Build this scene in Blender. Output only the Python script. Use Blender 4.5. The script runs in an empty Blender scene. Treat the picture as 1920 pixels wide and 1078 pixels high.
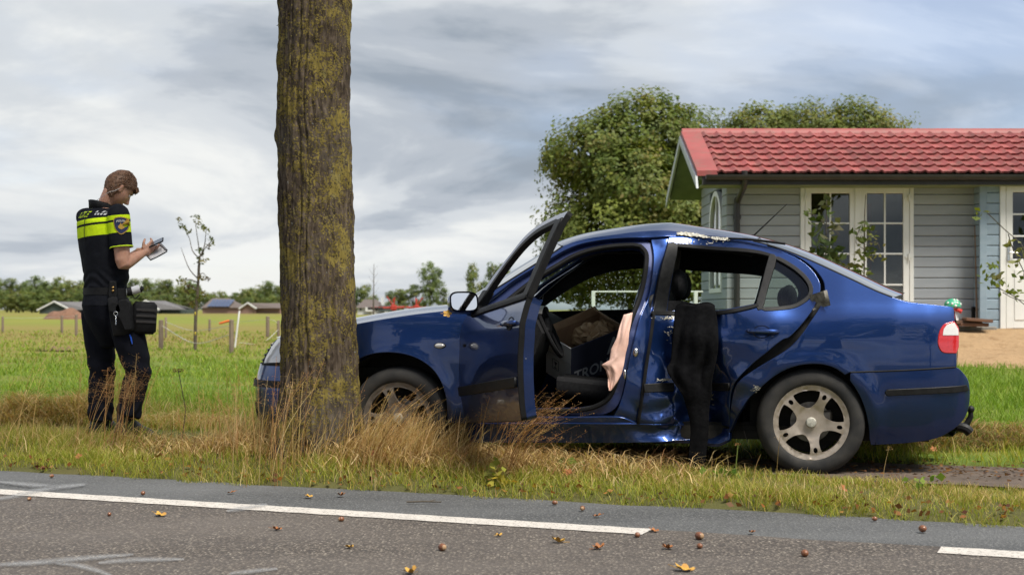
import bpy, bmesh, math, random
import numpy as np
from mathutils import Vector, Matrix, noise, bvhtree
from mathutils.geometry import delaunay_2d_cdt

random.seed(7)
RNG = np.random.default_rng(7)
scene = bpy.context.scene
COL = scene.collection

# ------------------------------------------------------------------ camera
F, HOR, CAMZ = 2667.0, 580.0, 1.0          # focal length in photo pixels, horizon row, eye height
cam_d = bpy.data.cameras.new("camera")
cam = bpy.data.objects.new("camera", cam_d)
COL.objects.link(cam)
cam.location = (0, 0, CAMZ)
cam.rotation_euler = (math.radians(90), 0, 0)
cam_d.sensor_width = 36.0
cam_d.lens = 36.0 * F / 1920.0
cam_d.shift_y = (HOR - 539.0) / 1920.0
cam_d.clip_start = 0.1
cam_d.clip_end = 6000
cam_d.dof.use_dof = True
cam_d.dof.focus_distance = 8.6
cam_d.dof.aperture_fstop = 4.0
scene.camera = cam

# ------------------------------------------------------------------ sky
SUN_EL, SUN_AZ = math.radians(58), math.radians(138)   # azimuth clockwise from +Y
world = bpy.data.worlds.new("World")
scene.world = world
world.use_nodes = True
_nt = world.node_tree
for _n in list(_nt.nodes):
    _nt.nodes.remove(_n)


def wnode(t, **kw):
    n = _nt.nodes.new(t)
    for k, v in kw.items():
        setattr(n, k, v)
    return n


def wl(a, b):
    _nt.links.new(a, b)


w_out = wnode("ShaderNodeOutputWorld")
w_sky = wnode("ShaderNodeTexSky", sky_type='NISHITA', sun_disc=False)
w_sky.sun_elevation = SUN_EL
w_sky.sun_rotation = SUN_AZ
w_bg1 = wnode("ShaderNodeBackground")
w_bg1.inputs[1].default_value = 0.05
w_tint = wnode("ShaderNodeMix", data_type='RGBA', blend_type='MULTIPLY')
w_tint.inputs[0].default_value = 1.0
w_tint.inputs[7].default_value = (0.96, 0.94, 1.06, 1)      # the thin veil under the clouds is bluer than a clear horizon
wl(w_sky.outputs[0], w_tint.inputs[6])
wl(w_tint.outputs[2], w_bg1.inputs[0])
w_tc = wnode("ShaderNodeTexCoord")
w_sep = wnode("ShaderNodeSeparateXYZ")
wl(w_tc.outputs['Generated'], w_sep.inputs[0])


def wmath(op, a, b=None, clamp=False):
    n = wnode("ShaderNodeMath", operation=op, use_clamp=clamp)
    for i, v in enumerate((a, b)):
        if v is None:
            continue
        if isinstance(v, (int, float)):
            n.inputs[i].default_value = v
        else:
            wl(v, n.inputs[i])
    return n.outputs[0]


SKY_A, SKY_B, SKY_C = (27.9, 2.1, 6.8), (32.6, 16.0, 16.8), (23.8, 19.1, 15.4)
# clouds lie in a layer overhead: direction / height gives their plan position
w_h = wmath('ADD', wmath('MAXIMUM', w_sep.outputs[2], 0.0), 0.20)
w_px = wmath('DIVIDE', w_sep.outputs[0], w_h)
w_py = wmath('DIVIDE', w_sep.outputs[1], w_h)
w_cmb = wnode("ShaderNodeCombineXYZ")
wl(w_px, w_cmb.inputs[0])
wl(w_py, w_cmb.inputs[1])


def wnoise(scale, detail, rough, dist, off):
    m = wnode("ShaderNodeMapping")
    m.inputs['Location'].default_value = off
    wl(w_cmb.outputs[0], m.inputs[0])
    n = wnode("ShaderNodeTexNoise")
    n.inputs['Scale'].default_value = scale
    n.inputs['Detail'].default_value = detail
    n.inputs['Roughness'].default_value = rough
    n.inputs['Distortion'].default_value = dist
    wl(m.outputs[0], n.inputs['Vector'])
    return n.outputs[0]


def wramp(fac, stops):
    r = wnode("ShaderNodeValToRGB")
    r.color_ramp.interpolation = 'EASE'
    while len(r.color_ramp.elements) < len(stops):
        r.color_ramp.elements.new(0.5)
    for e, (p, c) in zip(r.color_ramp.elements, stops):
        e.position = p
        e.color = (*c, 1)
    wl(fac, r.inputs[0])
    return r.outputs[0]


w_n1 = wnoise(1.05, 8, 0.55, 0.45, SKY_A)
w_n2 = wnoise(0.36, 3, 0.5, 0.3, SKY_B)
w_mix = wmath('ADD', wmath('MULTIPLY', w_n1, 0.68), wmath('MULTIPLY', w_n2, 0.32))
w_cloud = wramp(w_mix, [(0.395, (0.086, 0.100, 0.118)), (0.455, (0.128, 0.140, 0.156)), (0.505, (0.174, 0.184, 0.194)), (0.60, (0.235, 0.238, 0.234))])
w_bg2 = wnode("ShaderNodeBackground")
w_bg2.inputs[1].default_value = 1.0
wl(w_cloud, w_bg2.inputs[0])
# how much of the blue shows between the clouds
w_gap = wramp(wnoise(0.60, 6, 0.5, 0.4, SKY_C), [(0.40, (0.58, 0.58, 0.58)), (0.54, (1, 1, 1))])
w_mx = wnode("ShaderNodeMixShader")
wl(w_gap, w_mx.inputs[0])
wl(w_bg1.outputs[0], w_mx.inputs[1])
wl(w_bg2.outputs[0], w_mx.inputs[2])
wl(w_mx.outputs[0], w_out.inputs[0])

# ------------------------------------------------------------------ sun behind the cloud
sun_d = bpy.data.lights.new("sun", 'SUN')
sun_d.energy = 1.5
sun_d.angle = math.radians(22)
sun_d.color = (1.0, 0.95, 0.86)
sun = bpy.data.objects.new("sun", sun_d)
COL.objects.link(sun)
sun.rotation_euler = Vector((math.sin(SUN_AZ) * math.cos(SUN_EL), math.cos(SUN_AZ) * math.cos(SUN_EL), math.sin(SUN_EL))).to_track_quat('Z', 'Y').to_euler()

scene.view_settings.view_transform = 'Standard'
scene.view_settings.look = 'None'
scene.view_settings.exposure = 1.95
scene.view_settings.gamma = 1.0
scene.view_settings.use_curve_mapping = False
scene.render.engine = 'CYCLES'
scene.cycles.use_denoising = True
scene.cycles.max_bounces = 8
scene.cycles.transparent_max_bounces = 16
scene.cycles.caustics_reflective = False
scene.cycles.caustics_refractive = False


# ------------------------------------------------------------------ helpers
def P(px, py, d):
    """photo pixel at depth d -> world point"""
    return Vector(((px - 960.0) / F * d, d, CAMZ - (py - HOR) / F * d))


def tag(o, label=None, cat=None, group=None, kind=None):
    if label: o["label"] = label
    if cat: o["category"] = cat
    if group: o["group"] = group
    if kind: o["kind"] = kind
    return o


def thing(name, label, cat, loc=(0, 0, 0), rotz=0.0, group=None):
    o = bpy.data.objects.new(name, None)
    COL.objects.link(o)
    o.empty_display_size = 0.1
    o.location = loc
    o.rotation_euler = (0, 0, rotz)
    return tag(o, label, cat, group)


def copy_tree(o, parent=None):
    c = o.copy()
    COL.objects.link(c)
    c.parent = parent
    for ch in o.children:
        copy_tree(ch, c)
    return c


def link_mesh(name, me, mat=None, parent=None):
    o = bpy.data.objects.new(name, me)
    COL.objects.link(o)
    if mat is not None and not me.materials:
        for m in (mat if isinstance(mat, (list, tuple)) else [mat]):
            me.materials.append(m)
    if parent is not None:
        o.parent = parent
    return o


def crv(pts, n=5, closed=False):
    """Catmull-Rom through points"""
    p = [np.array(q, float) for q in pts]
    out = []
    m = len(p)
    for i in range(m if closed else m - 1):
        p1, p2 = p[i], p[(i + 1) % m]
        p0 = p[i - 1] if (closed or i > 0) else 2 * p1 - p2
        p3 = p[(i + 2) % m] if (closed or i + 2 < m) else 2 * p2 - p1
        for k in range(n):
            t = k / n
            out.append(0.5 * (2 * p1 + (p2 - p0) * t + (2 * p0 - 5 * p1 + 4 * p2 - p3) * t * t + (3 * p1 - p0 - 3 * p2 + p3) * t ** 3))
    if not closed:
        out.append(p[-1])
    return [tuple(q) for q in out]


class MB:
    """collects geometry, links it as one mesh"""

    def __init__(self):
        self.v, self.f, self.m = [], [], []

    def add(self, vs, fs, mi=0):
        b = len(self.v)
        self.v += [tuple(map(float, q)) for q in vs]
        self.f += [tuple(b + i for i in f) for f in fs]
        self.m += [mi] * len(fs)
        return self

    def box(self, a, b, mi=0, M=None, r=0.0):
        x0, y0, z0 = (min(a[i], b[i]) for i in range(3))
        x1, y1, z1 = (max(a[i], b[i]) for i in range(3))
        if r <= 0:
            vs = [(x0, y0, z0), (x1, y0, z0), (x1, y1, z0), (x0, y1, z0), (x0, y0, z1), (x1, y0, z1), (x1, y1, z1), (x0, y1, z1)]
            fs = [(0, 3, 2, 1), (4, 5, 6, 7), (0, 1, 5, 4), (1, 2, 6, 5), (2, 3, 7, 6), (3, 0, 4, 7)]
        else:
            r = min(r, (x1 - x0) * .49, (y1 - y0) * .49, (z1 - z0) * .49)
            vs, idx = [], {}
            for ax in range(3):
                for sx in (0, 1):
                    for sy in (0, 1):
                        for sz in (0, 1):
                            s = (sx, sy, sz)
                            c = [(x0, x1)[sx], (y0, y1)[sy], (z0, z1)[sz]]
                            for k in range(3):
                                if k != ax:
                                    c[k] += r if s[k] == 0 else -r
                            idx[(ax, s)] = len(vs)
                            vs.append(tuple(c))
            fs = []
            for ax in range(3):
                o1, o2 = [k for k in range(3) if k != ax]
                for sd in (0, 1):
                    q = []
                    for (i, j) in ((0, 0), (1, 0), (1, 1), (0, 1)):
                        s = [0, 0, 0]; s[ax] = sd; s[o1] = i; s[o2] = j
                        q.append(idx[(ax, tuple(s))])
                    if (sd == 0) ^ (ax == 1):
                        q = q[::-1]
                    fs.append(tuple(q))
                # edges parallel to ax: chamfer between faces o1 and o2
                for i in (0, 1):
                    for j in (0, 1):
                        s0 = [0, 0, 0]; s0[o1] = i; s0[o2] = j
                        s1 = list(s0); s1[ax] = 1
                        q = [idx[(o1, tuple(s0))], idx[(o1, tuple(s1))], idx[(o2, tuple(s1))], idx[(o2, tuple(s0))]]
                        fs.append(tuple(q))
            for sx in (0, 1):
                for sy in (0, 1):
                    for sz in (0, 1):
                        s = (sx, sy, sz)
                        fs.append((idx[(0, s)], idx[(1, s)], idx[(2, s)]))
        if M is not None:
            vs = [tuple(M @ Vector(q)) for q in vs]
        return self.add(vs, fs, mi)

    def tube(self, pts, rad, n=8, mi=0, cap=True, sq=1.0):
        pts = [Vector(p) for p in pts]
        if not hasattr(rad, '__len__'):
            rad = [rad] * len(pts)
        t0 = (pts[1] - pts[0]).normalized()
        a = t0.orthogonal().normalized()
        vs, fs = [], []
        for i, p in enumerate(pts):
            t = (pts[min(i + 1, len(pts) - 1)] - pts[max(i - 1, 0)]).normalized()
            a = (a - t * a.dot(t))
            a = a.normalized() if a.length > 1e-6 else t.orthogonal().normalized()
            b = t.cross(a)
            for k in range(n):
                an = 2 * math.pi * k / n
                vs.append(p + (a * math.cos(an) + b * math.sin(an) * sq) * rad[i])
        for i in range(len(pts) - 1):
            for k in range(n):
                k2 = (k + 1) % n
                fs.append((i * n + k, i * n + k2, (i + 1) * n + k2, (i + 1) * n + k))
        if cap:
            fs.append(tuple(range(n - 1, -1, -1)))
            fs.append(tuple(range((len(pts) - 1) * n, len(pts) * n)))
        return self.add(vs, fs, mi)

    def lathe(self, prof, n=24, M=None, mi=0, close=False):
        """profile of (radius, height) about local z"""
        vs, fs = [], []
        for (r, h) in prof:
            for k in range(n):
                a = 2 * math.pi * k / n
                vs.append((r * math.cos(a), r * math.sin(a), h))
        m = len(prof)
        for i in range(m if close else m - 1):
            j = (i + 1) % m
            for k in range(n):
                k2 = (k + 1) % n
                fs.append((i * n + k, i * n + k2, j * n + k2, j * n + k))
        if M is not None:
            vs = [tuple(M @ Vector(q)) for q in vs]
        return self.add(vs, fs, mi)

    def prism(self, poly, z0, z1, M=None, mi=0):
        n = len(poly)
        vs = [(p[0], p[1], z0) for p in poly] + [(p[0], p[1], z1) for p in poly]
        fs = [tuple(range(n - 1, -1, -1)), tuple(range(n, 2 * n))] + [(i, (i + 1) % n, n + (i + 1) % n, n + i) for i in range(n)]
        if M is not None:
            vs = [tuple(M @ Vector(q)) for q in vs]
        return self.add(vs, fs, mi)

    def grid(self, fn, nu, nv, mi=0, closeu=False):
        vs = [fn(i / (nu if closeu else nu - 1), j / (nv - 1)) for j in range(nv) for i in range(nu)]
        fs = []
        for j in range(nv - 1):
            for i in range(nu if closeu else nu - 1):
                i2 = (i + 1) % nu
                fs.append((j * nu + i, j * nu + i2, (j + 1) * nu + i2, (j + 1) * nu + i))
        return self.add(vs, fs, mi)

    def ball(self, c, r, n=12, m=8, mi=0, M=None):
        r = r if hasattr(r, '__len__') else (r, r, r)
        vs, fs = [], []
        for j in range(m + 1):
            th = math.pi * j / m
            for i in range(n):
                a = 2 * math.pi * i / n
                v = Vector((r[0] * math.sin(th) * math.cos(a), r[1] * math.sin(th) * math.sin(a), r[2] * math.cos(th)))
                if M is not None: v = M @ v
                vs.append(v + Vector(c))
        for j in range(m):
            for i in range(n):
                i2 = (i + 1) % n
                fs.append((j * n + i, (j + 1) * n + i, (j + 1) * n + i2, j * n + i2))
        return self.add(vs, fs, mi)

    def build(self, name, mat, parent=None, smooth=35, fixn=True):
        me = bpy.data.meshes.new(name)
        me.from_pydata(self.v, [], self.f)
        if fixn:
            bm = bmesh.new(); bm.from_mesh(me)
            bmesh.ops.remove_doubles(bm, verts=bm.verts, dist=1e-6) if False else None
            bmesh.ops.recalc_face_normals(bm, faces=bm.faces)
            bm.to_mesh(me); bm.free()
        mats = mat if isinstance(mat, (list, tuple)) else [mat]
        for m in mats:
            me.materials.append(m)
        if len(mats) > 1:
            me.polygons.foreach_set('material_index', self.m)
        if smooth:
            me.polygons.foreach_set('use_smooth', [True] * len(me.polygons))
            me.set_sharp_from_angle(angle=math.radians(smooth))
        return link_mesh(name, me, None, parent)


def np_mesh(name, verts, faces, mat, parent=None, colors=None, smooth=False, nper=None):
    """fast mesh from numpy arrays; faces (n,k); colors per vertex (n,3)"""
    me = bpy.data.meshes.new(name)
    verts = np.ascontiguousarray(verts, dtype=np.float32)
    faces = np.ascontiguousarray(faces, dtype=np.int32)
    k = faces.shape[1]
    me.vertices.add(len(verts))
    me.vertices.foreach_set('co', verts.ravel())
    me.loops.add(faces.size)
    me.loops.foreach_set('vertex_index', faces.ravel())
    me.polygons.add(len(faces))
    me.polygons.foreach_set('loop_start', np.arange(0, faces.size, k, dtype=np.int32))
    me.update(calc_edges=True)
    if smooth:
        me.polygons.foreach_set('use_smooth', np.ones(len(faces), bool))
    if colors is not None:
        ca = me.color_attributes.new('col', 'FLOAT_COLOR', 'POINT')
        c4 = np.ones((len(verts), 4), np.float32)
        c4[:, :3] = colors
        ca.data.foreach_set('color', c4.ravel())
    me.validate()
    return link_mesh(name, me, mat, parent)


# ------------------------------------------------------------------ materials
class NT:
    def __init__(self, name):
        self.mat = bpy.data.materials.new(name)
        self.mat.use_nodes = True
        self.nt = self.mat.node_tree
        self.b = self.nt.nodes['Principled BSDF']
        self.out = self.nt.nodes['Material Output']

    def n(self, t, **kw):
        nd = self.nt.nodes.new(t)
        for k, v in kw.items():
            setattr(nd, k, v)
        return nd

    def l(self, a, b):
        self.nt.links.new(a, b)

    def put(self, sock, v):
        if isinstance(v, (int, float)):
            sock.default_value = v
        elif isinstance(v, (tuple, list)):
            sock.default_value = (*v, 1) if len(v) == 3 and sock.type == 'RGBA' else v
        else:
            self.l(v, sock)

    def coord(self, kind='Object', scale=(1, 1, 1), loc=(0, 0, 0), rot=(0, 0, 0)):
        tc = self.n("ShaderNodeTexCoord")
        mp = self.n("ShaderNodeMapping")
        mp.inputs['Scale'].default_value = scale
        mp.inputs['Location'].default_value = loc
        mp.inputs['Rotation'].default_value = rot
        self.l(tc.outputs[kind], mp.inputs[0])
        return mp.outputs[0]

    def geo(self, scale=(1, 1, 1), loc=(0, 0, 0), rot=(0, 0, 0)):
        g = self.n("ShaderNodeNewGeometry")
        mp = self.n("ShaderNodeMapping")
        mp.inputs['Scale'].default_value = scale
        mp.inputs['Location'].default_value = loc
        mp.inputs['Rotation'].default_value = rot
        self.l(g.outputs['Position'], mp.inputs[0])
        return mp.outputs[0]

    def noise(self, vec, scale, detail=4, rough=.55, dist=0.0):
        t = self.n("ShaderNodeTexNoise")
        t.inputs['Scale'].default_value = scale
        t.inputs['Detail'].default_value = detail
        t.inputs['Roughness'].default_value = rough
        t.inputs['Distortion'].default_value = dist
        self.l(vec, t.inputs['Vector'])
        return t.outputs[0]

    def voro(self, vec, scale, feature='F1', out='Distance', rnd=1.0):
        t = self.n("ShaderNodeTexVoronoi", feature=feature)
        t.inputs['Scale'].default_value = scale
        t.inputs['Randomness'].default_value = rnd
        self.l(vec, t.inputs['Vector'])
        return t.outputs[out]

    def ramp(self, fac, stops, interp='LINEAR'):
        r = self.n("ShaderNodeValToRGB")
        r.color_ramp.interpolation = interp
        while len(r.color_ramp.elements) < len(stops):
            r.color_ramp.elements.new(.5)
        for e, (p, c) in zip(r.color_ramp.elements, stops):
            e.position = p
            c = (c, c, c) if isinstance(c, (int, float)) else c
            e.color = (*c, 1)
        self.l(fac, r.inputs[0])
        return r.outputs[0]

    def mix(self, fac, a, b, blend='MIX'):
        m = self.n("ShaderNodeMix", data_type='RGBA', blend_type=blend)
        self.put(m.inputs[0], fac)
        self.put(m.inputs[6], a)
        self.put(m.inputs[7], b)
        return m.outputs[2]

    def math(self, op, a, b=None, clamp=False):
        m = self.n("ShaderNodeMath", operation=op, use_clamp=clamp)
        self.put(m.inputs[0], a)
        if b is not None: self.put(m.inputs[1], b)
        return m.outputs[0]

    def bump(self, h, strength=.3, dist=.01):
        b = self.n("ShaderNodeBump")
        b.inputs['Strength'].default_value = strength
        b.inputs['Distance'].default_value = dist
        self.l(h, b.inputs['Height'])
        self.l(b.outputs[0], self.b.inputs['Normal'])
        return b.outputs[0]

    def set(self, **kw):
        names = dict(base='Base Color', rough='Roughness', metal='Metallic', coat='Coat Weight', coatr='Coat Roughness', spec='Specular IOR Level',
                     alpha='Alpha', trans='Transmission Weight', emit='Emission Color', emits='Emission Strength', sss='Subsurface Weight', sheen='Sheen Weight')
        for k, v in kw.items():
            self.put(self.b.inputs[names[k]], v)
        return self


def pmat(name, c1, c2=None, scale=8, rough=.6, metal=0, coat=0, coatr=.05, spec=.5, bump=0, bscale=None, detail=5, space='Object', lo=.35, hi=.65, stretch=(1, 1, 1), rvar=0.0, bdist=.01):
    t = NT(name)
    vec = t.coord(space, stretch)
    if c2 is None:
        c2 = tuple(min(1, c * .8) for c in c1)
    nz = t.noise(vec, scale, detail)
    t.set(base=t.ramp(nz, [(lo, c1), (hi, c2)]), metal=metal, coat=coat, coatr=coatr, spec=spec)
    if rvar:
        t.set(rough=t.ramp(t.noise(vec, scale * 2.3, 4), [(.3, max(0, rough - rvar)), (.7, min(1, rough + rvar))]))
    else:
        t.set(rough=rough)
    if bump:
        t.bump(t.noise(vec, bscale or scale * 3, 6, .6), bump, bdist)
    return t.mat


def smoothstep(a, b, x):
    t = np.clip((np.asarray(x, float) - a) / (b - a), 0, 1)
    return t * t * (3 - 2 * t)


def fbm(x, y, seed=0, octs=4):
    """cheap smooth numpy noise, about -1..1"""
    x = np.asarray(x, float); y = np.asarray(y, float)
    out = np.zeros(np.broadcast(x, y).shape)
    amp, fr = 1.0, 1.0
    r = np.random.default_rng(seed)
    for o in range(octs):
        for k in range(3):
            a = r.uniform(0, 2 * math.pi); ph = r.uniform(0, 6.28); f = fr * r.uniform(.7, 1.4)
            a2 = r.uniform(0, 2 * math.pi)
            out += amp / 3 * np.sin((x * math.cos(a) + y * math.sin(a)) * f + ph + 1.3 * np.sin((x * math.cos(a2) + y * math.sin(a2)) * f * .7 + ph * 2))
        amp *= .5; fr *= 2.1
    return out


def pip(pts, poly):
    """even-odd point in polygon, vectorised"""
    pts = np.asarray(pts, float); poly = np.asarray(poly, float)
    x, y = pts[:, 0], pts[:, 1]
    ins = np.zeros(len(pts), bool)
    n = len(poly)
    for i in range(n):
        x1, y1 = poly[i]; x2, y2 = poly[(i + 1) % n]
        if y1 == y2: continue
        c = ((y1 > y) != (y2 > y)) & (x < (x2 - x1) * (y - y1) / (y2 - y1) + x1)
        ins ^= c
    return ins


def tri_poly(poly, holes=(), step=.04, refine=None):
    """triangulate polygon with holes, with inner points every step; returns pts (n,2), tris, boundary loops (lists of idx)"""
    loops = []
    pts = []
    for lp in [poly] + list(holes):
        lp = [np.array(q, float)[:2] for q in lp]
        cl = []
        for i, a in enumerate(lp):
            b = lp[(i + 1) % len(lp)]
            L = np.linalg.norm(b - a)
            if L < 1e-5: continue
            k = max(1, int(math.ceil(L / step)))
            for j in range(k):
                cl.append(len(pts)); pts.append(a + (b - a) * j / k)
        loops.append(cl)
    bp = np.array(pts)
    x0, y0 = bp.min(0); x1, y1 = bp.max(0)
    gx, gy = np.meshgrid(np.arange(x0 + step * .5, x1, step), np.arange(y0 + step * .5, y1, step))
    gx = gx + (np.arange(gx.shape[0])[:, None] % 2) * step * .5
    g = np.stack([gx.ravel(), gy.ravel()], 1)
    ins = pip(g, bp[loops[0]])
    for h in loops[1:]:
        ins &= ~pip(g, bp[h])
    g = g[ins]
    if len(g):
        d2 = ((g[:, None, :] - bp[None, :, :]) ** 2).sum(2).min(1)
        g = g[d2 > (step * .45) ** 2]
    allp = np.vstack([bp, g]) if len(g) else bp
    edges = []
    for lp in loops:
        edges += [(lp[i], lp[(i + 1) % len(lp)]) for i in range(len(lp))]
    vo, eo, fo, ov, oe, of = delaunay_2d_cdt([Vector(q) for q in allp], edges, [], 0, 1e-6)
    vo = np.array([tuple(v) for v in vo])
    tris = np.array([f for f in fo if len(f) == 3])
    cen = vo[tris].mean(1)
    ins = pip(cen, bp[loops[0]])
    for h in loops[1:]:
        ins &= ~pip(cen, bp[h])
    tris = tris[ins]
    a, b, c = vo[tris[:, 0]], vo[tris[:, 1]], vo[tris[:, 2]]
    ar = (b[:, 0] - a[:, 0]) * (c[:, 1] - a[:, 1]) - (b[:, 1] - a[:, 1]) * (c[:, 0] - a[:, 0])
    tris = tris[np.abs(ar) > 1e-9]; ar = ar[np.abs(ar) > 1e-9]
    tris[ar < 0] = tris[ar < 0][:, ::-1]
    # map loop indices
    inv = {}
    for i, lst in enumerate(ov):
        for q in lst: inv[q] = i
    loops = [[inv[i] for i in lp] for lp in loops]
    return vo, tris, loops
# ------------------------------------------------------------------ the ground (road runs along s, n counts metres away from the camera side)
RU = np.array((math.cos(math.radians(22.3)), -math.sin(math.radians(22.3))))
RN = np.array((-RU[1], RU[0]))


def sn(x, y):
    return x * RU[0] + y * RU[1], x * RN[0] + y * RN[1]


def xy(s, n):
    return s * RU[0] + n * RN[0], s * RU[1] + n * RN[1]


TREE_XY = (-1.20, 8.72)
TREE_SN = sn(*TREE_XY)


def H(x, y, rough=True):
    x = np.asarray(x, float); y = np.asarray(y, float)
    s, n = sn(x, y)
    z = -.03 + .06 * smoothstep(6.93, 7.15, n) + .06 * (1 - smoothstep(-1.2, -.6, n))
    ver = smoothstep(7.0, 7.3, n)
    z = z + ver * .10 * np.exp(-((s - TREE_SN[0]) / 1.0) ** 2 - ((n - TREE_SN[1]) / .5) ** 2)
    z = z + ver * .055 * (1 - smoothstep(-6.3, -5.2, s)) * smoothstep(7.4, 8.0, n)
    z = z + .05 * smoothstep(9.4, 11.2, n) * (.3 + .7 * smoothstep(-6.3, -5.0, s))
    w = smoothstep(.6, 2.4, x) * smoothstep(9.6, 10.6, y)
    zb = np.interp(y, [9, 10.5, 14, 17.5, 18.6, 19.7, 25, 60, 120], [.03, .09, .18, .31, .47, .68, .70, .6, .1])
    z = z * (1 - w) + np.maximum(zb, z) * w
    if rough:
        nz = fbm(x * 2.2, y * 2.2, 3, 3) * .014 * smoothstep(7.05, 7.5, n)
        path = smoothstep(8.2, 8.4, n) * (1 - smoothstep(9.1, 9.3, n)) * smoothstep(-4.2, -3.2, s)
        z = z + nz * (1 - .85 * path) * (1 - smoothstep(40, 80, y))
    return z


def ground_mat():
    t = NT("meadow_soil")
    g = t.geo()
    sep = t.n("ShaderNodeSeparateXYZ"); t.l(g, sep.inputs[0])
    n1 = t.noise(g, 1.3, 6, .6); n2 = t.noise(t.geo((.12, .45, 1)), 1.0, 5, .6); n3 = t.noise(g, 24, 4, .7)
    near = t.ramp(n1, [(.3, (.090, .150, .020)), (.5, (.130, .190, .028)), (.65, (.180, .185, .040)), (.78, (.165, .125, .045))])
    far = t.ramp(n2, [(.3, (.135, .205, .026)), (.48, (.205, .235, .036)), (.6, (.265, .245, .055)), (.72, (.190, .210, .038))])
    # strips of different grass lie across the meadow
    yy = t.math('DIVIDE', sep.outputs[1], 400.0)
    strip = t.ramp(yy, [(0.0, 0.0), (.06, 0.0), (.085, 1.0)])
    base = t.mix(strip, near, far)
    band = t.ramp(t.math('ADD', yy, t.math('MULTIPLY', n2, .03)), [(.07, 0.0), (.10, .75), (.19, .70), (.26, .0), (.45, .15), (.60, .6), (.9, .4)])
    base = t.mix(band, base, (.245, .180, .060))
    base = t.mix(t.math('MULTIPLY', n3, .40), base, (.06, .07, .02))
    nn = t.math('ADD', t.math('MULTIPLY', sep.outputs[0], float(RN[0])), t.math('MULTIPLY', sep.outputs[1], float(RN[1])))
    soil = t.ramp(t.math('ADD', t.math('DIVIDE', nn, 20.0), t.math('MULTIPLY', n1, .03)), [(.44, 1.0), (.49, 0.0)])
    base = t.mix(t.math('MULTIPLY', soil, .8), base, (.085, .070, .032))
    t.set(base=base, rough=.95, spec=.15)
    t.bump(n3, .6, .03)
    return t.mat


M_GROUND = ground_mat()
_rows = np.concatenate([-np.geomspace(80, 2, 14), np.arange(0, 5.5, .8), np.arange(5.6, 12, .07), np.geomspace(12, 30, 70), np.geomspace(30.6, 2500, 70)])
_t = np.linspace(-1, 1, 241)
_t = np.sign(_t) * np.abs(_t) ** 1.35
_ext = np.where(_rows < 12, 12 + np.maximum(0, 6 - _rows) * 1.2, np.maximum(12, _rows * 1.1))
GX = _ext[:, None] * _t[None, :]
GY = np.repeat(_rows[:, None], len(_t), 1)
GZ = H(GX, GY)
_i = np.arange(GX.size).reshape(GX.shape)
_f = np.stack([_i[:-1, :-1].ravel(), _i[:-1, 1:].ravel(), _i[1:, 1:].ravel(), _i[1:, :-1].ravel()], 1)
ground = np_mesh("ground", np.stack([GX.ravel(), GY.ravel(), GZ.ravel()], 1), _f, M_GROUND, smooth=True)
tag(ground, kind="structure")


def asphalt(name, stones, dark, wear):
    t = NT(name)
    g = t.geo()
    v = t.n("ShaderNodeTexVoronoi"); v.inputs['Scale'].default_value = 72; t.l(g, v.inputs['Vector'])
    v2 = t.n("ShaderNodeTexVoronoi"); v2.inputs['Scale'].default_value = 150; t.l(g, v2.inputs['Vector'])
    hue = t.n("ShaderNodeSeparateColor"); t.l(v.outputs['Color'], hue.inputs[0])
    st = t.ramp(hue.outputs[0], [(0, stones[0]), (.45, stones[1]), (.75, stones[2]), (.93, stones[3])])
    hue2 = t.n("ShaderNodeSeparateColor"); t.l(v2.outputs['Color'], hue2.inputs[0])
    st2 = t.ramp(hue2.outputs[1], [(0, stones[1]), (.6, stones[0]), (.95, stones[2])])
    st = t.mix(.4, st, st2)
    binder = t.ramp(v.outputs['Distance'], [(.25, 0.0), (.55, 1.0)])
    base = t.mix(binder, st, dark)
    big = t.noise(t.geo((.5, 1.3, 1), rot=(0, 0, math.radians(22.3))), 1.1, 6, .6)
    base = t.mix(t.ramp(big, [(.35, 0.0), (.72, .55)]), base, wear)
    t.set(base=base, rough=t.ramp(t.noise(g, 3, 5, .6), [(.3, .62), (.7, .88)]), spec=.35)
    t.bump(t.math('SUBTRACT', t.noise(g, 160, 3, .6), v.outputs['Distance']), .75, .006)
    return t.mat


M_ROAD = asphalt("worn_road_asphalt", [(.098, .082, .070), (.165, .138, .115), (.25, .212, .17), (.50, .44, .36)], (.060, .051, .045), (.150, .130, .114))
M_SHOULDER = asphalt("grey_shoulder_asphalt", [(.085, .087, .087), (.125, .126, .126), (.175, .176, .174), (.26, .26, .25)], (.065, .066, .067), (.165, .167, .166))
EDGE_N = 6.97


def strip_sheet(name, s0, s1, n0f, n1f, zf, mat, ns, nn, parent=None):
    ss = np.linspace(s0, s1, ns)
    V = []
    for s in ss:
        a, b = n0f(s), n1f(s)
        for k in range(nn):
            n = a + (b - a) * k / (nn - 1)
            x, y = xy(s, n)
            V.append((x, y, zf(s, n)))
    i = np.arange(ns * nn).reshape(ns, nn)
    f = np.stack([i[:-1, :-1].ravel(), i[1:, :-1].ravel(), i[1:, 1:].ravel(), i[:-1, 1:].ravel()], 1)
    return np_mesh(name, np.array(V), f, mat, parent)


road = tag(strip_sheet("road", -260, 160, lambda s: -.7, lambda s: 6.235 + .012 * math.sin(s * 7.1) + .008 * math.sin(s * 19.7 + 1), lambda s, n: 0.0, M_ROAD, 1500, 2), kind="structure")
shoulder = tag(strip_sheet("road_shoulder", -260, 160, lambda s: 6.10, lambda s: EDGE_N + .05 + .03 * math.sin(s * 3.3) + .02 * math.sin(s * 8.9), lambda s, n: -.005, M_SHOULDER, 1500, 2), kind="structure")


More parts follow.
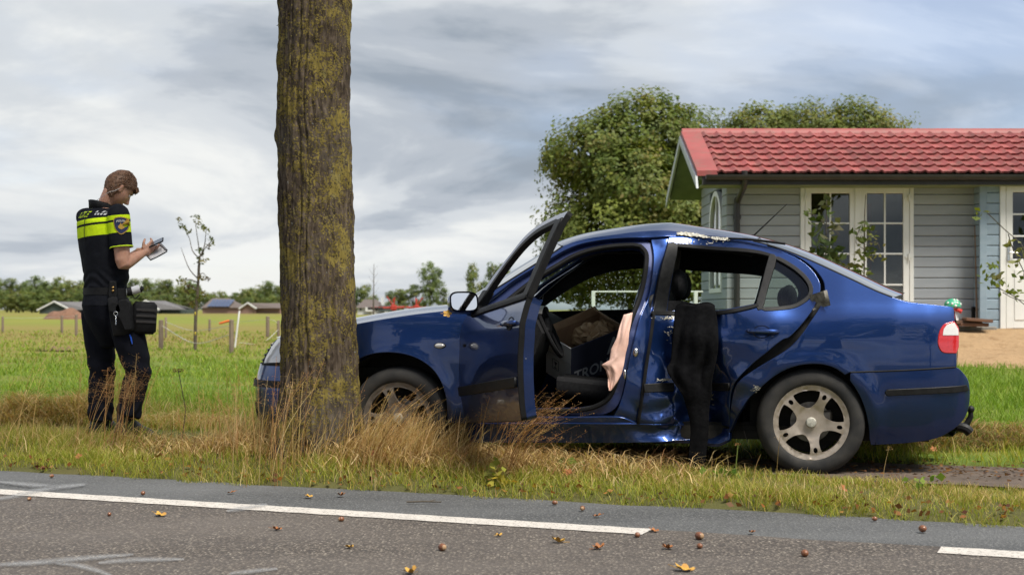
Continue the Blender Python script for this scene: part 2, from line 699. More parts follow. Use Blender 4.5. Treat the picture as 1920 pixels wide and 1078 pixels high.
def road_paint(name, c, wear_lo, wear_hi, scale, feather=False):
    t = NT(name)
    g = t.geo()
    worn = t.noise(g, scale, 6, .7)
    hole = t.ramp(worn, [(wear_lo, 1.0), (wear_hi, 0.0)])
    if feather:
        at = t.n("ShaderNodeVertexColor"); at.layer_name = 'col'
        hole = t.math('MULTIPLY', hole, at.outputs[0])
    base = t.mix(t.ramp(t.noise(g, 9, 5, .6), [(.4, 0.0), (.75, .5)]), c, tuple(.68 * q for q in c))
    t.set(base=base, rough=.7, spec=.3)
    tr = t.n("ShaderNodeBsdfTransparent"); mx = t.n("ShaderNodeMixShader")
    t.l(hole, mx.inputs[0]); t.l(tr.outputs[0], mx.inputs[1]); t.l(t.b.outputs[0], mx.inputs[2]); t.l(mx.outputs[0], t.out.inputs[0])
    t.bump(t.noise(g, 130, 3), .3, .004)
    return t.mat


M_LINE = road_paint("white_road_paint", (.56, .52, .47), .53, .70, 60)
M_SPRAY = road_paint("sprayed_marker_paint", (.36, .365, .37), .42, .72, 80, True)
for (a, b) in ((-9.5, -1.86), (-.60, 3.2)):
    o = strip_sheet("edge_line", a, b, lambda s: 6.055 + .004 * math.sin(s * 31), lambda s: 6.225 + .004 * math.sin(s * 27 + 1), lambda s, n: .004, M_LINE, 160, 2)
    o.parent = road; o["kind"] = "structure"


def spray(pts, wpx):
    c = crv(pts, 8)
    w3 = []
    for i, q in enumerate(c):
        a = np.array(c[max(i - 1, 0)]); b = np.array(c[min(i + 1, len(c) - 1)])
        t = (b - a) / (np.linalg.norm(b - a) + 1e-9)
        nrm = np.array((-t[1], t[0]))
        k = math.sin(math.pi * (i + .6) / (len(c) + .2)) ** .4
        for sg in (-1, 0, 1):
            p = np.array(q) + nrm * wpx * k * sg * .8
            d = F * CAMZ / (p[1] - HOR)
            w3.append(((p[0] - 960) / F * d, d, .0075))
    f = np.array([(3 * i + e, 3 * i + 1 + e, 3 * i + 4 + e, 3 * i + 3 + e) for i in range(len(c) - 1) for e in (0, 1)])
    o = np_mesh("spray_mark", np.array(w3), f, M_SPRAY, colors=np.array([(v, v, v) for _ in c for v in (0., .62, 0.)]))
    o.parent = road
    return o


for pts, w in ((((-20, 941), (40, 929), (90, 918), (160, 910)), 9), (((425, 960), (455, 955), (500, 948)), 8), (((-20, 1062), (60, 1058), (150, 1050), (250, 1042)), 9), (((90, 1056), (140, 1062), (180, 1072), (215, 1085)), 8),
               (((185, 1058), (240, 1053), (345, 1051)), 8), (((430, 1078), (470, 1074), (520, 1069)), 7), (((0, 905), (60, 911), (110, 914)), 7)):
    spray(pts, w)

# the narrow path behind the verge, half under leaves
M_PATH = pmat("brown_path_asphalt", (.13, .095, .07), (.075, .056, .042), 5, rough=.9, bump=.5, bscale=120, space='Object', lo=.3, hi=.7)
path = strip_sheet("path", -3.7, 30, lambda s: 8.20 + .05 * math.sin(s * 2.3) + .03 * math.sin(s * 7), lambda s: 9.15 + .05 * math.sin(s * 1.9 + 2), lambda s, n: float(H(*xy(s, n), rough=False)) + .007, M_PATH, 400, 12)
tag(path, kind="structure")

# bare sand bank below the summerhouse
t_ = NT("bare_sand")
g_ = t_.geo()
t_.set(base=t_.ramp(t_.noise(g_, 3.5, 7, .65), [(.3, (.30, .195, .105)), (.5, (.40, .27, .15)), (.7, (.25, .155, .08))]), rough=.95, spec=.1)
t_.bump(t_.noise(g_, 9, 7, .7), .8, .06)
V = []
nx, ny = 80, 34
for j in range(ny):
    for i in range(nx):
        x = 2.5 + 9 * i / (nx - 1); u = j / (ny - 1)
        y0 = 17.25 + .25 * math.sin(x * 1.7) + .15 * math.sin(x * 5.1)
        y = y0 + (20.35 - y0) * u
        V.append((x, y, float(H(x, y)) + .035 * math.sin(min(u * 4, 1) * math.pi * .5) + .035 * float(fbm(x * 4, y * 4, 9, 3)) * math.sin(math.pi * u)))
i = np.arange(nx * ny).reshape(ny, nx)
sand = np_mesh("sand_bank", np.array(V), np.stack([i[:-1, :-1].ravel(), i[:-1, 1:].ravel(), i[1:, 1:].ravel(), i[1:, :-1].ravel()], 1), t_.mat, smooth=True)
tag(sand, kind="structure")
# ------------------------------------------------------------------ shared materials
def paint_mat():
    t = NT("blue_car_paint")
    v = t.coord('Object')
    flake = t.noise(v, 900, 2, .5)
    base = t.mix(t.ramp(flake, [(.4, 0.0), (.7, 1.0)]), (.009, .030, .118), (.016, .050, .190))
    dirt = t.ramp(t.noise(v, 5, 6, .65), [(.50, 0.0), (.85, .14)])
    sep = t.n("ShaderNodeSeparateXYZ"); t.l(v, sep.inputs[0])
    low = t.ramp(sep.outputs[2], [(.15, 1.0), (.5, .12)])
    dust = t.math('MULTIPLY', t.math('ADD', dirt, .05), low)
    t.set(base=t.mix(dust, base, (.07, .06, .05)), metal=.80, rough=.30, coat=1.0, coatr=t.ramp(t.noise(v, 14, 5, .6), [(.4, .015), (.75, .07)]), spec=.3)
    t.b.inputs['Coat IOR'].default_value = 1.5
    n = t.noise(v, 7, 2, .5)
    b = t.n("ShaderNodeBump"); b.inputs['Strength'].default_value = .02; b.inputs['Distance'].default_value = .02
    t.l(n, b.inputs['Height']); t.l(b.outputs[0], t.b.inputs['Normal']); t.l(b.outputs[0], t.b.inputs['Coat Normal'])
    return t.mat


def glass_mat(name, tint, refl=1.0, rough=0.0):
    t = NT(name)
    tr = t.n("ShaderNodeBsdfTransparent"); tr.inputs[0].default_value = (*tint, 1)
    gl = t.n("ShaderNodeBsdfGlossy"); gl.inputs['Roughness'].default_value = rough
    lw = t.n("ShaderNodeFresnel"); lw.inputs[0].default_value = 1.5
    mx = t.n("ShaderNodeMixShader")
    t.l(t.math('MULTIPLY', lw.outputs[0], refl), mx.inputs[0])
    t.l(tr.outputs[0], mx.inputs[1]); t.l(gl.outputs[0], mx.inputs[2])
    t.l(mx.outputs[0], t.out.inputs[0])
    return t.mat


M_PAINT = paint_mat()
M_BLACKTRIM = pmat("black_plastic_trim", (.006, .006, .0065), (.014, .014, .014), 30, rough=.5, spec=.25, bump=.05, bscale=300)
M_RUBBER = pmat("tyre_rubber", (.012, .012, .012), (.035, .032, .028), 9, rough=.82, bump=.12, bscale=160)
M_SEAL = pmat("rubber_seal", (.005, .005, .0055), (.009, .009, .009), 20, rough=.6, spec=.2)
M_INT = pmat("interior_dark_cloth", (.009, .009, .010), (.016, .016, .017), 60, rough=.95, spec=.15, bump=.1, bscale=400)
M_INTG = pmat("interior_grey_trim", (.10, .10, .10), (.13, .13, .125), 12, rough=.7)
M_LINER = pmat("headliner_cloth", (.10, .10, .105), (.13, .13, .13), 40, rough=.95)
M_GLASS = glass_mat("clear_green_glass", (.80, .90, .84), 1.0)
M_GLASSD = glass_mat("dark_quarter_glass", (.45, .52, .48), 1.0)
M_RIM = pmat("silver_alloy", (.50, .43, .36), (.38, .32, .26), 18, rough=.42, metal=.65, rvar=.12)
M_RIMDARK = pmat("dusty_brake_steel", (.20, .19, .18), (.10, .09, .08), 20, rough=.5, metal=.8)
M_CAP = pmat("worn_hub_cap", (.55, .53, .45), (.30, .29, .25), 60, rough=.5)
M_CHROME = pmat("bright_metal", (.7, .7, .7), (.6, .6, .6), 10, rough=.25, metal=1)
M_MIRROR = pmat("mirror_silver", (.85, .86, .86), (.85, .86, .86), 1, rough=.02, metal=1)
M_RED = pmat("red_lamp_lens", (.55, .015, .015), (.45, .01, .012), 80, rough=.12, coat=1)
M_WLENS = pmat("clear_lamp_lens", (.72, .70, .66), (.6, .58, .55), 80, rough=.1, coat=1, stretch=(1, 1, 6))
M_PRIMER = pmat("scraped_bare_metal", (.55, .53, .46), (.28, .26, .20), 45, rough=.55, metal=.25, bump=.5, bscale=90)
M_UNDER = pmat("underbody_black", (.010, .010, .010), (.025, .022, .018), 8, rough=.9)
M_DULLBLUE = pmat("inner_blue_steel", (.010, .020, .085), (.014, .028, .11), 12, rough=.35, metal=.3, coat=.6)

# ------------------------------------------------------------------ the car: shape functions (car frame: x rearwards from front axle, y to the far side, z up)
CAR_YAW = math.radians(9.0)
CAR_O = Vector((-0.596, 9.5625, 0.0325))
CEX = Vector((math.cos(CAR_YAW), -math.sin(CAR_YAW), 0))
CEY = Vector((math.sin(CAR_YAW), math.cos(CAR_YAW), 0))


def _table(pts, a, b, sig):
    g = np.arange(a, b, .005)
    v = np.interp(g, [p[0] for p in pts], [p[1] for p in pts])
    k = np.exp(-.5 * (np.arange(-40, 41) * .005 / sig) ** 2); k /= k.sum()
    v = np.convolve(np.pad(v, 40, mode='edge'), k, mode='valid')
    return g, v


_WG, _WV = _table([(-1.02, .36), (-.98, .46), (-.9, .57), (-.78, .67), (-.62, .745), (-.45, .80), (-.2, .84), (0, .855), (.4, .865), (2.4, .865), (2.7, .86), (3.0, .84),
                   (3.2, .81), (3.35, .765), (3.43, .71), (3.48, .63), (3.52, .52)], -1.1, 3.7, .02)
_VG, _VV = _table([(0, -.10), (.18, -.065), (.28, -.03), (.38, -.012), (.52, 0), (.66, 0), (.78, -.008), (.88, -.025), (.95, -.05), (1.0, -.075), (1.2, -.16), (1.36, -.235),
                   (1.42, -.275), (1.47, -.34), (1.52, -.42)], 0, 1.7, .025)


def car_S(x, z, dent=0.0):
    x = np.asarray(x, float); z = np.asarray(z, float)
    s = np.interp(x, _WG, _WV) + np.interp(z, _VG, _VV)
    for hx in (0.0, 2.513):                       # swollen wheel arches
        r = np.hypot(x - hx, z - .303)
        s = s + .014 * np.exp(-((r - .37) / .05) ** 2) * smoothstep(.12, .3, z)
    # sculpted shoulder line and lower door crease
    s = s + .006 * np.exp(-((z - .80) / .045) ** 2) * smoothstep(.2, .6, x) * (1 - smoothstep(2.6, 3.1, x))
    if dent:
        s = s - dent * car_dent(x, z)
    return s


def car_dent(x, z):
    low = smoothstep(.12, .25, z) * (1 - .62 * smoothstep(.95, 1.35, z))
    c = 1.80 + .08 * np.sin(z * 5)
    d = .20 * np.exp(-((x - c) / .16) ** 2) * low
    d = d + .045 * np.exp(-((x - 1.66) / .22) ** 2) * low * (1 - .5 * smoothstep(.9, 1.2, z))
    # the panel is pulled towards the pole: soft folds that fan out of the crush
    m = np.exp(-((x - 1.9) / .42) ** 2) * smoothstep(.15, .3, z) * (1 - smoothstep(.93, 1.02, z))
    d = d + m * (.008 * np.sin(9 * (x - 1.8) + 7 * z) + .006 * np.sin(23 * x - 11 * z + 2 * np.sin(6 * z)) + .005 * np.sin(31 * z + 9 * x))
    lo = np.exp(-((x - 1.72) / .22) ** 2) * np.exp(-((z - .30) / .12) ** 2)
    d = d + lo * (.016 * np.sin(46 * z + 10 * np.sin(5 * x)) + .010 * np.sin(40 * x + 15 * z))
    tri = lambda a: np.abs(((a / math.pi) % 2) - 1) - .5          # sharp folds
    d = d + m * (.034 * tri(15 * (x - 1.75) - 6 * z) + .024 * tri(21 * z + 13 * x)) * np.exp(-((x - 1.78) / .26) ** 2)
    d = d + .020 * tri(17 * z + 9 * x) * np.exp(-((x - 1.57) / .07) ** 2) * smoothstep(.25, .4, z)
    d = d + .020 * (tri(30 * (x + .7 * z) + 3 * np.sin(9 * z)) + tri(26 * (z - .5 * x))) * np.exp(-((x - 1.70) / .20) ** 2) * np.exp(-((z - .33) / .13) ** 2)
    # door handle area bulged outwards, rear edge of the rear door sprung open
    d = d - .030 * np.exp(-((x - 2.22) / .14) ** 2) * np.exp(-((z - .78) / .22) ** 2)
    return d


def car_px(px, py, off=0.0, smax=None):
    """photo pixel -> (x, z) on the near flank"""
    a = np.array([(px - 960.0) / F, 1.0, -(py - HOR) / F])
    o = np.array([0, 0, CAMZ]) - np.array(CAR_O)
    ao, aa = o @ np.array(CEY), a @ np.array(CEY)
    y = -.85
    for _ in range(14):
        t = (y - ao) / aa
        q = o + a * t
        x, z = q @ np.array(CEX), q[2]
        y = .5 * y - .5 * (float(car_S(x, z)) + off)
    return (x, z)


def cpx(pts, n=4, off=0.0):
    return [car_px(p[0], p[1], off) for p in crv(pts, n)] if n > 1 else [car_px(p[0], p[1], off) for p in pts]
# ------------------------------------------------------------------ timber summerhouse
M_WALLG = pmat("grey_painted_board", (.345, .368, .390), (.295, .318, .338), 2.2, rough=.75, bump=.15, bscale=40, stretch=(.6, 1, 3))
M_WALLB = pmat("blue_grey_painted_board", (.270, .345, .400), (.225, .300, .355), 2.2, rough=.75, bump=.15, bscale=40, stretch=(.6, 1, 3))
M_UPVC = pmat("white_window_plastic", (.76, .76, .72), (.70, .70, .66), 3, rough=.4)
M_TILE = NT("red_metal_tile")
_v = M_TILE.geo()
_moss = M_TILE.ramp(M_TILE.noise(_v, 7, 6, .65), [(.46, 0.0), (.72, .75)])
M_TILE.set(base=M_TILE.mix(_moss, M_TILE.ramp(M_TILE.noise(_v, 1.7, 4), [(.3, (.325, .074, .066)), (.7, (.240, .054, .048))]), (.19, .095, .07)), rough=.6, coat=.05, coatr=.4)
def vary(mt, lo, hi):
    """each tile or board weathers a little differently"""
    nt = mt.node_tree; b = nt.nodes['Principled BSDF']; src = b.inputs['Base Color'].links[0].from_socket
    oi = nt.nodes.new("ShaderNodeObjectInfo"); mr = nt.nodes.new("ShaderNodeMapRange"); mr.inputs[3].default_value = lo; mr.inputs[4].default_value = hi
    mx = nt.nodes.new("ShaderNodeMix"); mx.data_type = 'RGBA'; mx.blend_type = 'MULTIPLY'; mx.inputs[0].default_value = 1.0
    nt.links.new(oi.outputs['Random'], mr.inputs[0]); nt.links.new(src, mx.inputs[6]); nt.links.new(mr.outputs[0], mx.inputs[7]); nt.links.new(mx.outputs[2], b.inputs['Base Color'])


M_TILE = M_TILE.mat
vary(M_TILE, .78, 1.12)
vary(M_WALLG, .90, 1.06)
vary(M_WALLB, .92, 1.06)
M_GUTTER = pmat("dark_brown_gutter", (.022, .020, .020), (.035, .030, .028), 6, rough=.45)
M_SOFFIT = pmat("weathered_green_soffit", (.20, .24, .13), (.15, .18, .10), 4, rough=.85)
M_BARGE = pmat("pale_barge_board", (.52, .54, .53), (.42, .44, .44), 4, rough=.7)
M_HGLASS = glass_mat("house_window_glass", (.86, .90, .88), 1.6)
M_DARKWOOD = pmat("brown_interior_wood", (.17, .075, .035), (.11, .05, .025), 5, rough=.7)
M_ROOM = pmat("room_lining", (.16, .13, .11), (.12, .10, .085), 3, rough=.9)

HX0, HX1, HY0, HY1, HZ = 3.10, 9.6, 20.40, 23.1, .70
PX0, PY0 = 6.64, 20.12
EAVE, RIDGE, RY = 2.88, 3.67, 21.75
house = thing("summerhouse", "grey-blue timber summerhouse with red tiled roof and white glazed doors", "house", (HX0, HY0, 0))
HO = Vector((HX0, HY0, 0))


def hb(a, b, r=0.0, mbx=None):
    mbx = mbx or MB()
    mbx.box(Vector(a) - HO, Vector(b) - HO, r=r)
    return mbx


def board_mesh(axis):
    """unit board, 1 long, .15 high with chamfered edges and a shadow groove"""
    prof = [(0, 0), (-.016, .004), (-.022, .012), (-.022, .134), (-.016, .1425), (0, .1465)]
    vs = [(0, p[0], p[1]) for p in prof] + [(1, p[0], p[1]) for p in prof]
    n = len(prof)
    fs = [(i, n + i, n + i + 1, i + 1) for i in range(n - 1)] + [tuple(range(n - 1, -1, -1)), tuple(range(n, 2 * n))]
    me = bpy.data.meshes.new("wall_board")
    if axis == 'y':
        vs = [(v[1], 1 - v[0], v[2]) for v in vs]
    me.from_pydata(vs, [], fs)
    return me


BM = {('x', 'g'): board_mesh('x'), ('x', 'b'): board_mesh('x'), ('y', 'g'): board_mesh('y'), ('y', 'b'): board_mesh('y')}
for (ax, c), me in BM.items():
    me.materials.append(M_WALLG if c == 'g' else M_WALLB)
# solid core walls behind the boards, each a part
M_CORE = pmat("wall_core", (.09, .10, .105), (.08, .09, .095), 2, rough=.9)
mb = MB()
hb((HX0 + .02, HY0, HZ - .15), (4.13, HY0 + .06, 2.95), mbx=mb); hb((5.75, HY0, HZ - .15), (PX0, HY0 + .06, 2.95), mbx=mb); hb((4.13, HY0, 2.82), (5.75, HY0 + .06, 2.95), mbx=mb)
hb((PX0 + .02, PY0, HZ - .15), (6.89, PY0 + .06, 2.95), mbx=mb); hb((7.80, PY0, HZ - .15), (HX1, PY0 + .06, 2.95), mbx=mb); hb((6.89, PY0, 2.83), (7.80, PY0 + .06, 2.95), mbx=mb)
hb((PX0 + .02, PY0 + .06, HZ - .15), (PX0 + .06, HY0 + .06, 2.95), mbx=mb)
hb((HX0, HY1 - .06, HZ - .15), (HX1, HY1, 2.95), mbx=mb); hb((HX1 - .06, PY0, HZ - .15), (HX1, HY1, 2.95), mbx=mb)
hb((HX0, HY0 + .02, HZ - .15), (HX0 + .05, 20.85, 2.95), mbx=mb); hb((HX0, 22.10, HZ - .15), (HX0 + .05, HY1, 2.95), mbx=mb); hb((HX0, 20.85, HZ - .15), (HX0 + .05, 22.10, 1.25), mbx=mb); hb((HX0, 20.85, 2.78), (HX0 + .05, 22.10, 2.95), mbx=mb)
wall = mb.build("wall", M_CORE, house, smooth=0)
mb = MB(); mb.prism([(HY0 - .0, 2.93), (HY1, 2.93), (RY, RIDGE - .10)], 0, .05, Matrix(((0, 0, 1, 0), (1, 0, 0, -HY0), (0, 1, 0, 0), (0, 0, 0, 1)))); mb.build("gable", M_WALLG, house, smooth=0)
rr = random.Random(4)
k = 0
z = HZ
while z < 2.90:
    segs = [('x', 'g', HX0 - .02, 4.13, HY0), ('x', 'g', 5.75, PX0 - .001, HY0), ('x', 'b', PX0 - .02, 6.89, PY0), ('x', 'b', 7.80, HX1, PY0)]
    for (ax, c, a, b, w) in segs:
        o = bpy.data.objects.new("wall_board", BM[(ax, c)]); COL.objects.link(o); o.parent = wall
        o.location = (a - HX0, w - HY0 - rr.uniform(0, .003), z); o.scale = (b - a, 1, 1)
    ys = [('b', PX0, PY0 + .01, HY0 - .024)]
    if 1.25 < z + .07 < 2.78:
        ys += [('g', HX0, HY0, 20.85), ('g', HX0, 22.10, HY1)]
    else:
        ys += [('g', HX0, HY0, HY1)]
    for (c, xw, a, b) in ys:
        o = bpy.data.objects.new("wall_board", BM[('y', c)]); COL.objects.link(o); o.parent = wall
        o.location = (xw - HX0 - rr.uniform(0, .003), a - HY0, z); o.scale = (1, b - a, 1)
    z += .15
mb = hb((PX0 - .035, PY0 - .035, HZ - .1), (PX0 + .07, PY0 - .0, 2.93), r=.006); mb.build("corner_board", M_WALLB, house)

# roof
roofp = MB()
for sg, ye in ((1, 19.90), (-1, 23.60)):
    pass
ang = math.atan2(RIDGE - EAVE, RY - 19.90)
SL = math.hypot(RIDGE - EAVE, RY - 19.90)
mb = MB()
for (ye) in (19.90, 23.60):
    a = [(2.62, ye, EAVE), (9.9, ye, EAVE), (9.9, RY, RIDGE), (2.62, RY, RIDGE)]
    vs = [Vector(q) - HO for q in a] + [Vector(q) - HO - Vector((0, 0, .07)) for q in a]
    mb.add(vs, [(0, 1, 2, 3), (7, 6, 5, 4), (0, 4, 5, 1), (1, 5, 6, 2), (2, 6, 7, 3), (3, 7, 4, 0)])
rf = mb.build("roof", M_SOFFIT, house, smooth=0)
TW, TL = .203, SL / 7.0
def tile_mesh():
    nu, nv = 11, 4
    vs = []
    for j in range(nv):
        for i in range(nu):
            u, v = i / (nu - 1), j / (nv - 1)
            w = .036 * (.5 + .5 * math.cos(2 * math.pi * (u - .30) + .9 * math.sin(2 * math.pi * (u - .3)))) + .030 * (1 - v)
            vs.append((u * TW, v * TL * 1.03 - (.024 * math.cos(2 * math.pi * (u - .3)) if j == 0 else 0), w + .012))
    for i in range(nu):
        a = vs[i]; vs.append((a[0], a[1] + .004, a[2] - .030))
    fs = [(j * nu + i, j * nu + i + 1, (j + 1) * nu + i + 1, (j + 1) * nu + i) for j in range(nv - 1) for i in range(nu - 1)]
    b = nv * nu
    fs += [(b + i, b + i + 1, i + 1, i) for i in range(nu - 1)]
    me = bpy.data.meshes.new("roof_tile"); me.from_pydata(vs, [], fs); me.materials.append(M_TILE)
    me.polygons.foreach_set('use_smooth', [True] * len(me.polygons)); me.set_sharp_from_angle(angle=math.radians(50))
    return me
TM = tile_mesh()
ncol = int((9.86 - 2.86) / TW)
for r in range(7):
    for c in range(ncol):
        o = bpy.data.objects.new("roof_tile", TM); COL.objects.link(o); o.parent = rf
        yy = 19.87 + math.cos(ang) * TL * r; zz = EAVE + .003 + math.sin(ang) * TL * r
        o.location = Vector((2.86 + c * TW, yy, zz)) - HO
        o.rotation_euler = (ang, 0, 0)
# far slope: one sheet of the same waves
vs, fs = [], []
nu = ncol * 6
for j in range(8):
    for i in range(nu + 1):
        v = j / 7
        vs.append(Vector((2.86 + i * TW / 6, 23.62 - (23.62 - RY) * v, EAVE + .05 + (RIDGE - EAVE) * v + .024 * math.cos(2 * math.pi * i / 6))) - HO)
for j in range(7):
    for i in range(nu):
        fs.append((j * (nu + 1) + i, j * (nu + 1) + i + 1, (j + 1) * (nu + 1) + i + 1, (j + 1) * (nu + 1) + i))
mb = MB(); mb.add(vs, fs); o = mb.build("rear_tiles", M_TILE, rf); o["kind"] = "stuff"
mb = MB()
mb.tube([Vector((2.60, RY, RIDGE + .035)) - HO, Vector((9.9, RY, RIDGE + .035)) - HO], .075, 10, sq=.6); mb.build("ridge_cap", M_TILE, rf)
for ye, nm in ((19.86, "a"), (23.62, "b")):
    mb = MB()
    d = Vector((0, ye, EAVE)) ; e = Vector((0, RY, RIDGE))
    a = [Vector((2.585, d.y, d.z - .02)), Vector((2.585, e.y, e.z - .02)), Vector((2.585, e.y, e.z + .055)), Vector((2.585, d.y, d.z + .055))]
    b2 = [q + Vector((.29, 0, .006)) for q in a]
    mb.add([q - HO for q in a + b2], [(0, 1, 2, 3), (7, 6, 5, 4), (0, 3, 7, 4), (3, 2, 6, 7), (2, 1, 5, 6), (1, 0, 4, 5)]); mb.build("verge_flashing", M_TILE, rf, smooth=0)
    mb = MB()
    a = [Vector((2.56, d.y - (.10 if ye < RY else -.10), d.z - .20)), Vector((2.56, e.y, e.z - .14)), Vector((2.56, e.y, e.z - .024)), Vector((2.56, d.y, d.z - .024))]
    b2 = [q + Vector((.03, 0, 0)) for q in a]
    mb.add([q - HO for q in a + b2], [(0, 1, 2, 3), (7, 6, 5, 4), (0, 3, 7, 4), (3, 2, 6, 7), (2, 1, 5, 6), (1, 0, 4, 5)]); mb.build("barge_board", M_BARGE, rf, smooth=0)
mb = MB()
for i in range(0, 1):
    prof = [(.06, .0), (.055, -.04), (.035, -.065), (.0, -.075), (-.035, -.065), (-.055, -.04), (-.06, .0), (-.05, .0), (-.045, -.035), (.0, -.06), (.045, -.035), (.05, 0)]
    mb.prism(prof, 2.70, 9.9, Matrix(((0, 0, 1, -HX0), (1, 0, 0, 19.81 - HY0), (0, 1, 0, EAVE - .01), (0, 0, 0, 1))))
gut = mb.build("gutter", M_GUTTER, house)
hb((2.66, 19.878, EAVE - .14), (9.9, 19.90, EAVE - .02)).build("fascia", M_GUTTER, house, smooth=0)
hb((2.66, 19.90, EAVE - .145), (9.9, HY0 + .02, EAVE - .13)).build("soffit", M_SOFFIT, house, smooth=0)
# down pipe
dp = [P(1396, 320, 19.82), P(1396, 345, 19.86), P(1390, 362, 20.05), P(1384, 376, 20.28), P(1382, 392, 20.33), P(1382, 560, 20.33), P(1382, 612, 20.33)]
mb = MB(); mb.tube([q - HO for q in crv([tuple(v) for v in dp], 4) for q in [Vector(q)]], .042, 12)
mb.tube([P(1382, 404, 20.33) - HO, P(1382, 411, 20.33) - HO], .055, 12); mb.build("down_pipe", M_GUTTER, house)

# arched side window
mb = MB()
def arch(y0, y1, z0, zs, n=14):
    c, r = (y0 + y1) / 2, (y1 - y0) / 2
    return [(y0, z0), (y1, z0)] + [(c + r * math.cos(math.pi * k / n), zs + (2.78 - zs) * math.sin(math.pi * k / n)) for k in range(n + 1)]
Mg = Matrix(((0, 0, -1, -.0), (1, 0, 0, -HY0), (0, 1, 0, 0), (0, 0, 0, 1)))
ou = arch(20.85, 22.10, 1.25, 2.25)
inn = [((a - 21.475) * .86 + 21.475, (b - 2.0) * .91 + 2.0) for a, b in ou]
n = len(ou)
vs = [Mg @ Vector((a, b, .04)) for a, b in ou] + [Mg @ Vector((a, b, .04)) for a, b in inn] + [Mg @ Vector((a, b, -.03)) for a, b in ou] + [Mg @ Vector((a, b, -.03)) for a, b in inn]
fs = []
for i in range(n):
    j = (i + 1) % n
    fs += [(i, j, n + j, n + i), (n + i, n + j, 3 * n + j, 3 * n + i), (i, 2 * n + i, 2 * n + j, j)]
mb.add(vs, fs); aw = mb.build("arched_window", M_UPVC, house, smooth=30)
mb = MB(); mb.add([Mg @ Vector((a, b, .005)) for a, b in inn], [tuple(range(n))]); mb.build("pane", M_HGLASS, aw, smooth=0)
mb = MB(); mb.box((-.025, 21.455 - HY0, 1.3), (.01, 21.495 - HY0, 2.72)); mb.box((-.025, 20.95 - HY0, 1.95), (.008, 22.0 - HY0, 1.985)); mb.build("glazing_bar", M_UPVC, aw, smooth=0)

# doors
def glazed_door(name, x0, x1, z0, z1, yw, gx, rows, cols, stile, parent, hinge_right, panel_top=None, label=None):
    """white door leaf: stiles and rails round glass with glazing bars"""
    yf = yw - .045
    mb = MB()
    gx0, gx1 = gx
    gz0, gz1 = rows[0], rows[-1]
    hb((x0, yf, z0), (gx0, yw + .01, z1), .006, mb); hb((gx1, yf, z0), (x1, yw + .01, z1), .006, mb)
    hb((gx0 - .004, yf + .002, gz1), (gx1 + .004, yw + .008, z1 - .002), .006, mb); hb((gx0 - .004, yf + .002, z0 + .002), (gx1 + .004, yw + .008, gz0), .006, mb)
    d = mb.build(name, M_UPVC, parent)
    if label: d["label"] = label
    xs = np.linspace(gx0, gx1, cols + 1)
    for i in range(cols):
        for j in range(len(rows) - 1):
            pm = hb((xs[i] + .008, yf + .022, rows[j] + .008), (xs[i + 1] - .008, yf + .028, rows[j + 1] - .008)); pm.build("pane", M_HGLASS, d, smooth=0)
    for x in xs[1:-1]:
        hb((x - .012, yf + .010, gz0), (x + .012, yf + .040, gz1), .003).build("glazing_bar", M_UPVC, d)
    for zz in rows[1:-1]:
        hb((gx0, yf + .012, zz - .012), (gx1, yf + .038, zz + .012), .003).build("glazing_bar", M_UPVC, d)
    return d


def zpx(py, y): return CAMZ - (py - HOR) / F * y
def xpx(px, y): return (px - 960) / F * y


hb((4.13, HY0 - .05, HZ), (4.19, HY0 + .05, 2.82), .006).build("door_frame", M_UPVC, house)
hb((5.69, HY0 - .05, HZ), (5.75, HY0 + .05, 2.82), .006).build("door_frame", M_UPVC, house)
hb((4.19, HY0 - .05, 2.76), (5.69, HY0 + .05, 2.82), .006).build("door_frame", M_UPVC, house)
hb((4.13, HY0 - .08, HZ - .02), (5.75, HY0 + .05, HZ + .03), .006).build("door_threshold", M_BARGE, house)
rows = [zpx(592, HY0), zpx(534, HY0), zpx(476, HY0), zpx(419, HY0), zpx(363, HY0)]
dl = glazed_door("glazed_door", 4.195, xpx(1606, HY0), HZ + .035, 2.755, HY0, (xpx(1520, HY0), xpx(1592, HY0)), rows, 2, .1, house, False, label="left leaf of the white glazed double doors")
dr_ = glazed_door("glazed_door", xpx(1607, HY0), 5.685, HZ + .035, 2.755, HY0, (xpx(1624, HY0), xpx(1692, HY0)), rows, 2, .1, house, True, label="right leaf of the white glazed double doors")
hb((xpx(1601, HY0), HY0 - .065, HZ + .04), (xpx(1612, HY0), HY0 - .046, 2.74), .006).build("cover_strip", M_UPVC, dl)
for py in (372, 482, 590):
    for px, pr in ((1508, dl), (1702, dr_)):
        mb = MB(); x, z_ = xpx(px, HY0), zpx(py, HY0)
        mb.tube([Vector((x, HY0 - .07, z_ - .05)) - HO, Vector((x, HY0 - .07, z_ + .05)) - HO], .014, 8); hb((x - .05, HY0 - .06, z_ - .015), (x + .05, HY0 - .045, z_ + .015), 0, mb); mb.build("hinge", M_UPVC, pr)
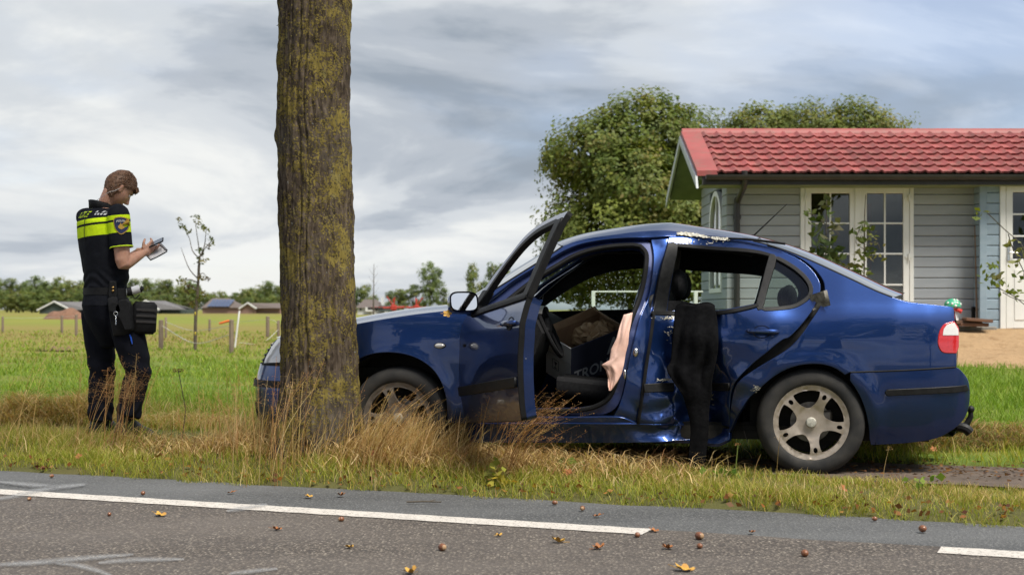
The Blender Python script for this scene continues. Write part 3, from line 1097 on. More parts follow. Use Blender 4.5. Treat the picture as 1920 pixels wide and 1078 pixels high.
# single door on the forward wing
DY = PY0
hb((6.89, DY - .05, HZ), (6.97, DY + .05, 2.83), .006).build("door_frame", M_UPVC, house); hb((7.72, DY - .05, HZ), (7.80, DY + .05, 2.83), .006).build("door_frame", M_UPVC, house); hb((6.97, DY - .05, 2.76), (7.72, DY + .05, 2.83), .006).build("door_frame", M_UPVC, house)
rows = [zpx(486, DY), zpx(443, DY), zpx(402, DY), zpx(361, DY)]
ds = glazed_door("side_door", 6.975, 7.715, HZ + .03, 2.755, DY, (xpx(1897, DY), 7.58), rows, 2, .1, house, False, label="white half-glazed single door on the forward wing")
hb((xpx(1900, DY), DY - .052, zpx(600, DY)), (7.57, DY - .044, zpx(505, DY)), .004).build("door_panel", M_UPVC, ds)
mb = MB(); x = xpx(1889, DY); z_ = zpx(474, DY)
hb((x - .018, DY - .062, z_ - .12), (x + .018, DY - .044, z_ + .10), .006, mb); mb.tube([Vector((x, DY - .06, z_)) - HO, Vector((x, DY - .10, z_)) - HO, Vector((x + .11, DY - .10, z_ - .005)) - HO], .011, 8); mb.build("door_handle", M_CHROME, ds)
# inside: lining, floor, a sofa, plant and shelves seen through the panes
mb = MB(); hb((HX0 + .08, HY1 - .12, HZ), (HX1 - .1, HY1 - .07, 2.9), 0, mb); hb((PX0 - .2, HY0 + .1, HZ), (PX0 - .14, HY1 - .1, 2.9), 0, mb); hb((HX0 + .06, HY0 + .08, HZ - .04), (HX1 - .07, HY1 - .06, HZ + .01), 0, mb); mb.build("room_lining", M_ROOM, house, smooth=0)
mb = MB(); hb((6.72, 21.9, 1.0), (9.3, 22.3, 2.5), 0, mb); mb.build("cupboard", M_DARKWOOD, house, smooth=0)
mb = MB(); hb((4.7, 21.9, HZ), (6.2, 22.7, 1.12), .08, mb); hb((4.7, 22.5, 1.1), (6.2, 22.85, 1.55), .08, mb); mb.build("sofa", pmat("beige_sofa_cloth", (.30, .26, .21), (.25, .21, .17), 9, rough=.95), house)
hb((5.55, 22.86, 1.2), (5.78, 22.9, 2.7)).build("curtain", pmat("red_brown_curtain", (.22, .06, .035), (.16, .045, .03), 8, rough=.95, stretch=(12, 1, 1)), house)
# knots and fittings on the wing
mb = MB(); c = P(1859, 341, PY0 - .03) - HO; mb.ball(c, (.035, .02, .035), 12, 8); mb.build("outside_lamp", pmat("rusty_brass", (.24, .15, .09), (.16, .10, .06), 20, rough=.6), house)
mb = MB(); c = P(1834, 338, HY0 - .06) - HO; mb.box(c - Vector((.03, .03, .06)), c + Vector((.03, .03, .06)), r=.01); mb.build("sensor_box", M_UPVC, house)
hb((6.58, HY0 - .09, zpx(600, HY0)), (6.62, HY0 - .022, zpx(575, HY0)), .005).build("wall_socket", M_SEAL, house)
# ------------------------------------------------------------------ far farm buildings, spoil heap, machines
M_FROOF = pmat("grey_fibre_roof", (.15, .145, .145), (.11, .105, .105), 3, rough=.85)
M_FROOFB = pmat("brown_tile_roof", (.13, .105, .09), (.10, .08, .07), 3, rough=.85)
M_FWHITE = pmat("white_farm_wall", (.62, .62, .60), (.55, .55, .53), 3, rough=.8)
M_FDARK = pmat("dark_green_boarding", (.055, .075, .070), (.045, .06, .056), 3, rough=.8)
M_FBRICK = pmat("far_red_brick", (.26, .16, .13), (.21, .13, .105), 6, rough=.85)
M_PV = pmat("solar_panel", (.075, .10, .17), (.05, .075, .14), 5, rough=.25, coat=.6)
M_DWIN = pmat("dark_far_window", (.03, .035, .04), None, 2, rough=.15)


def barn(name, label, x0, x1, y_eave, y_ridge, d, gable_px, roofm, wallm, trim=True, windows=(), depth=9.0, hip=0.0, extra=None):
    """long roof seen from the side: x0..x1 with its ridge, optional gable at the left end gable_px wide"""
    k = d / F
    bx = ((x0 + x1) / 2 - 960) * k
    t = thing(name, label, "building", (bx, d, 0))
    X = lambda px: (px - 960) * k - bx
    Z = lambda py: 1 - (py - HOR) * k
    ze, zr = Z(y_eave), Z(y_ridge)
    if gable_px:
        a, b = X(x0), X(x0 + gable_px); m = (a + b) / 2
        mb = MB(); mb.prism([(a, -.5), (b, -.5), (b, ze), (m, zr), (a, ze)], 0, depth, Matrix(((1, 0, 0, 0), (0, 0, 1, 0), (0, 1, 0, 0), (0, 0, 0, 1)))); mb.build("wall", wallm, t, smooth=0)
        w = X(x1) - b
        mb = MB(); mb.box((b - .2, 2.0, -.5), (X(x1), 2.0 + depth * .8, ze)); mb.build("wall", wallm, t, smooth=0)
        mb = MB()
        for s0, s1 in (((a - .3, ze - .15), (m, zr + .12)), ((b + .3, ze - .15), (m, zr + .12))):
            mb.add([(s0[0], -.4, s0[1]), (s1[0], -.4, s1[1]), (s1[0], depth, s1[1]), (s0[0], depth, s0[1])], [(0, 1, 2, 3)])
        mb.add([(m, 1.5, zr + .1), (X(x1) - hip, 1.5 + depth * .3, zr + .1), (X(x1) + .3, .8, ze - .1), (b - .1, .8, ze - .1)], [(0, 1, 2, 3)])
        mb.add([(m, 1.5, zr + .1), (X(x1) - hip, 1.5 + depth * .3, zr + .1), (X(x1) + .3, depth, ze - .1), (m, depth, ze - .1)], [(0, 1, 2, 3)])
        r = mb.build("roof", roofm, t, smooth=0)
        if trim:
            for s0, s1 in (((a - .4, ze - .2), (m, zr + .15)), ((b + .4, ze - .2), (m, zr + .15))):
                mb = MB(); mb.tube([(s0[0], -.45, s0[1]), (s1[0], -.45, s1[1])], .22, 4); mb.build("gable_trim", M_FWHITE, r, smooth=0)
    else:
        a, b = X(x0), X(x1)
        mb = MB(); mb.box((a + .3, 0, -.5), (b - .3, depth, ze)); mb.build("wall", wallm, t, smooth=0)
        mb = MB(); mb.add([(a, -.4, ze), (b, -.4, ze), (b - hip, depth / 2, zr), (a + hip * .5, depth / 2, zr), (a, depth + .4, ze), (b, depth + .4, ze)], [(0, 1, 2, 3), (4, 3, 2, 5), (0, 3, 4), (1, 5, 2)]); r = mb.build("roof", roofm, t, smooth=0)
    for (wx, wy, ww, wh) in windows:
        mb = MB(); mb.box((X(wx - ww / 2), -.12 if not gable_px else .6, Z(wy + wh / 2)), (X(wx + ww / 2), .15 if not gable_px else .9, Z(wy - wh / 2))); mb.build("window", M_DWIN, t, smooth=0)
    if extra: extra(t, X, Z, r)
    return t


barn("barn", "dark barn with white-edged gable left of the officer", 74, 168, 580, 566.5, 300, 58, M_FROOF, M_FDARK, windows=((108, 579, 34, 5),))
barn("barn", "low grey-roofed barn with white gable edge right of the officer's pouch", 252, 346, 579.5, 564.5, 290, 44, M_FROOF, M_FDARK, hip=5)
def pv(t, X, Z, r):
    for i in range(6):
        for j in range(3):
            mb = MB()
            f = lambda u, v: (X(389 + 42 * u) + (X(396) - X(389)) * v * .8, -.6 + 3.6 * v, Z(574.5) + (Z(561) - Z(574.5)) * v)
            u0, u1, v0, v1 = i / 6 + .008, (i + 1) / 6 - .008, j / 3 + .02, (j + 1) / 3 - .02
            mb.add([f(u0, v0), f(u1, v0), f(u1, v1), f(u0, v1)], [(0, 1, 2, 3)]); o = mb.build("solar_panel", M_PV, r, smooth=0)
            o.location.y = -.35
barn("farmhouse", "farmhouse with blue solar panels on its roof beside the sapling", 377, 450, 577, 559, 310, 0, M_FROOFB, M_FBRICK, hip=3, extra=pv)
barn("farmhouse", "small red brick house with brown roof just left of the trunk", 452, 523, 577, 569, 300, 26, M_FROOFB, M_FBRICK, depth=7)
def chim(t, X, Z, r):
    mb = MB(); mb.box((X(713), 1.5, Z(574)), (X(717), 2.6, Z(557))); mb.build("chimney", M_FWHITE, t, smooth=0)
    mb = MB(); mb.box((X(686), -.8, Z(584)), (X(699), .2, Z(576))); mb.build("porch", M_FWHITE, t, smooth=0)
    mb = MB(); mb.box((X(712), -2, Z(584)), (X(745), 2, Z(573))); mb.build("shed", M_FDARK, t, smooth=0)
barn("farmhouse", "grey-roofed white farmhouse just right of the trunk", 667, 722, 577, 561, 240, 0, M_FROOFB, M_FWHITE, windows=((676, 580, 4, 4), (706, 580, 4, 4)), hip=2, extra=chim)
# heap of brown soil
k = 130 / F
b = Vector(((124 - 960) * k, 130, 0))
vs, fs = [], []
nu, nv = 26, 10
for j in range(nv):
    for i in range(nu):
        a = 2 * math.pi * i / nu; r = 1 - j / (nv - 1)
        vs.append((2.35 * r * math.cos(a) * (1 + .1 * math.sin(3 * a)), 1.5 * r * math.sin(a), -.1 + (1.10 + .16 * math.sin(2.3 * math.cos(a) * r * 3) + random.uniform(-.05, .05)) * (1 - r ** 2.2)))
mb = MB(); mb.add(vs, [(j * nu + i, j * nu + (i + 1) % nu, (j + 1) * nu + (i + 1) % nu, (j + 1) * nu + i) for j in range(nv - 1) for i in range(nu)])
o = mb.build("soil_heap", pmat("brown_soil", (.22, .115, .070), (.15, .080, .05), 4, rough=.95, bump=.8, bscale=8, bdist=.1), None, smooth=60); o.location = b
tag(o, "mound of reddish brown soil in the meadow left of the officer", "soil heap")

# red hay machines
M_REDP = pmat("faded_red_paint", (.42, .035, .02), (.33, .03, .02), 6, rough=.5)
def tedder(px, d, label, mir):
    k = d / F
    b = Vector(((px - 960) * k, d, 0))
    t = thing("hay_tedder", label, "farm machine", b)
    mb = MB(); mb.box((-.35, -.3, .9), (.35, .3, 1.5), r=.08); mb.tube([(0, 0, .2), (0, 0, 1.0)], .12, 8); mb.build("gearbox", M_REDP, t)
    mb = MB(); mb.tube([(-mir * 1.3, 0, 1.25), (0, 0, 1.2), (mir * 2.6, .1, 1.15)], .12, 8); mb.tube([(0, 0, 1.4), (-mir * .1, 0, 2.4), (mir * .1, 0, 2.0)], .10, 6); mb.tube([(0, 0, 1.4), (mir * .8, 0, 2.5)], .07, 6); mb.build("frame", M_REDP, t)
    for k2 in range(6):
        a = math.pi * 2 * k2 / 6
        mb = MB(); mb.tube([(0, 0, .35), (1.1 * math.cos(a), 1.1 * math.sin(a), .30), (1.25 * math.cos(a), 1.25 * math.sin(a), .02)], .035, 5); mb.build("tine_arm", M_REDP, t)
    mb = MB(); mb.lathe([(.12, -.08), (.26, -.08), (.28, 0), (.26, .08), (.12, .08)], 16, Matrix.Translation((mir * .9, -.2, .28)) @ Matrix.Rotation(math.pi / 2, 4, 'X')); mb.build("wheel", M_RUBBER, t)
    mb = MB(); mb.box((mir * 1.2, -.25, .95), (mir * 3.0, .25, 1.25), r=.05); mb.build("deck", M_UNDER, t)
    return t
tedder(738, 165, "red hay tedder in the field, the one nearer the trunk", -1)
tedder(781, 175, "red hay tedder in the field, the one nearer the windscreen", 1)

# paddock fence: posts and tape
M_POST = pmat("weathered_post", (.22, .17, .125), (.15, .115, .085), 12, rough=.9, stretch=(1, 1, .2), bump=.4)
M_WPOST = pmat("white_plastic_post", (.72, .72, .70), None, 5, rough=.5)
M_TAPE = pmat("white_fence_tape", (.62, .62, .58), None, 5, rough=.6)


def fpost(name, label, px, ytop, ybot, r, mat, lean=0.0, group=None, d=None):
    d = d or (CAMZ - .09) * F / (ybot - HOR)
    b = P(px, ybot, d); b.z = float(H(b.x, b.y)) - .05
    h = (ybot - ytop) * d / F + .05
    t = thing(name, label, "fence post", b, 0, group)
    mb = MB(); mb.tube([(0, 0, 0), (lean * h * .5, 0, h * .5), (lean * h, 0, h * .98), (lean * h, 0, h)], [r, r * .98, r * .95, r * .7], 8); mb.build("post", mat, t)
    return t, b + Vector((lean * h, 0, h))


posts = {}
PL = [("thin wooden post at the far left edge of the meadow", 5, 594, 624, .05), ("wooden fence post left of the officer, the left of two", 116, 592, 625, .05), ("wooden fence post left of the officer, the right of two", 143, 590, 630, .05), ("grey wooden fence post nearest the officer's pouch", 302, 601, 656, .055), ("thin brown fence post beside the one nearest the pouch", 311, 596, 634, .04),
      ("wooden fence post midway between the sapling and the trunk", 502, 594, 633, .06), ("wooden fence post close to the left side of the trunk", 522, 601, 633, .05), ("slim far wooden post right of the sapling", 393, 599, 622, .05)]
for lb_, px, a, bt, r in PL:
    t, top = fpost("fence_post", lb_, px, a, bt, r, M_POST); posts[px] = top
t, posts[434] = fpost("fence_post", "wooden fence post with an orange gate handle on top", 434, 600, 663, .05, M_POST)
mb = MB(); mb.tube([(-.25, 0, .66), (-.07, 0, .71), (.02, 0, .72)], [.022, .026, .016], 8)
mb.build("gate_handle", pmat("orange_plastic", (.75, .16, .03), None, 5, rough=.4), t)
t, posts[440] = fpost("electric_fence_post", "leaning white plastic fence post beside the orange-handled one", 440, 583, 652, .022, M_WPOST, lean=.12)
for px, a, bt, lb_ in ((662, 578, 602, "short white post touching the right side of the trunk"), (677, 581, 603, "white fence post just right of the trunk"), (708, 578, 604, "white fence post left of the red farm machine"), (734, 583, 602, "white fence post standing before the red farm machine")):
    t, posts[px] = fpost("electric_fence_post", lb_, px, a, bt, .045, M_WPOST, d=42)


def tape(label, pts, r=.007):
    b = Vector(pts[0])
    mb = MB(); mb.tube([Vector(q) - b for q in crv([tuple(p_) for p_ in pts], 6)], r, 4)
    o = mb.build("fence_tape", M_TAPE); o.location = b
    return tag(o, label, "fence tape")
def mid(a, b, sag): m = (Vector(a) + Vector(b)) * .5; m.z -= sag; return m
tape("upper white fence tape from the pouch to the orange-handled post", [posts[311] - Vector((0, 0, .15)), mid(posts[311], posts[434], .32), posts[434] - Vector((0, 0, .12))])
tape("lower white fence tape sagging past the sapling", [posts[302] - Vector((0, 0, .12)), mid(posts[302], posts[434], .5), posts[434] - Vector((0, 0, .30))])
tape("sagging white fence tape from the leaning post towards the trunk", [posts[440] - Vector((0, 0, .75)), mid(posts[440], posts[522], .75), posts[522] - Vector((0, 0, .3))])
tape("far white fence tape behind the leaning post", [posts[393] - Vector((0, 0, .1)), mid(posts[393], posts[502], .15), posts[502] - Vector((0, 0, .1)), posts[522] - Vector((0, 0, .1))])
tape("white fence tape left of the officer", [posts[5] - Vector((0, 0, .05)), mid(posts[5], posts[116], .08), posts[116] - Vector((0, 0, .05)), posts[143] - Vector((0, 0, .05))], .006)
tape("white fence tape right of the trunk", [posts[662] - Vector((0, 0, .1)), posts[677] - Vector((0, 0, .1)), posts[708] - Vector((0, 0, .1)), posts[734] - Vector((0, 0, .1))], .010)
# narrow strip of turned soil in the meadow
k = 34.
vs = []
for i in range(60):
    u = i / 59
    for s_ in (0, 1):
        px = 55 + 90 * u; y = 30.5 + (1.0 * s_ + .25 * math.sin(u * 17)) * math.sin(math.pi * u) ** .5
        x = (px - 960) / F * y
        vs.append((x, y, float(H(x, y)) + .05 + .04 * math.sin(u * 40)))
mb = MB(); mb.add(vs, [(2 * i, 2 * i + 2, 2 * i + 3, 2 * i + 1) for i in range(59)]); o = mb.build("soil_strip", bpy.data.materials["brown_soil"]); tag(o, kind="structure")
# ------------------------------------------------------------------ trees
def leaf_mat(name, trans=.35):
    t = NT(name)
    at = t.n("ShaderNodeVertexColor"); at.layer_name = 'col'
    t.set(base=at.outputs[0], rough=.55, spec=.3)
    tl_ = t.n("ShaderNodeBsdfTranslucent")
    t.l(t.mix(1.0, at.outputs[0], (1.0, 1.05, .5), 'MULTIPLY'), tl_.inputs[0])
    mx = t.n("ShaderNodeMixShader"); mx.inputs[0].default_value = trans
    t.l(t.b.outputs[0], mx.inputs[1]); t.l(tl_.outputs[0], mx.inputs[2]); t.l(mx.outputs[0], t.out.inputs[0])
    return t.mat


M_LEAF = leaf_mat("leaf", .42)
M_GRASS = leaf_mat("grass_blade", .42)


def bark_mat():
    t = NT("lichen_bark")
    g = t.geo(); gz = t.geo((1, 1, .35))
    bark = t.ramp(t.noise(t.geo((1, 1, .22)), 48, 6, .7), [(.34, (.014, .011, .008)), (.50, (.070, .052, .037)), (.70, (.155, .122, .092))])  # streaked bark grain; its dark end also colours in the shade of fissures
    gry = t.ramp(t.noise(g, 2.2, 3), [(.5, 0.0), (.75, .5)])
    bark = t.mix(gry, bark, (.12, .108, .09))
    big = t.noise(g, 5.5, 5, .6)
    fine = t.noise(g, 80, 5, .65)
    blot = t.voro(g, 42, 'F1')
    m = t.math('ADD', t.math('MULTIPLY', big, .56), t.math('MULTIPLY', fine, .64))
    lich = t.ramp(m, [(.60, 0.0), (.635, 1.0)])
    spots = t.math('MULTIPLY', t.ramp(blot, [(.20, 1.0), (.30, 0.0)]), t.ramp(t.noise(g, 3.1, 3), [(.46, 0.0), (.56, 1.0)]))
    spots = t.math('MULTIPLY', spots, t.ramp(fine, [(.40, 0.0), (.52, 1.0)]))
    mask = t.math('MAXIMUM', lich, spots)
    lc = t.ramp(t.noise(g, 12, 4), [(.3, (.125, .098, .024)), (.55, (.230, .178, .042)), (.75, (.20, .18, .075))])
    base = t.mix(t.math('MULTIPLY', mask, .88), bark, lc)
    pale = t.ramp(t.noise(t.geo(loc=(5, 2, 1)), 30, 3), [(.70, 0.0), (.76, .6)])
    base = t.mix(pale, base, (.33, .36, .35))
    t.set(base=base, rough=.92, spec=.15)
    t.bump(t.math('ADD', t.math('MULTIPLY', t.noise(gz, 60, 6, .7), .8), t.math('MULTIPLY', mask, .25)), .9, .012)
    return t.mat


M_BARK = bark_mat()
M_TWIG = pmat("grey_brown_bark", (.095, .075, .052), (.060, .048, .034), 12, rough=.9, bump=.3)


def leaves(cent, size, col, rng, flat=.0, aspect=.6, out=None):
    """one folded diamond per leaf; returns verts, quads, colours"""
    N = len(cent)
    a = rng.normal(size=(N, 3)); a[:, 2] *= (1 - flat)
    a /= np.linalg.norm(a, axis=1)[:, None]
    b = rng.normal(size=(N, 3)); b -= a * (a * b).sum(1)[:, None]
    b /= np.linalg.norm(b, axis=1)[:, None]
    if out is not None:                            # blades mostly face outwards and up
        c = out / (np.linalg.norm(out, axis=1)[:, None] + 1e-9) + np.array((0, 0, .55)) + rng.normal(0, .42, (N, 3))
        c /= np.linalg.norm(c, axis=1)[:, None]
        a = np.cross(c, rng.normal(size=(N, 3))); a /= np.linalg.norm(a, axis=1)[:, None]
        b = np.cross(c, a)
    c = np.cross(a, b)
    sz = (size * rng.uniform(.6, 1.3, N))[:, None]
    v0 = cent - a * sz * .5; v2 = cent + a * sz * .5
    v1 = cent + b * sz * .5 * aspect + c * sz * .10; v3 = cent - b * sz * .5 * aspect + c * sz * .10
    V = np.stack([v0, v1, v2, v3], 1).reshape(-1, 3)
    Fq = np.arange(4 * N).reshape(N, 4)
    return V, Fq, np.repeat(col, 4, 0)


def crown_pts(lobes, nclump, per, crad, rng, shell=.55, squash=.75):
    """points in clumps through the outer part of a set of ellipsoid lobes [(centre, radii)]"""
    vol = np.array([l[1][0] * l[1][1] * l[1][2] for l in lobes]) ** .67
    vol /= vol.sum()
    pts, cid = [], []
    k = 0
    while k < nclump:
        i = rng.choice(len(lobes), p=vol)
        d = rng.normal(size=3); d /= np.linalg.norm(d)
        r = rng.uniform(shell, 1.0) ** .6
        p = np.array(lobes[i][0]) + d * r * np.array(lobes[i][1])
        deep = False
        for j, l in enumerate(lobes):
            if j != i and (((p - np.array(l[0])) / np.array(l[1])) ** 2).sum() < .35: deep = True
        if deep: continue
        q = np.clip(rng.normal(size=(per, 3)), -1.5, 1.5) * crad * rng.uniform(.6, 1.25) * np.array((1, 1, squash)) * .6
        pts.append(p + q); cid += [k] * per
        k += 1
    global CROWN_OUT
    P_ = np.vstack(pts)
    near = np.array([((P_ - np.array(l[0])) ** 2 / np.array(l[1]) ** 2).sum(1) for l in lobes]).argmin(0)
    CROWN_OUT = (P_ - np.array([l[0] for l in lobes])[near]) / np.array([l[1] for l in lobes])[near]
    return P_, np.array(cid)


def leaf_colors(cid, pal, rng, jit=.10):
    pal = np.array(pal)
    ck = rng.integers(0, len(pal), cid.max() + 1)
    c = pal[ck][cid] * (1 + rng.normal(0, .10, cid.max() + 1)[cid])[:, None]
    c = c * rng.uniform(1 - jit, 1 + jit, (len(cid), 1)) * rng.uniform(.93, 1.07, (len(cid), 3))
    return np.clip(c, .003, .6)


def limbs(mb, base, tops, r0, rng, segs=6, wob=.06):
    for tp in tops:
        a, b = np.array(base, float), np.array(tp, float)
        L = np.linalg.norm(b - a)
        pts = [tuple(a + (b - a) * t + rng.normal(0, wob, 3) * L * math.sin(math.pi * t) + np.array((0, 0, .10 * L * math.sin(math.pi * t)))) for t in np.linspace(0, 1, segs)]
        mb.tube(pts, [r0 * (1 - .85 * t) for t in np.linspace(0, 1, segs)], 7)


PAL_CHEST = [(.150, .190, .036), (.175, .205, .038), (.120, .160, .036), (.190, .205, .042), (.195, .180, .042), (.155, .188, .042)]
PAL_FAR = [(.185, .235, .070), (.155, .205, .068), (.135, .185, .068), (.235, .250, .075), (.210, .225, .075)]

# the roadside tree the car has stopped behind
rt = thing("roadside_tree", "large roadside tree trunk covered in yellow lichen in front of the car", "tree", (TREE_XY[0], TREE_XY[1], float(H(*TREE_XY)) - .05))
na, nz_ = 220, 620
aa = np.linspace(0, 2 * math.pi, na, endpoint=False)
zz = np.linspace(0, 6.2, nz_)
A, Z = np.meshgrid(aa, zz)
rad = np.interp(Z, [0, .15, .35, .6, 1.0, 1.6, 2.3, 3.0, 6.2], [.262, .25, .240, .231, .222, .2125, .2085, .211, .17])
rad = rad + .014 * fbm(np.cos(A) * 2 + 5, Z * 2.0 + np.sin(A) * 2, 5, 3) + .035 * np.exp(-Z / .18) * (np.cos(3 * A + 1) * .6 + np.cos(5 * A))
wrp = fbm(np.cos(A) * 3, Z * 2.6 + np.sin(A) * 3, 8, 3) * 1.5 + fbm(np.cos(A) * 9, Z * 11 + np.sin(A) * 9, 18, 2) * .8
rid = np.abs(np.sin(A * 15 + wrp)) * .55 + np.abs(np.sin(A * 26 + wrp * 2.1 + 2)) * .45
brk = fbm(np.cos(A) * 14, Z * 26 + np.sin(A) * 14, 13, 3)
rad = rad + .022 * (rid ** .55 - .55) + .0055 * brk * (.4 + rid)
# knob and branch collars on the left side
rad = rad + .016 * np.exp(-((A - math.pi) / .25) ** 2 - ((Z - 1.98) / .05) ** 2) + .012 * np.exp(-((A - math.pi) / .2) ** 2 - ((Z - 2.42) / .05) ** 2) + .03 * np.exp(-((A - math.pi) / .4) ** 2) * smoothstep(2.75, 2.95, Z)
bx = -.022 * smoothstep(1.2, 2.9, Z)
V = np.stack([rad * np.cos(A) + .012 * np.sin(Z * 2.1) + bx * 0 , rad * np.sin(A), Z], -1).reshape(-1, 3)
i = np.arange(na * nz_).reshape(nz_, na)
i2 = np.roll(i, -1, 1)
fq = np.stack([i[:-1].ravel(), i2[:-1].ravel(), i2[1:].ravel(), i[1:].ravel()], 1)
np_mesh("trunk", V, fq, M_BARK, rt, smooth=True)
rng = np.random.default_rng(21)
mb = MB()
tops = [(1.6, .5, 7.4), (-1.5, .9, 7.6), (.4, -1.5, 7.7), (-.5, 1.6, 7.9), (.2, .2, 9.2), (1.1, -1.0, 8.3), (-1.2, -1.1, 8.2)]
limbs(mb, (0, 0, 5.7), tops, .10, rng)
mb.tube([(-.20, .0, 2.66), (-.225, 0, 2.675), (-.24, -.01, 2.66)], .003, 4); mb.tube([(-.225, 0, 2.675), (-.235, 0, 2.69)], .002, 4)
mb.build("limbs", M_TWIG, rt)
lobes = [((t[0], t[1], t[2] + .2), (1.3, 1.3, .9)) for t in tops]
pts, cid = crown_pts(lobes, 150, 34, .45, rng)
V, Fq, C = leaves(pts, .17, leaf_colors(cid, PAL_CHEST, rng), rng)
np_mesh("crown", V, Fq, M_LEAF, rt, colors=C)


def tree(name, label, cat_group, px, py_base, d, lobes_px, nclump, per, crad, lsize, pal, seed, trunk_r=.2, zb=None, bark=None):
    """lobes given as (px, py, rx_px, ry_px, depth offset m) in the photo at depth d"""
    rng = np.random.default_rng(seed)
    k = d / F
    bz = float(H((px - 960) * k, d)) if zb is None else zb
    base = Vector(((px - 960) * k, d, bz))
    t = thing(name, label, "tree", base, 0, cat_group)
    lb = []
    for (lx, ly, rx, ry, dy) in lobes_px:
        c = P(lx, ly, d) - base
        lb.append(((c.x, c.y + dy, c.z), (rx * k, (rx * k + ry * k) * .5, ry * k)))
    mb = MB()
    hz = max(l[0][2] for l in lb)
    top0 = min(l[0][2] - l[1][2] * .6 for l in lb)
    fork = max(.5, .5 * top0 + .25 * hz)
    mb.tube([(0, 0, -.1), (.03, 0, fork * .5), (0, 0, fork)], [trunk_r * 1.25, trunk_r, trunk_r * .8], 9)
    limbs(mb, (0, 0, fork * .95), [l[0] for l in lb], trunk_r * .55, rng)
    mb.build("trunk", bark or M_TWIG, t)
    pts, cid = crown_pts(lb, nclump, per, crad, rng)
    V, Fq, C = leaves(pts, lsize, leaf_colors(cid, pal, rng), rng, out=CROWN_OUT)
    np_mesh("crown", V, Fq, M_LEAF, t, colors=C)
    return t


tree("chestnut_tree", "big dense green tree turning brown behind the summerhouse gable", None, 1200, 600, 52,
     [(1210, 250, 95, 75, 0), (1120, 290, 85, 70, -.8), (1070, 300, 55, 60, 0), (1285, 280, 90, 80, .5), (1180, 360, 110, 80, -1.6), (1075, 425, 58, 65, -1), (1250, 400, 100, 90, -1), (1140, 450, 90, 80, -2), (1340, 330, 70, 90, 1), (1220, 500, 130, 80, -1), (1330, 480, 80, 90, 0), (1090, 510, 80, 60, 0)],
     1150, 64, .50, .172, PAL_CHEST, 31, .42)
tree("chestnut_tree", "green tree showing above the middle of the red roof ridge", None, 1530, 600, 60,
     [(1420, 250, 70, 48, 0), (1510, 245, 75, 46, 0), (1600, 240, 60, 44, 0), (1650, 245, 50, 40, 0), (1560, 330, 150, 80, 0)],
     480, 66, .55, .17, [(.15, .18, .038), (.175, .195, .04), (.13, .16, .038), (.20, .19, .048)], 32, .35)

# far line of trees left of the trunk: five shapes, each tree its own copy
protos = []
for kx in range(6):
    rng = np.random.default_rng(50 + kx)
    lb = []
    for q in range(rng.integers(4, 7)):
        lb.append(((rng.uniform(-1.9, 1.9), rng.uniform(-1.5, 1.5), rng.uniform(3.0, 7.8)), (rng.uniform(1.3, 2.3), 1.8, rng.uniform(1.3, 2.2))))
    lb.append(((0, 0, 8.2), (1.3, 1.3, 1.4)))
    lb.append(((rng.uniform(-1, 1), 0, 2.2), (2.2, 1.6, 1.6)))
    pts, cid = crown_pts(lb, 150, 26, .62, rng, .4)
    col = np.array(PAL_FAR)[rng.permutation(len(PAL_FAR))[:3]] * np.array([[1, 1, 1.0]])
    V, Fq, C = leaves(pts, .40, leaf_colors(cid, col, rng), rng, out=CROWN_OUT)
    me1 = np_mesh("crown", V, Fq, M_LEAF, colors=C)
    mb = MB(); mb.tube([(0, 0, -.5), (0, 0, 3), (0.1, 0, 6)], [.28, .22, .1], 6); limbs(mb, (0, 0, 2.5), [l[0] for l in lb], .12, rng, 4)
    me2 = mb.build("trunk", M_TWIG)
    protos.append((me1.data, me2.data))
    bpy.data.objects.remove(me1); bpy.data.objects.remove(me2)


def far_tree(px, ytop, d, kind, label, group, rz=0, wide=1.0, name="distant_tree"):
    k = d / F
    h = (580 - ytop) * k + 1.0
    t = thing(name, label, "tree", ((px - 960) * k, d, 0), rz, group)
    s = h / 9.3
    t.scale = (s * wide, s * wide, s)
    for me, nm in zip(protos[kind], ("crown", "trunk")):
        o = bpy.data.objects.new(nm, me); COL.objects.link(o); o.parent = t
    return t


rl = random.Random(11)
TL = [(-30, 518), (-2, 520), (22, 527), (44, 533), (66, 524), (88, 530), (112, 521), (134, 527), (158, 531), (180, 526), (206, 530), (232, 527), (256, 525), (276, 522), (296, 529), (318, 527), (338, 536), (362, 531), (386, 552), (412, 548), (438, 547), (458, 544), (478, 538), (500, 532), (522, 534), (548, 530), (575, 536), (610, 540), (645, 545)]
for (px, yt) in TL:
    far_tree(px + rl.uniform(-4, 4), yt + rl.uniform(-5, 3), 420 + rl.uniform(-25, 25), rl.randrange(6), "green broadleaf tree in the far tree line left of the trunk", "far tree line on the left", rl.uniform(0, 6.28), rl.uniform(.95, 1.3))
for (px, yt) in [(a + rl.uniform(-5, 5), 531 + 10 * abs(math.sin(a))) for a in range(-20, 660, 17)]:
    far_tree(px, yt + (12 if 370 < px < 460 else 0), 445, rl.randrange(6), "green broadleaf tree in the far tree line left of the trunk", "far tree line on the left", rl.uniform(0, 6), 1.35)
for (px, yt) in [(-15, 540), (35, 545), (60, 548), (100, 545), (150, 546), (215, 545), (270, 548), (310, 552), (352, 554), (425, 560), (468, 558), (510, 556)]:
    far_tree(px, yt, 385, rl.randrange(6), "low bushy tree at the foot of the far tree line", "bushes under the far tree line", rl.uniform(0, 6), 1.7)
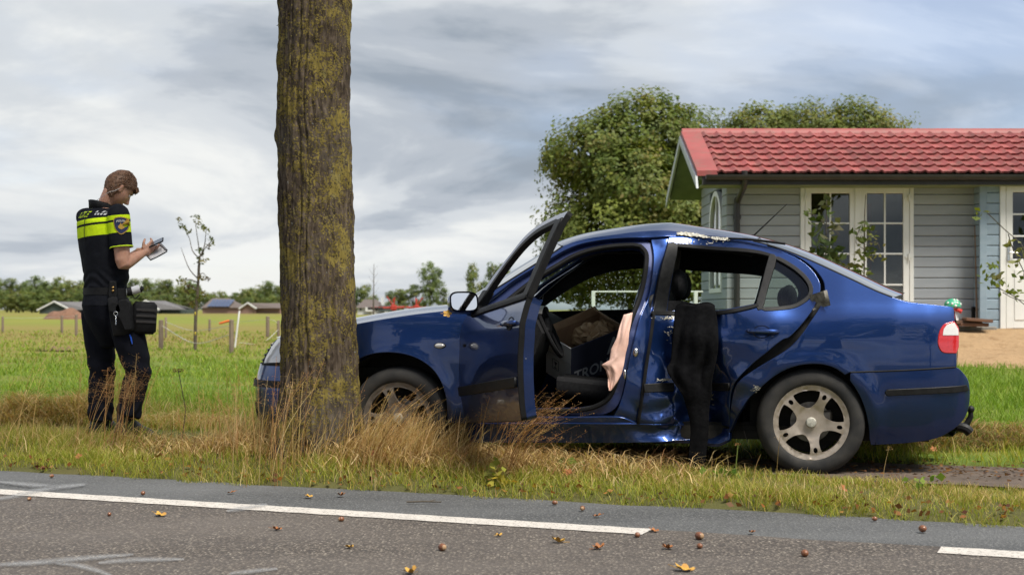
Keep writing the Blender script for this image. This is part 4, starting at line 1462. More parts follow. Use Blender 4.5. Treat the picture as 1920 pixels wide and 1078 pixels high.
R_T = [(668, 540, .9, 1, "dark green tree just right of the trunk on the horizon"), (690, 533, 1.0, 4, "dense dark tree behind the small grey-roofed farmhouse"), (733, 545, 1.0, 0, "small pale tree left of the red farm machine"), (748, 540, 1.3, 2, "bushy tree behind the red farm machine"),
       (775, 535, 1.2, 3, "bushy green tree left of the tall poplar"), (806, 494, .85, 1, "tall round-topped poplar on the horizon above the bonnet"), (832, 540, 1.2, 5, "bushy tree right of the tall poplar"), (848, 556, 1.2, 2, "low yellowish bush by the windscreen base"),
       (888, 494, .58, 4, "slim pale poplar left of the pair above the mirror"), (921, 494, .62, 0, "slim pale poplar in the middle above the mirror"), (944, 497, .62, 3, "slim pale poplar nearest the windscreen"), (905, 545, 1.6, 1, "low bush between the poplars and the mirror"), (980, 530, 1.0, 2, "tree seen through the windscreen")]
for (px, yt, wd, kd, lb_) in R_T:
    far_tree(px, yt, 360, kd, lb_, None, rl.uniform(0, 6), wd)
# bare pole-like tree by the farm
b = P(700, 588, 150); b.z = 0
t = thing("bare_tree", "thin bare leafless tree standing before the grey-roofed farmhouse", "tree", b)
mb = MB(); top = P(701, 495, 150) - b
mb.tube([(0, 0, -.2), (0.02, 0, 2.2), (.06, 0, top.z)], [.10, .07, .02], 6); tr_ = mb.build("trunk", M_TWIG, t)
for k in range(9):
    z0 = 1.8 + k * .4; sd = (-1) ** k
    mb = MB(); mb.tube([(.03, 0, z0), (.03 + sd * .5, rl.uniform(-.3, .3), z0 + .7)], [.02, .006], 4); mb.build("twig", M_TWIG, t)

# young tree in the meadow
b = P(369, 655, 31); b.z = float(H(b.x, b.y))
t = thing("sapling", "slender young tree with sparse leaves standing in the meadow", "tree", b)
def SP(px, py, dy=0): return tuple(P(px, py, 31) - b + Vector((0, dy, 0)))
mb = MB(); mb.tube(crv([SP(366, 656), SP(367, 590), SP(371, 540), SP(373, 500), SP(374, 480)], 3), [.042] + [.036] * 5 + [.03] * 4 + [.025] * 3, 8)
mb.build("trunk", M_TWIG, t)
mb = MB()
br = [[(374, 485), (362, 470), (352, 445), (341, 418)], [(374, 482), (372, 455), (370, 425), (367, 408)], [(374, 482), (381, 460), (386, 440), (385, 425)], [(376, 480), (384, 466), (394, 455), (401, 447)], [(371, 525), (355, 505), (344, 480), (338, 464)], [(371, 530), (356, 524), (345, 526), (334, 528)], [(372, 520), (380, 512), (388, 522)], [(370, 545), (358, 535), (350, 545), (345, 558)], [(371, 540), (380, 545), (388, 555)]]
for q in br:
    mb.tube(crv([SP(x, y, rl.uniform(-.15, .15)) for x, y in q], 3), [.014 * (1 - .75 * i / (3 * (len(q) - 1))) for i in range(3 * (len(q) - 1) + 1)], 5)
mb.build("branches", M_TWIG, t)
rng = np.random.default_rng(5)
cl = [(338, 412, 4), (345, 425, 6), (352, 435, 5), (367, 408, 6), (372, 418, 5), (380, 425, 6), (386, 430, 6), (396, 448, 6), (399, 455, 4), (389, 460, 5), (376, 470, 5), (374, 490, 5), (383, 488, 4), (335, 526, 5), (345, 528, 6), (355, 535, 7), (350, 545, 7), (346, 556, 6), (360, 545, 7), (376, 520, 5), (386, 522, 5), (372, 560, 7), (382, 552, 6), (362, 570, 4), (356, 566, 4)]
pts, cid = [], []
for k, (x, y, n) in enumerate(cl):
    q = np.array([SP(x + rng.normal(0, 3.2), y + rng.normal(0, 3), rng.normal(0, .12)) for _ in range(n * 3)])
    pts.append(q); cid += [k] * len(q)
V, Fq, C = leaves(np.vstack(pts), .085, leaf_colors(np.array(cid), [(.12, .13, .02), (.08, .10, .02), (.15, .13, .03), (.10, .07, .03)], rng), rng, aspect=.5)
np_mesh("crown", V, Fq, M_LEAF, t, colors=C)
mb = MB()
for py in (588, 625): mb.tube([SP(366, py), SP(368, py)], .05, 8)
mb.build("tree_tie", pmat("yellow_tie", (.55, .42, .03), None, 3, rough=.6), t)

# two young fruit trees before the glazed doors, and the branch at the right edge
def young(name, label, d, stem, twigs, leafs, lsize, pal, seed, r=.014):
    b = P(stem[0][0], stem[0][1], d); b.z = float(H(b.x, b.y))
    t = thing(name, label, "plant", b)
    rng = np.random.default_rng(seed)
    L = lambda px, py, dy=0: tuple(P(px, py, d) - b + Vector((0, dy, 0)))
    mb = MB(); s = crv([(0, 0, -.02)] + [L(*q) for q in stem[1:]], 4); mb.tube(s, [r * (1 - .7 * i / len(s)) for i in range(len(s))], 6); mb.build("stem", M_TWIG, t)
    if twigs:
        mb = MB()
        for q in twigs: mb.tube(crv([L(x, y, rng.normal(0, .05)) for x, y in q], 4), .005, 4)
        mb.build("twigs", M_TWIG, t)
    pts = np.vstack([np.array([L(x + rng.normal(0, sp), y + rng.normal(0, sp * .8), rng.normal(0, .10)) for _ in range(n)]) for (x, y, n, sp) in leafs])
    cid = np.concatenate([[k] * q[2] for k, q in enumerate(leafs)])
    V, Fq, C = leaves(pts, lsize, leaf_colors(cid, pal, rng), rng, flat=.3, aspect=.55)
    np_mesh("foliage", V, Fq, M_LEAF, t, colors=C)
    return t


young("young_fruit_tree", "leafy young tree with large leaves before the left glazed door", 15.5, [(1546, 690), (1547, 600), (1548, 500), (1550, 375)], [[(1548, 480), (1530, 465), (1512, 475)], [(1549, 440), (1562, 430), (1575, 440)], [(1548, 420), (1525, 405), (1512, 400)], [(1549, 390), (1538, 380)]],
      [(1551, 376, 3, 5), (1540, 386, 4, 7), (1556, 396, 5, 8), (1524, 402, 5, 7), (1540, 412, 6, 9), (1560, 418, 5, 8), (1535, 432, 10, 11), (1560, 440, 8, 9), (1540, 455, 12, 12), (1556, 465, 10, 12), (1535, 475, 12, 12), (1558, 485, 12, 11), (1545, 500, 12, 12), (1570, 480, 5, 7), (1530, 520, 8, 9)], .13, [(.06, .085, .022), (.085, .105, .028), (.05, .07, .02), (.10, .10, .05)], 71)
young("young_fruit_tree", "slim young tree with small yellowish leaves before the right glazed door", 15.3, [(1620, 690), (1620, 560), (1621, 420), (1623, 365)], [[(1621, 470), (1605, 455), (1612, 430)], [(1621, 460), (1640, 455), (1648, 468)], [(1620, 510), (1600, 495), (1588, 500)]],
      [(1610, 432, 8, 7), (1625, 425, 7, 6), (1635, 440, 9, 8), (1645, 458, 8, 7), (1615, 450, 10, 8), (1630, 470, 10, 9), (1640, 480, 6, 6), (1610, 475, 8, 8), (1598, 495, 9, 8), (1612, 505, 10, 9), (1590, 508, 6, 6), (1625, 515, 6, 7)], .085, [(.14, .145, .03), (.11, .125, .03), (.17, .15, .04), (.08, .10, .025)], 72, .012)
young("garden_shrub", "sparse shrub branches with pale leaves at the right edge before the white door", 13.5, [(1960, 700), (1950, 600), (1935, 540), (1918, 480)], [[(1950, 600), (1910, 560), (1880, 545), (1858, 530)], [(1935, 545), (1915, 470), (1885, 430), (1848, 400)], [(1940, 560), (1905, 470), (1885, 440)], [(1945, 570), (1900, 560), (1885, 548)]],
      [(1840, 398, 4, 4), (1838, 406, 3, 4), (1895, 455, 6, 5), (1912, 470, 8, 8), (1862, 500, 10, 6), (1858, 525, 12, 8), (1870, 520, 8, 7), (1880, 534, 8, 6), (1890, 548, 6, 6), (1912, 520, 8, 8), (1915, 550, 8, 8), (1905, 490, 6, 7)], .075, [(.20, .21, .03), (.15, .18, .03), (.12, .15, .03), (.24, .22, .08)], 73, .010)

# avenue on the camera's side of the road, out of frame but mirrored in the paint
rng = np.random.default_rng(91)
VV, FF, CC = [], [], []
o_ = 0
for s in (-12, -4.5, 3.0, 10.5, 26):
    x, y = xy(s, -3.2)
    lb = [((x + rng.uniform(-1.6, 1.6), y + rng.uniform(-1.6, 1.6), rng.uniform(4.2, 8.5)), (1.9, 1.9, 1.6)) for _ in range(7)]
    pts, cid = crown_pts(lb, 90, 26, .7, rng)
    V, Fq, C = leaves(pts, .42, leaf_colors(cid, PAL_CHEST, rng), rng)
    VV.append(V); FF.append(Fq + o_); CC.append(C); o_ += len(V)
    th = np.linspace(0, 2 * math.pi, 9)[:-1]
    V = np.array([(x + r * math.cos(a), y + r * math.sin(a), z) for z, r in ((-.1, .3), (2, .24), (5.5, .16)) for a in th])
    Fq = np.array([(j * 8 + k, j * 8 + (k + 1) % 8, (j + 1) * 8 + (k + 1) % 8, (j + 1) * 8 + k) for j in range(2) for k in range(8)])
    VV.append(V); FF.append(Fq + o_); CC.append(np.full((len(V), 3), .06)); o_ += len(V)
av = np_mesh("out_of_frame_avenue_trees", np.vstack(VV), np.vstack(FF), M_LEAF, colors=np.vstack(CC))
tag(av, "row of leafy avenue trees on the near side of the road", "trees", None, "stuff")
car = thing("sedan_car", "crashed dark blue four-door sedan with crushed side and open front door", "car", CAR_O, -CAR_YAW)


def surf(x, z, side=-1, off=0.0, dent=0.0):
    s = car_S(x, z, dent if side < 0 else 0.0) + off
    return np.stack([x, side * s, z], -1)


def panel(name, poly, mat, parent, holes=(), side=-1, off=0.0, dent=1.0, step=.04, flange=.025, rim=.0, fmat=None, back=None):
    """sheet cut to an outline in (x, z) and laid on the flank, with turned-in edges"""
    vo, tris, loops = tri_poly(poly, holes, step)
    x, z = vo[:, 0], vo[:, 1]
    co = surf(x, z, side, off, dent)
    e = .004
    dx = (surf(x + e, z, side, off, dent) - surf(x - e, z, side, off, dent))
    dz = (surf(x, z + e, side, off, dent) - surf(x, z - e, side, off, dent))
    nr = np.cross(dx, dz)
    nr /= np.linalg.norm(nr, axis=1)[:, None]
    nr *= np.sign(nr[:, 1] * side)[:, None]
    V = [co]; N = [nr]; Fc = [tris if side < 0 else tris[:, ::-1]]
    MI = [np.zeros(len(tris), int)]
    base = len(co)
    for lp in loops:
        if not flange: break
        lp = list(lp)
        m = len(lp)
        P0 = co[lp]; Nn = nr[lp]
        tg = np.roll(P0, -1, 0) - np.roll(P0, 1, 0)
        tg /= np.linalg.norm(tg, axis=1)[:, None] + 1e-9
        outn = np.cross(tg, Nn)
        # orient outwards from the sheet
        cen2 = vo[lp]
        t2 = np.roll(cen2, -1, 0) - np.roll(cen2, 1, 0)
        area = np.sum(cen2[:, 0] * np.roll(cen2[:, 1], -1) - np.roll(cen2[:, 0], -1) * cen2[:, 1])
        n2 = np.stack([t2[:, 1], -t2[:, 0]], 1) * (1 if area > 0 else -1)
        if lp != list(loops[0]): n2 = -n2
        sg = np.sign(outn[:, 0] * n2[:, 0] + outn[:, 2] * n2[:, 1])
        outn *= np.where(sg == 0, 1, sg)[:, None]
        r = min(.005, flange * .4)
        rings = [(P0, Nn), (P0 + outn * r * .7 - Nn * r * .3, (Nn + outn)), (P0 + outn * r - Nn * r, outn), (P0 + outn * r - Nn * flange, outn)]
        ids = []
        for (pp, nn) in rings:
            V.append(pp); N.append(nn / (np.linalg.norm(nn, axis=1)[:, None] + 1e-9))
            ids.append(np.arange(base, base + m)); base += m
        for a, b in zip(ids[:-1], ids[1:]):
            a2, b2 = np.roll(a, -1), np.roll(b, -1)
            q1 = np.stack([a, a2, b2], 1); q2 = np.stack([a, b2, b], 1)
            q = np.vstack([q1, q2])
            Fc.append(q); MI.append(np.ones(len(q), int) if fmat else np.zeros(len(q), int))
    V = np.vstack(V); N = np.vstack(N); Fc = np.vstack(Fc); MI = np.concatenate(MI)
    # make winding agree with the normals
    fn = np.cross(V[Fc[:, 1]] - V[Fc[:, 0]], V[Fc[:, 2]] - V[Fc[:, 0]])
    flip = (fn * N[Fc].mean(1)).sum(1) < 0
    Fc[flip] = Fc[flip][:, ::-1]
    o = np_mesh(name, V, Fc, None, parent, smooth=True)
    me = o.data
    for m_ in ([mat, fmat] if fmat else [mat]):
        me.materials.append(m_)
    if fmat: me.polygons.foreach_set('material_index', MI.astype(np.int32))
    if len(me.vertices) == len(N):
        me.normals_split_custom_set_from_vertices([tuple(q) for q in N])
    return o


def loft(name, edge, mat, parent, crown, bow, nv=25, off=0.0, dz=0.0, shrink=0.0, dent=1.0, p=2.0, near_only=False, thick=0.0):
    """sheet across the car between a flank edge [(x, z)...] and its mirror image; crown and bow may vary along the edge"""
    ed = np.array(edge, float)
    m = len(ed)
    cr = np.interp(np.linspace(0, 1, m), np.linspace(0, 1, len(crown)), crown) if hasattr(crown, '__len__') else np.full(m, crown)
    bw = np.interp(np.linspace(0, 1, m), np.linspace(0, 1, len(bow)), bow) if hasattr(bow, '__len__') else np.full(m, bow)
    v = np.linspace(-1, 1, nv)
    sN = car_S(ed[:, 0], ed[:, 1], dent) - shrink
    sF = car_S(ed[:, 0], ed[:, 1], 0) - shrink
    V = np.zeros((m, nv, 3))
    w = 1 - np.abs(v) ** p
    for i in range(m):
        yy = np.where(v < 0, v * sN[i], v * sF[i])
        V[i, :, 0] = ed[i, 0] - bw[i] * w
        V[i, :, 1] = yy
        V[i, :, 2] = ed[i, 1] + cr[i] * w + dz
    idx = np.arange(m * nv).reshape(m, nv)
    Fq = np.stack([idx[:-1, :-1].ravel(), idx[:-1, 1:].ravel(), idx[1:, 1:].ravel(), idx[1:, :-1].ravel()], 1)
    o = np_mesh(name, V.reshape(-1, 3), Fq, mat, parent, smooth=True)
    if thick:
        md = o.modifiers.new("thickness", 'SOLIDIFY'); md.thickness = thick; md.offset = 0
    return o


# ---- outlines traced on the near flank (photo pixels laid on the flank surface)
E_HOOD = cpx([(508, 652), (530, 640), (560, 632), (600, 622), (662, 609.6), (720, 599), (780, 590), (840, 583), (866, 579)])
E_WIND = cpx([(872, 577), (905, 557), (940, 536), (986, 507), (1028, 481), (1056, 462)])
E_ROOF = cpx([(1056, 462), (1080, 453), (1111, 446), (1153, 440), (1195, 434.5), (1236, 432), (1264, 433), (1306, 438), (1348, 443), (1390, 449), (1412, 453)])
E_RGL = cpx([(1412, 453), (1440, 460), (1473, 470.5), (1515, 487), (1557, 506), (1600, 526), (1640, 545), (1673, 558)])
E_BOOT = cpx([(1673, 558), (1702, 566.7), (1740, 571), (1782, 575.7), (1787, 579)])
L_ARCHF = cpx([(840, 792), (839, 765), (836, 740), (827, 713), (811, 690), (786, 672), (757, 662), (724, 659), (690, 664), (662, 679), (642, 704), (630, 735), (626, 765), (628, 792)])
L_ARCHR = cpx([(1632, 831), (1630, 800), (1624, 770), (1613, 741), (1595, 713), (1572, 692), (1543, 682), (1508, 682), (1477, 690), (1450, 705), (1425, 726), (1404, 745), (1390, 765), (1378, 785), (1367, 811)])
L_FENREAR = cpx([(893, 590), (876, 601), (866, 615), (861, 635), (862, 660), (864, 711), (870, 752), (876, 792)])
fx0 = car_px(600, 622)
_fend_top = [q for q in E_HOOD if q[0] >= car_px(545, 636)[0]]
fender_poly = _fend_top + [car_px(893, 588)] + L_FENREAR[1:] + L_ARCHF + [(L_ARCHF[-1][0] - .13, L_ARCHF[-1][1] + .30), (_fend_top[0][0] + .06, .66), (_fend_top[0][0] - .01, _fend_top[0][1] - .03)]
panel("front_fender", fender_poly, M_PAINT, car)
panel("front_fender", fender_poly, M_PAINT, car, side=1)

rail_poly = cpx([(870, 579), (905, 558), (940, 537), (986, 508), (1028, 482), (1056, 463)])[:-1] + E_ROOF + cpx([(1412, 453), (1440, 460)]) + \
    cpx([(1436, 461.5), (1410, 455.5), (1369, 448), (1327, 443.5), (1290, 441), (1254, 441.5)]) + \
    cpx([(1216, 444), (1174, 444.5), (1132, 448), (1090, 456), (1059, 468), (1028, 486), (969, 521), (942, 541), (905, 570), (893, 585)])
panel("roof_rail", rail_poly, M_PAINT, car, step=.03)
panel("roof_rail", rail_poly, M_PAINT, car, side=1, step=.03)

# roof, glass and lids that span the car
roof = loft("roof", E_ROOF, M_PAINT, car, [.045, .06, .068, .072, .075, .07, .06, .05], [.10, .05, .02, 0, 0, 0, -.03, -.06], p=2.6, nv=31)
loft("headliner", E_ROOF, M_LINER, car, [.04, .05, .06, .06, .05, .04], [.1, .03, 0, 0, -.03, -.06], dz=-.05, shrink=.04, p=2.6, dent=.3)
ws = loft("windscreen", E_WIND, M_GLASS, car, [.03, .035, .045], [.16, .14, .10], p=2.2, shrink=.012)
hood = loft("bonnet", E_HOOD, M_PAINT, car, [.035, .045, .05, .05, .045, .03], [.10, .13, .12, .1, .12, .18], p=2.3, dz=.002, shrink=.004, nv=31)
loft("rear_window", E_RGL, M_GLASS, car, [.05, .045, .04, .035], [-.06, -.09, -.12, -.14], p=2.3, shrink=.02)
loft("boot_lid", E_BOOT + [(E_BOOT[-1][0] + .012, E_BOOT[-1][1] - .02), (E_BOOT[-1][0] + .02, E_BOOT[-1][1] - .10), (E_BOOT[-1][0] + .022, E_BOOT[-1][1] - .25), (E_BOOT[-1][0] + .02, .64)],
     M_PAINT, car, [.010, .012, .012, .01, .005, 0, 0], [-.05, -.05, -.045, -.04, -.04, -.04, -.05], p=2.6, shrink=.012, nv=31)
mb = MB()
mb.grid(lambda u, v: (-.02 + .38 * v, (-.72 + 1.44 * u), .93 + .012 * v - .03 * abs(u - .5)), 12, 4)
mb.build("cowl_panel", M_BLACKTRIM, car)
# seam rubber round the windscreen and rear window, wipers, washer jet
for ed, nm in ((E_WIND, "windscreen_seal"), (E_RGL, "rear_window_seal")):
    for sd in (-1, 1):
        mb = MB()
        mb.tube([tuple(surf(np.array(q[0]), np.array(q[1]), sd, -.006, 1.0)) for q in ed], .008, 6)
        mb.build(nm, M_SEAL, car)
mb = MB(); mb.tube([(.28, -.1, .985), (.36, -.35, .982), (.40, -.6, .968)], .007, 6); mb.tube([(.22, -.05, .98), (.28, -.1, .985)], .01, 6)
mb.build("wiper", M_BLACKTRIM, car)
mb = MB(); mb.box((.16, -.33, .965), (.21, -.29, .99), r=.008); mb.build("washer_jet", M_BLACKTRIM, car)

# rear quarter and C pillar
L_QFRONT = cpx([(1367, 811), (1371, 765), (1378, 730), (1390, 712), (1415, 694), (1445, 676), (1482, 652), (1504, 628), (1523, 600), (1537, 578), (1546, 556), (1547, 533), (1538, 515), (1522, 498), (1500, 483), (1478, 473), (1450, 463)])
L_TAIL = cpx([(1789, 603), (1772, 608), (1763, 622), (1760, 640), (1763, 653), (1771, 660), (1793, 661)])
quarter_poly = list(reversed(L_ARCHR[7:])) [:0] + L_QFRONT + E_RGL[8:] + E_BOOT[1:-1] + [car_px(1788, 581)] + L_TAIL + [car_px(1793, 687)] + cpx([(1793, 687), (1740, 691), (1680, 694), (1620, 696), (1593, 697)])[1:] + [q for q in L_ARCHR if q[0] < car_px(1588, 700)[0]][:-1]
panel("rear_quarter_panel", quarter_poly, M_PAINT, car, step=.035)
quarter_far = [(2.10, .31), (2.16, .52), (2.34, .66), (2.50, .86), (2.60, 1.04)] + [q for q in L_QFRONT if q[1] > 1.06] + quarter_poly[len(L_QFRONT):]
panel("rear_quarter_panel", quarter_far, M_PAINT, car, side=1, step=.05)
# tail lamp: red with a clear reversing section
tl = L_TAIL + [car_px(1797, 650), car_px(1797, 615)]
zmid = car_px(1770, 629)[1]
red = [q for q in tl]
o = panel("tail_lamp", red, M_RED, car, off=.006, step=.02, flange=.03)
o["label"] = "red and clear wrap-round tail lamp"
wh = [car_px(px, py) for px, py in ((1768, 628), (1770, 617), (1776, 609), (1789, 605), (1796, 617), (1797, 628))]
panel("reversing_lens", wh, M_WLENS, o, off=.009, step=.02, flange=.006)
o = panel("tail_lamp", red, M_RED, car, side=1, off=.006, step=.03, flange=.03)
panel("reversing_lens", wh, M_WLENS, o, side=1, off=.009, step=.03, flange=.006)

# rear bumper with strip
B_SEAM = cpx([(1793, 689.5), (1740, 693), (1680, 696), (1620, 698.5), (1596, 699.5)])
L_BEND = cpx([(1793, 689.5), (1801, 695), (1813, 710), (1817, 724), (1818, 740), (1816, 762), (1808, 783), (1797, 796)])
bump_poly = list(reversed(B_SEAM)) + L_BEND[1:] + cpx([(1797, 796), (1782, 807), (1753, 821), (1702, 829), (1634, 833)])[1:] + [q for q in L_ARCHR if q[0] > car_px(1594, 700)[0] and q[1] > .19]
rb = panel("rear_bumper", bump_poly, M_PAINT, car, off=.006, step=.035, dent=0)
panel("rear_bumper", bump_poly, M_PAINT, car, side=1, off=.006, step=.05)
loft("rear_bumper_face", L_BEND + [(L_BEND[-1][0] - .03, .22)], M_PAINT, car, 0, -.012, p=3, off=0, nv=21, dent=0)
mb = MB(); mb.tube([tuple(surf(np.array(q[0]), np.array(q[1]), -1, .004)) for q in cpx([(1594, 698), (1680, 695), (1740, 692), (1792, 688.3)], 5)], .0055, 6); mb.build("bumper_seam", M_SEAL, rb)
strip = cpx([(1663, 731.5), (1740, 728), (1790, 725), (1812, 722.5)]) + cpx([(1816, 731), (1790, 734.5), (1740, 737.5), (1664, 741)]) + [car_px(1660.5, 736)]
panel("bumper_strip", strip, M_BLACKTRIM, rb, off=.017, step=.02, flange=.014, dent=0)
# tow bar
mb = MB(); mb.tube([(3.30, 0, .20), (3.45, 0, .205), (3.52, 0, .24), (3.545, 0, .29), (3.545, 0, .32)], [.024, .024, .022, .018, .015], 10); mb.ball((3.545, 0, .335), .024, 12, 8)
mb.box((3.2, -.12, .17), (3.44, .12, .23), r=.02); mb.build("tow_hitch", M_BLACKTRIM, car)
mb = MB(); mb.tube([tuple(v) for v in crv([(3.40, -.30, .25), (3.46, -.32, .24), (3.49, -.32, .215)], 3)], .03, 10); mb.build("tow_socket", M_BLACKTRIM, car)

# sill
sill_poly = cpx([(879, 783), (1000, 783), (1100, 783), (1160, 783), (1195, 795), (1240, 797), (1300, 801), (1366, 808)]) + cpx([(1366, 824), (1340, 832), (1296, 826), (1240, 828), (1160, 829), (1000, 829), (880, 829)])
panel("sill", sill_poly, M_PAINT, car, step=.03, off=-.004)
sill_far = [(.46, .34), (2.1, .34), (2.1, .17), (.46, .17)]
panel("sill", sill_far, M_PAINT, car, side=1, step=.06)
mb = MB()
mb.tube([tuple(surf(np.array(q[0]), np.array(q[1]), -1, .003, 1.0)) for q in cpx([(900, 794), (1050, 794), (1160, 795), (1230, 797), (1297, 801)], 6)], .005, 6)
mb.build("sill_ridge", M_PAINT, car)

# front opening: body-coloured aperture step, rubber seal
OPEN_OUT = cpx([(893, 592), (905, 575), (942, 546), (969, 525), (1028, 490), (1059, 471), (1090, 459), (1132, 451), (1174, 447.5), (1206, 447.5)]) + \
    cpx([(1218, 455), (1223, 478), (1221, 515), (1213, 553), (1195, 599), (1183, 648), (1174, 687), (1169, 720), (1158, 757), (1137, 775), (1095, 781), (1037, 783)]) + cpx([(880, 783), (872, 740), (867, 680), (872, 630)])
OPEN_IN = cpx([(925, 585), (955, 560), (1000, 525), (1045, 497), (1075, 480), (1110, 468), (1150, 461.5), (1185, 459.5)]) + \
    cpx([(1200, 462), (1210, 474), (1211, 490), (1207, 520), (1197, 560), (1180, 605), (1169, 648), (1161, 690), (1151, 725), (1137, 750), (1112, 764), (1080, 770)]) + cpx([(1000, 771), (930, 771), (905, 769), (895, 740), (893, 680), (899, 620)])
panel("door_aperture", OPEN_OUT, M_DULLBLUE, car, holes=[OPEN_IN], off=-.045, flange=.05, step=.03)
_mid = [tuple(.45 * np.array(a) + .55 * np.array(b)) for a, b in zip(OPEN_IN, OPEN_IN)]
mb = MB()
mb.tube([tuple(surf(np.array(q[0]), np.array(q[1]), -1, -.035, 1.0)) for q in OPEN_IN + OPEN_IN[:1]], .016, 8, cap=False)
mb.build("door_seal", M_SEAL, car)

# B pillar, crumpled
bp = cpx([(1221, 449), (1226, 478), (1224, 515), (1217, 553), (1199, 599), (1187, 648), (1178, 687), (1173, 720), (1163, 757), (1150, 783)]) + cpx([(1192, 792), (1199, 755), (1207, 705), (1213, 650), (1221, 592), (1232, 540), (1243, 490), (1251, 447)])
BPI = panel("b_pillar", bp, M_PAINT, car, off=-.02, step=.022, flange=.03)
mb = MB()
for (px, py, w, h) in ((1191, 661, .028, .045), (1171, 702, .016, .05)):
    q = car_px(px, py)
    c = surf(np.array(q[0]), np.array(q[1]), -1, -.015, 1.0)
    mb.ball(tuple(c), (w * .6, .012, h * .6), 12, 6)
mb.build("door_striker", M_CHROME, BPI)

# rear door, sprung at its trailing edge
RD_LEAD = cpx([(1255, 444), (1244, 490), (1233, 540), (1223, 584), (1222, 600), (1217, 642), (1211, 683), (1206, 725), (1200, 767), (1196, 794)])
RD_BOT = cpx([(1200, 796), (1250, 797), (1300, 798), (1366, 800)])
RD_TRAIL = cpx([(1366, 796), (1367, 753), (1372, 727), (1383, 708), (1410, 681), (1438, 658), (1466, 636), (1480, 630), (1503, 606), (1523, 579), (1534, 556), (1537, 536), (1530, 518), (1515, 500), (1494, 485), (1473, 475), (1448, 465.5), (1410, 458), (1369, 450.5), (1327, 446), (1290, 443.5), (1258, 443.5)])
RW = cpx([(1270, 458), (1306, 461), (1348, 465), (1390, 468), (1421, 472), (1444, 478)]) + cpx([(1438, 500), (1428, 540), (1420, 569)]) + cpx([(1400, 573), (1344, 583), (1300, 584), (1247, 583)]) + cpx([(1250, 560), (1260, 510), (1269, 465)])
RQ = cpx([(1454, 484), (1473, 494), (1494, 508), (1511, 525), (1518, 540), (1516, 552), (1506, 562), (1486, 572), (1454, 576), (1428, 577)]) + cpx([(1434, 550), (1444, 515)])
rd = panel("rear_door", RD_LEAD + RD_BOT[1:] + RD_TRAIL[1:], M_PAINT, car, holes=[RW, RQ], off=.004, step=.026, flange=.035)
rd["label"] = "crushed blue rear door with deep vertical dent"
panel("quarter_glass", RQ, M_GLASSD, rd, off=-.012, step=.05, flange=0)


def lower(poly, k):
    """same opening with its head lowered"""
    return [(q[0], .95 + (q[1] - .95) * k if q[1] > .95 else q[1]) for q in poly]


def offset_poly(poly, d):
    p = np.array(poly); n = len(p)
    ar = np.sum(p[:, 0] * np.roll(p[:, 1], -1) - np.roll(p[:, 0], -1) * p[:, 1])
    t = np.roll(p, -1, 0) - np.roll(p, 1, 0)
    t /= np.linalg.norm(t, axis=1)[:, None] + 1e-9
    nn = np.stack([t[:, 1], -t[:, 0]], 1) * (1 if ar > 0 else -1)
    return [tuple(q) for q in p + nn * d]


panel("window_trim", offset_poly(RQ, .016), M_BLACKTRIM, rd, holes=[offset_poly(RQ, -.002)], off=.008, step=.03, flange=.01)
div = cpx([(1444, 476), (1455, 482), (1446, 515), (1436, 548), (1428, 579), (1418, 573), (1427, 540), (1437, 500)], 2)
panel("window_divider", div, M_BLACKTRIM, rd, off=.0095, step=.03, flange=.02)
btrim = cpx([(1253.5, 455), (1270, 458), (1262, 500), (1252, 545), (1246, 583)], 2) + cpx([(1224, 583), (1233, 540), (1244, 490)], 2)
panel("pillar_trim", btrim, M_BLACKTRIM, rd, off=.0095, step=.03, flange=.02)
sillr = cpx([(1224, 583), (1290, 585), (1344, 584), (1400, 574), (1421, 569)]) + cpx([(1421, 573), (1400, 579), (1344, 589.5), (1290, 590.5), (1222, 589)])
panel("window_seal", sillr, M_SEAL, rd, off=.014, step=.03, flange=.03)
topt = cpx([(1270, 456), (1306, 459), (1348, 463), (1390, 466), (1421, 470), (1446, 476.5)]) + cpx([(1444, 480), (1421, 474.5), (1390, 471), (1348, 468), (1306, 464), (1270, 461)])
panel("window_seal", topt, M_SEAL, rd, off=.008, step=.03, flange=.03)
for seg in (((1209, 721), (1262, 720), (1262, 733), (1209, 735)), ((1328, 722), (1365, 720), (1364, 732), (1328, 734))):
    panel("door_moulding", cpx(list(seg) , 1), M_BLACKTRIM, rd, off=.022, step=.03, flange=.02)


def handle(name, a, b, parent, side=-1, off=.03, dent=1.0):
    pa, pb = car_px(*a), car_px(*b)
    pts = []
    for t, o_, r in ((0, 0, .010), (.06, .022, .012), (.3, off, .0145), (.7, off, .0145), (.94, .022, .012), (1, 0, .010)):
        x = pa[0] + (pb[0] - pa[0]) * t; z = pa[1] + (pb[1] - pa[1]) * t
        pts.append(tuple(surf(np.array(x), np.array(z), side, o_, dent)))
    mb = MB(); mb.tube(crv(pts, 4), [.011 + .004 * math.sin(math.pi * i / (len(crv(pts, 4)) - 1)) for i in range(len(crv(pts, 4)))], 10)
    return mb.build(name, M_PAINT, parent)


def recess_shade(px, py, parent, w=.052, h=.038, side=-1, dent=1.0, off=.0):
    """near-flat black dish behind a handle, coloured as the shade of a hand recess"""
    c = car_px(px, py)
    mb = MB()
    rings = [(1.0, .006), (.86, .0035), (.8, .003)]
    vs = []
    n = 24
    for (k, o_) in rings:
        for i in range(n):
            a = 2 * math.pi * i / n
            x = c[0] + w * k * math.cos(a); z = c[1] + h * k * math.sin(a)
            vs.append(tuple(surf(np.array(x), np.array(z), side, o_ + off, dent)))
    fs = [(j * n + i, j * n + (i + 1) % n, (j + 1) * n + (i + 1) % n, (j + 1) * n + i) for j in range(len(rings) - 1) for i in range(n)]
    fs.append(tuple(range((len(rings) - 1) * n, len(rings) * n)))
    mb.add(vs, fs)
    return mb.build("handle_recess_shade", M_SEAL, parent)  # black colour gives the shade of a recess the skin lacks


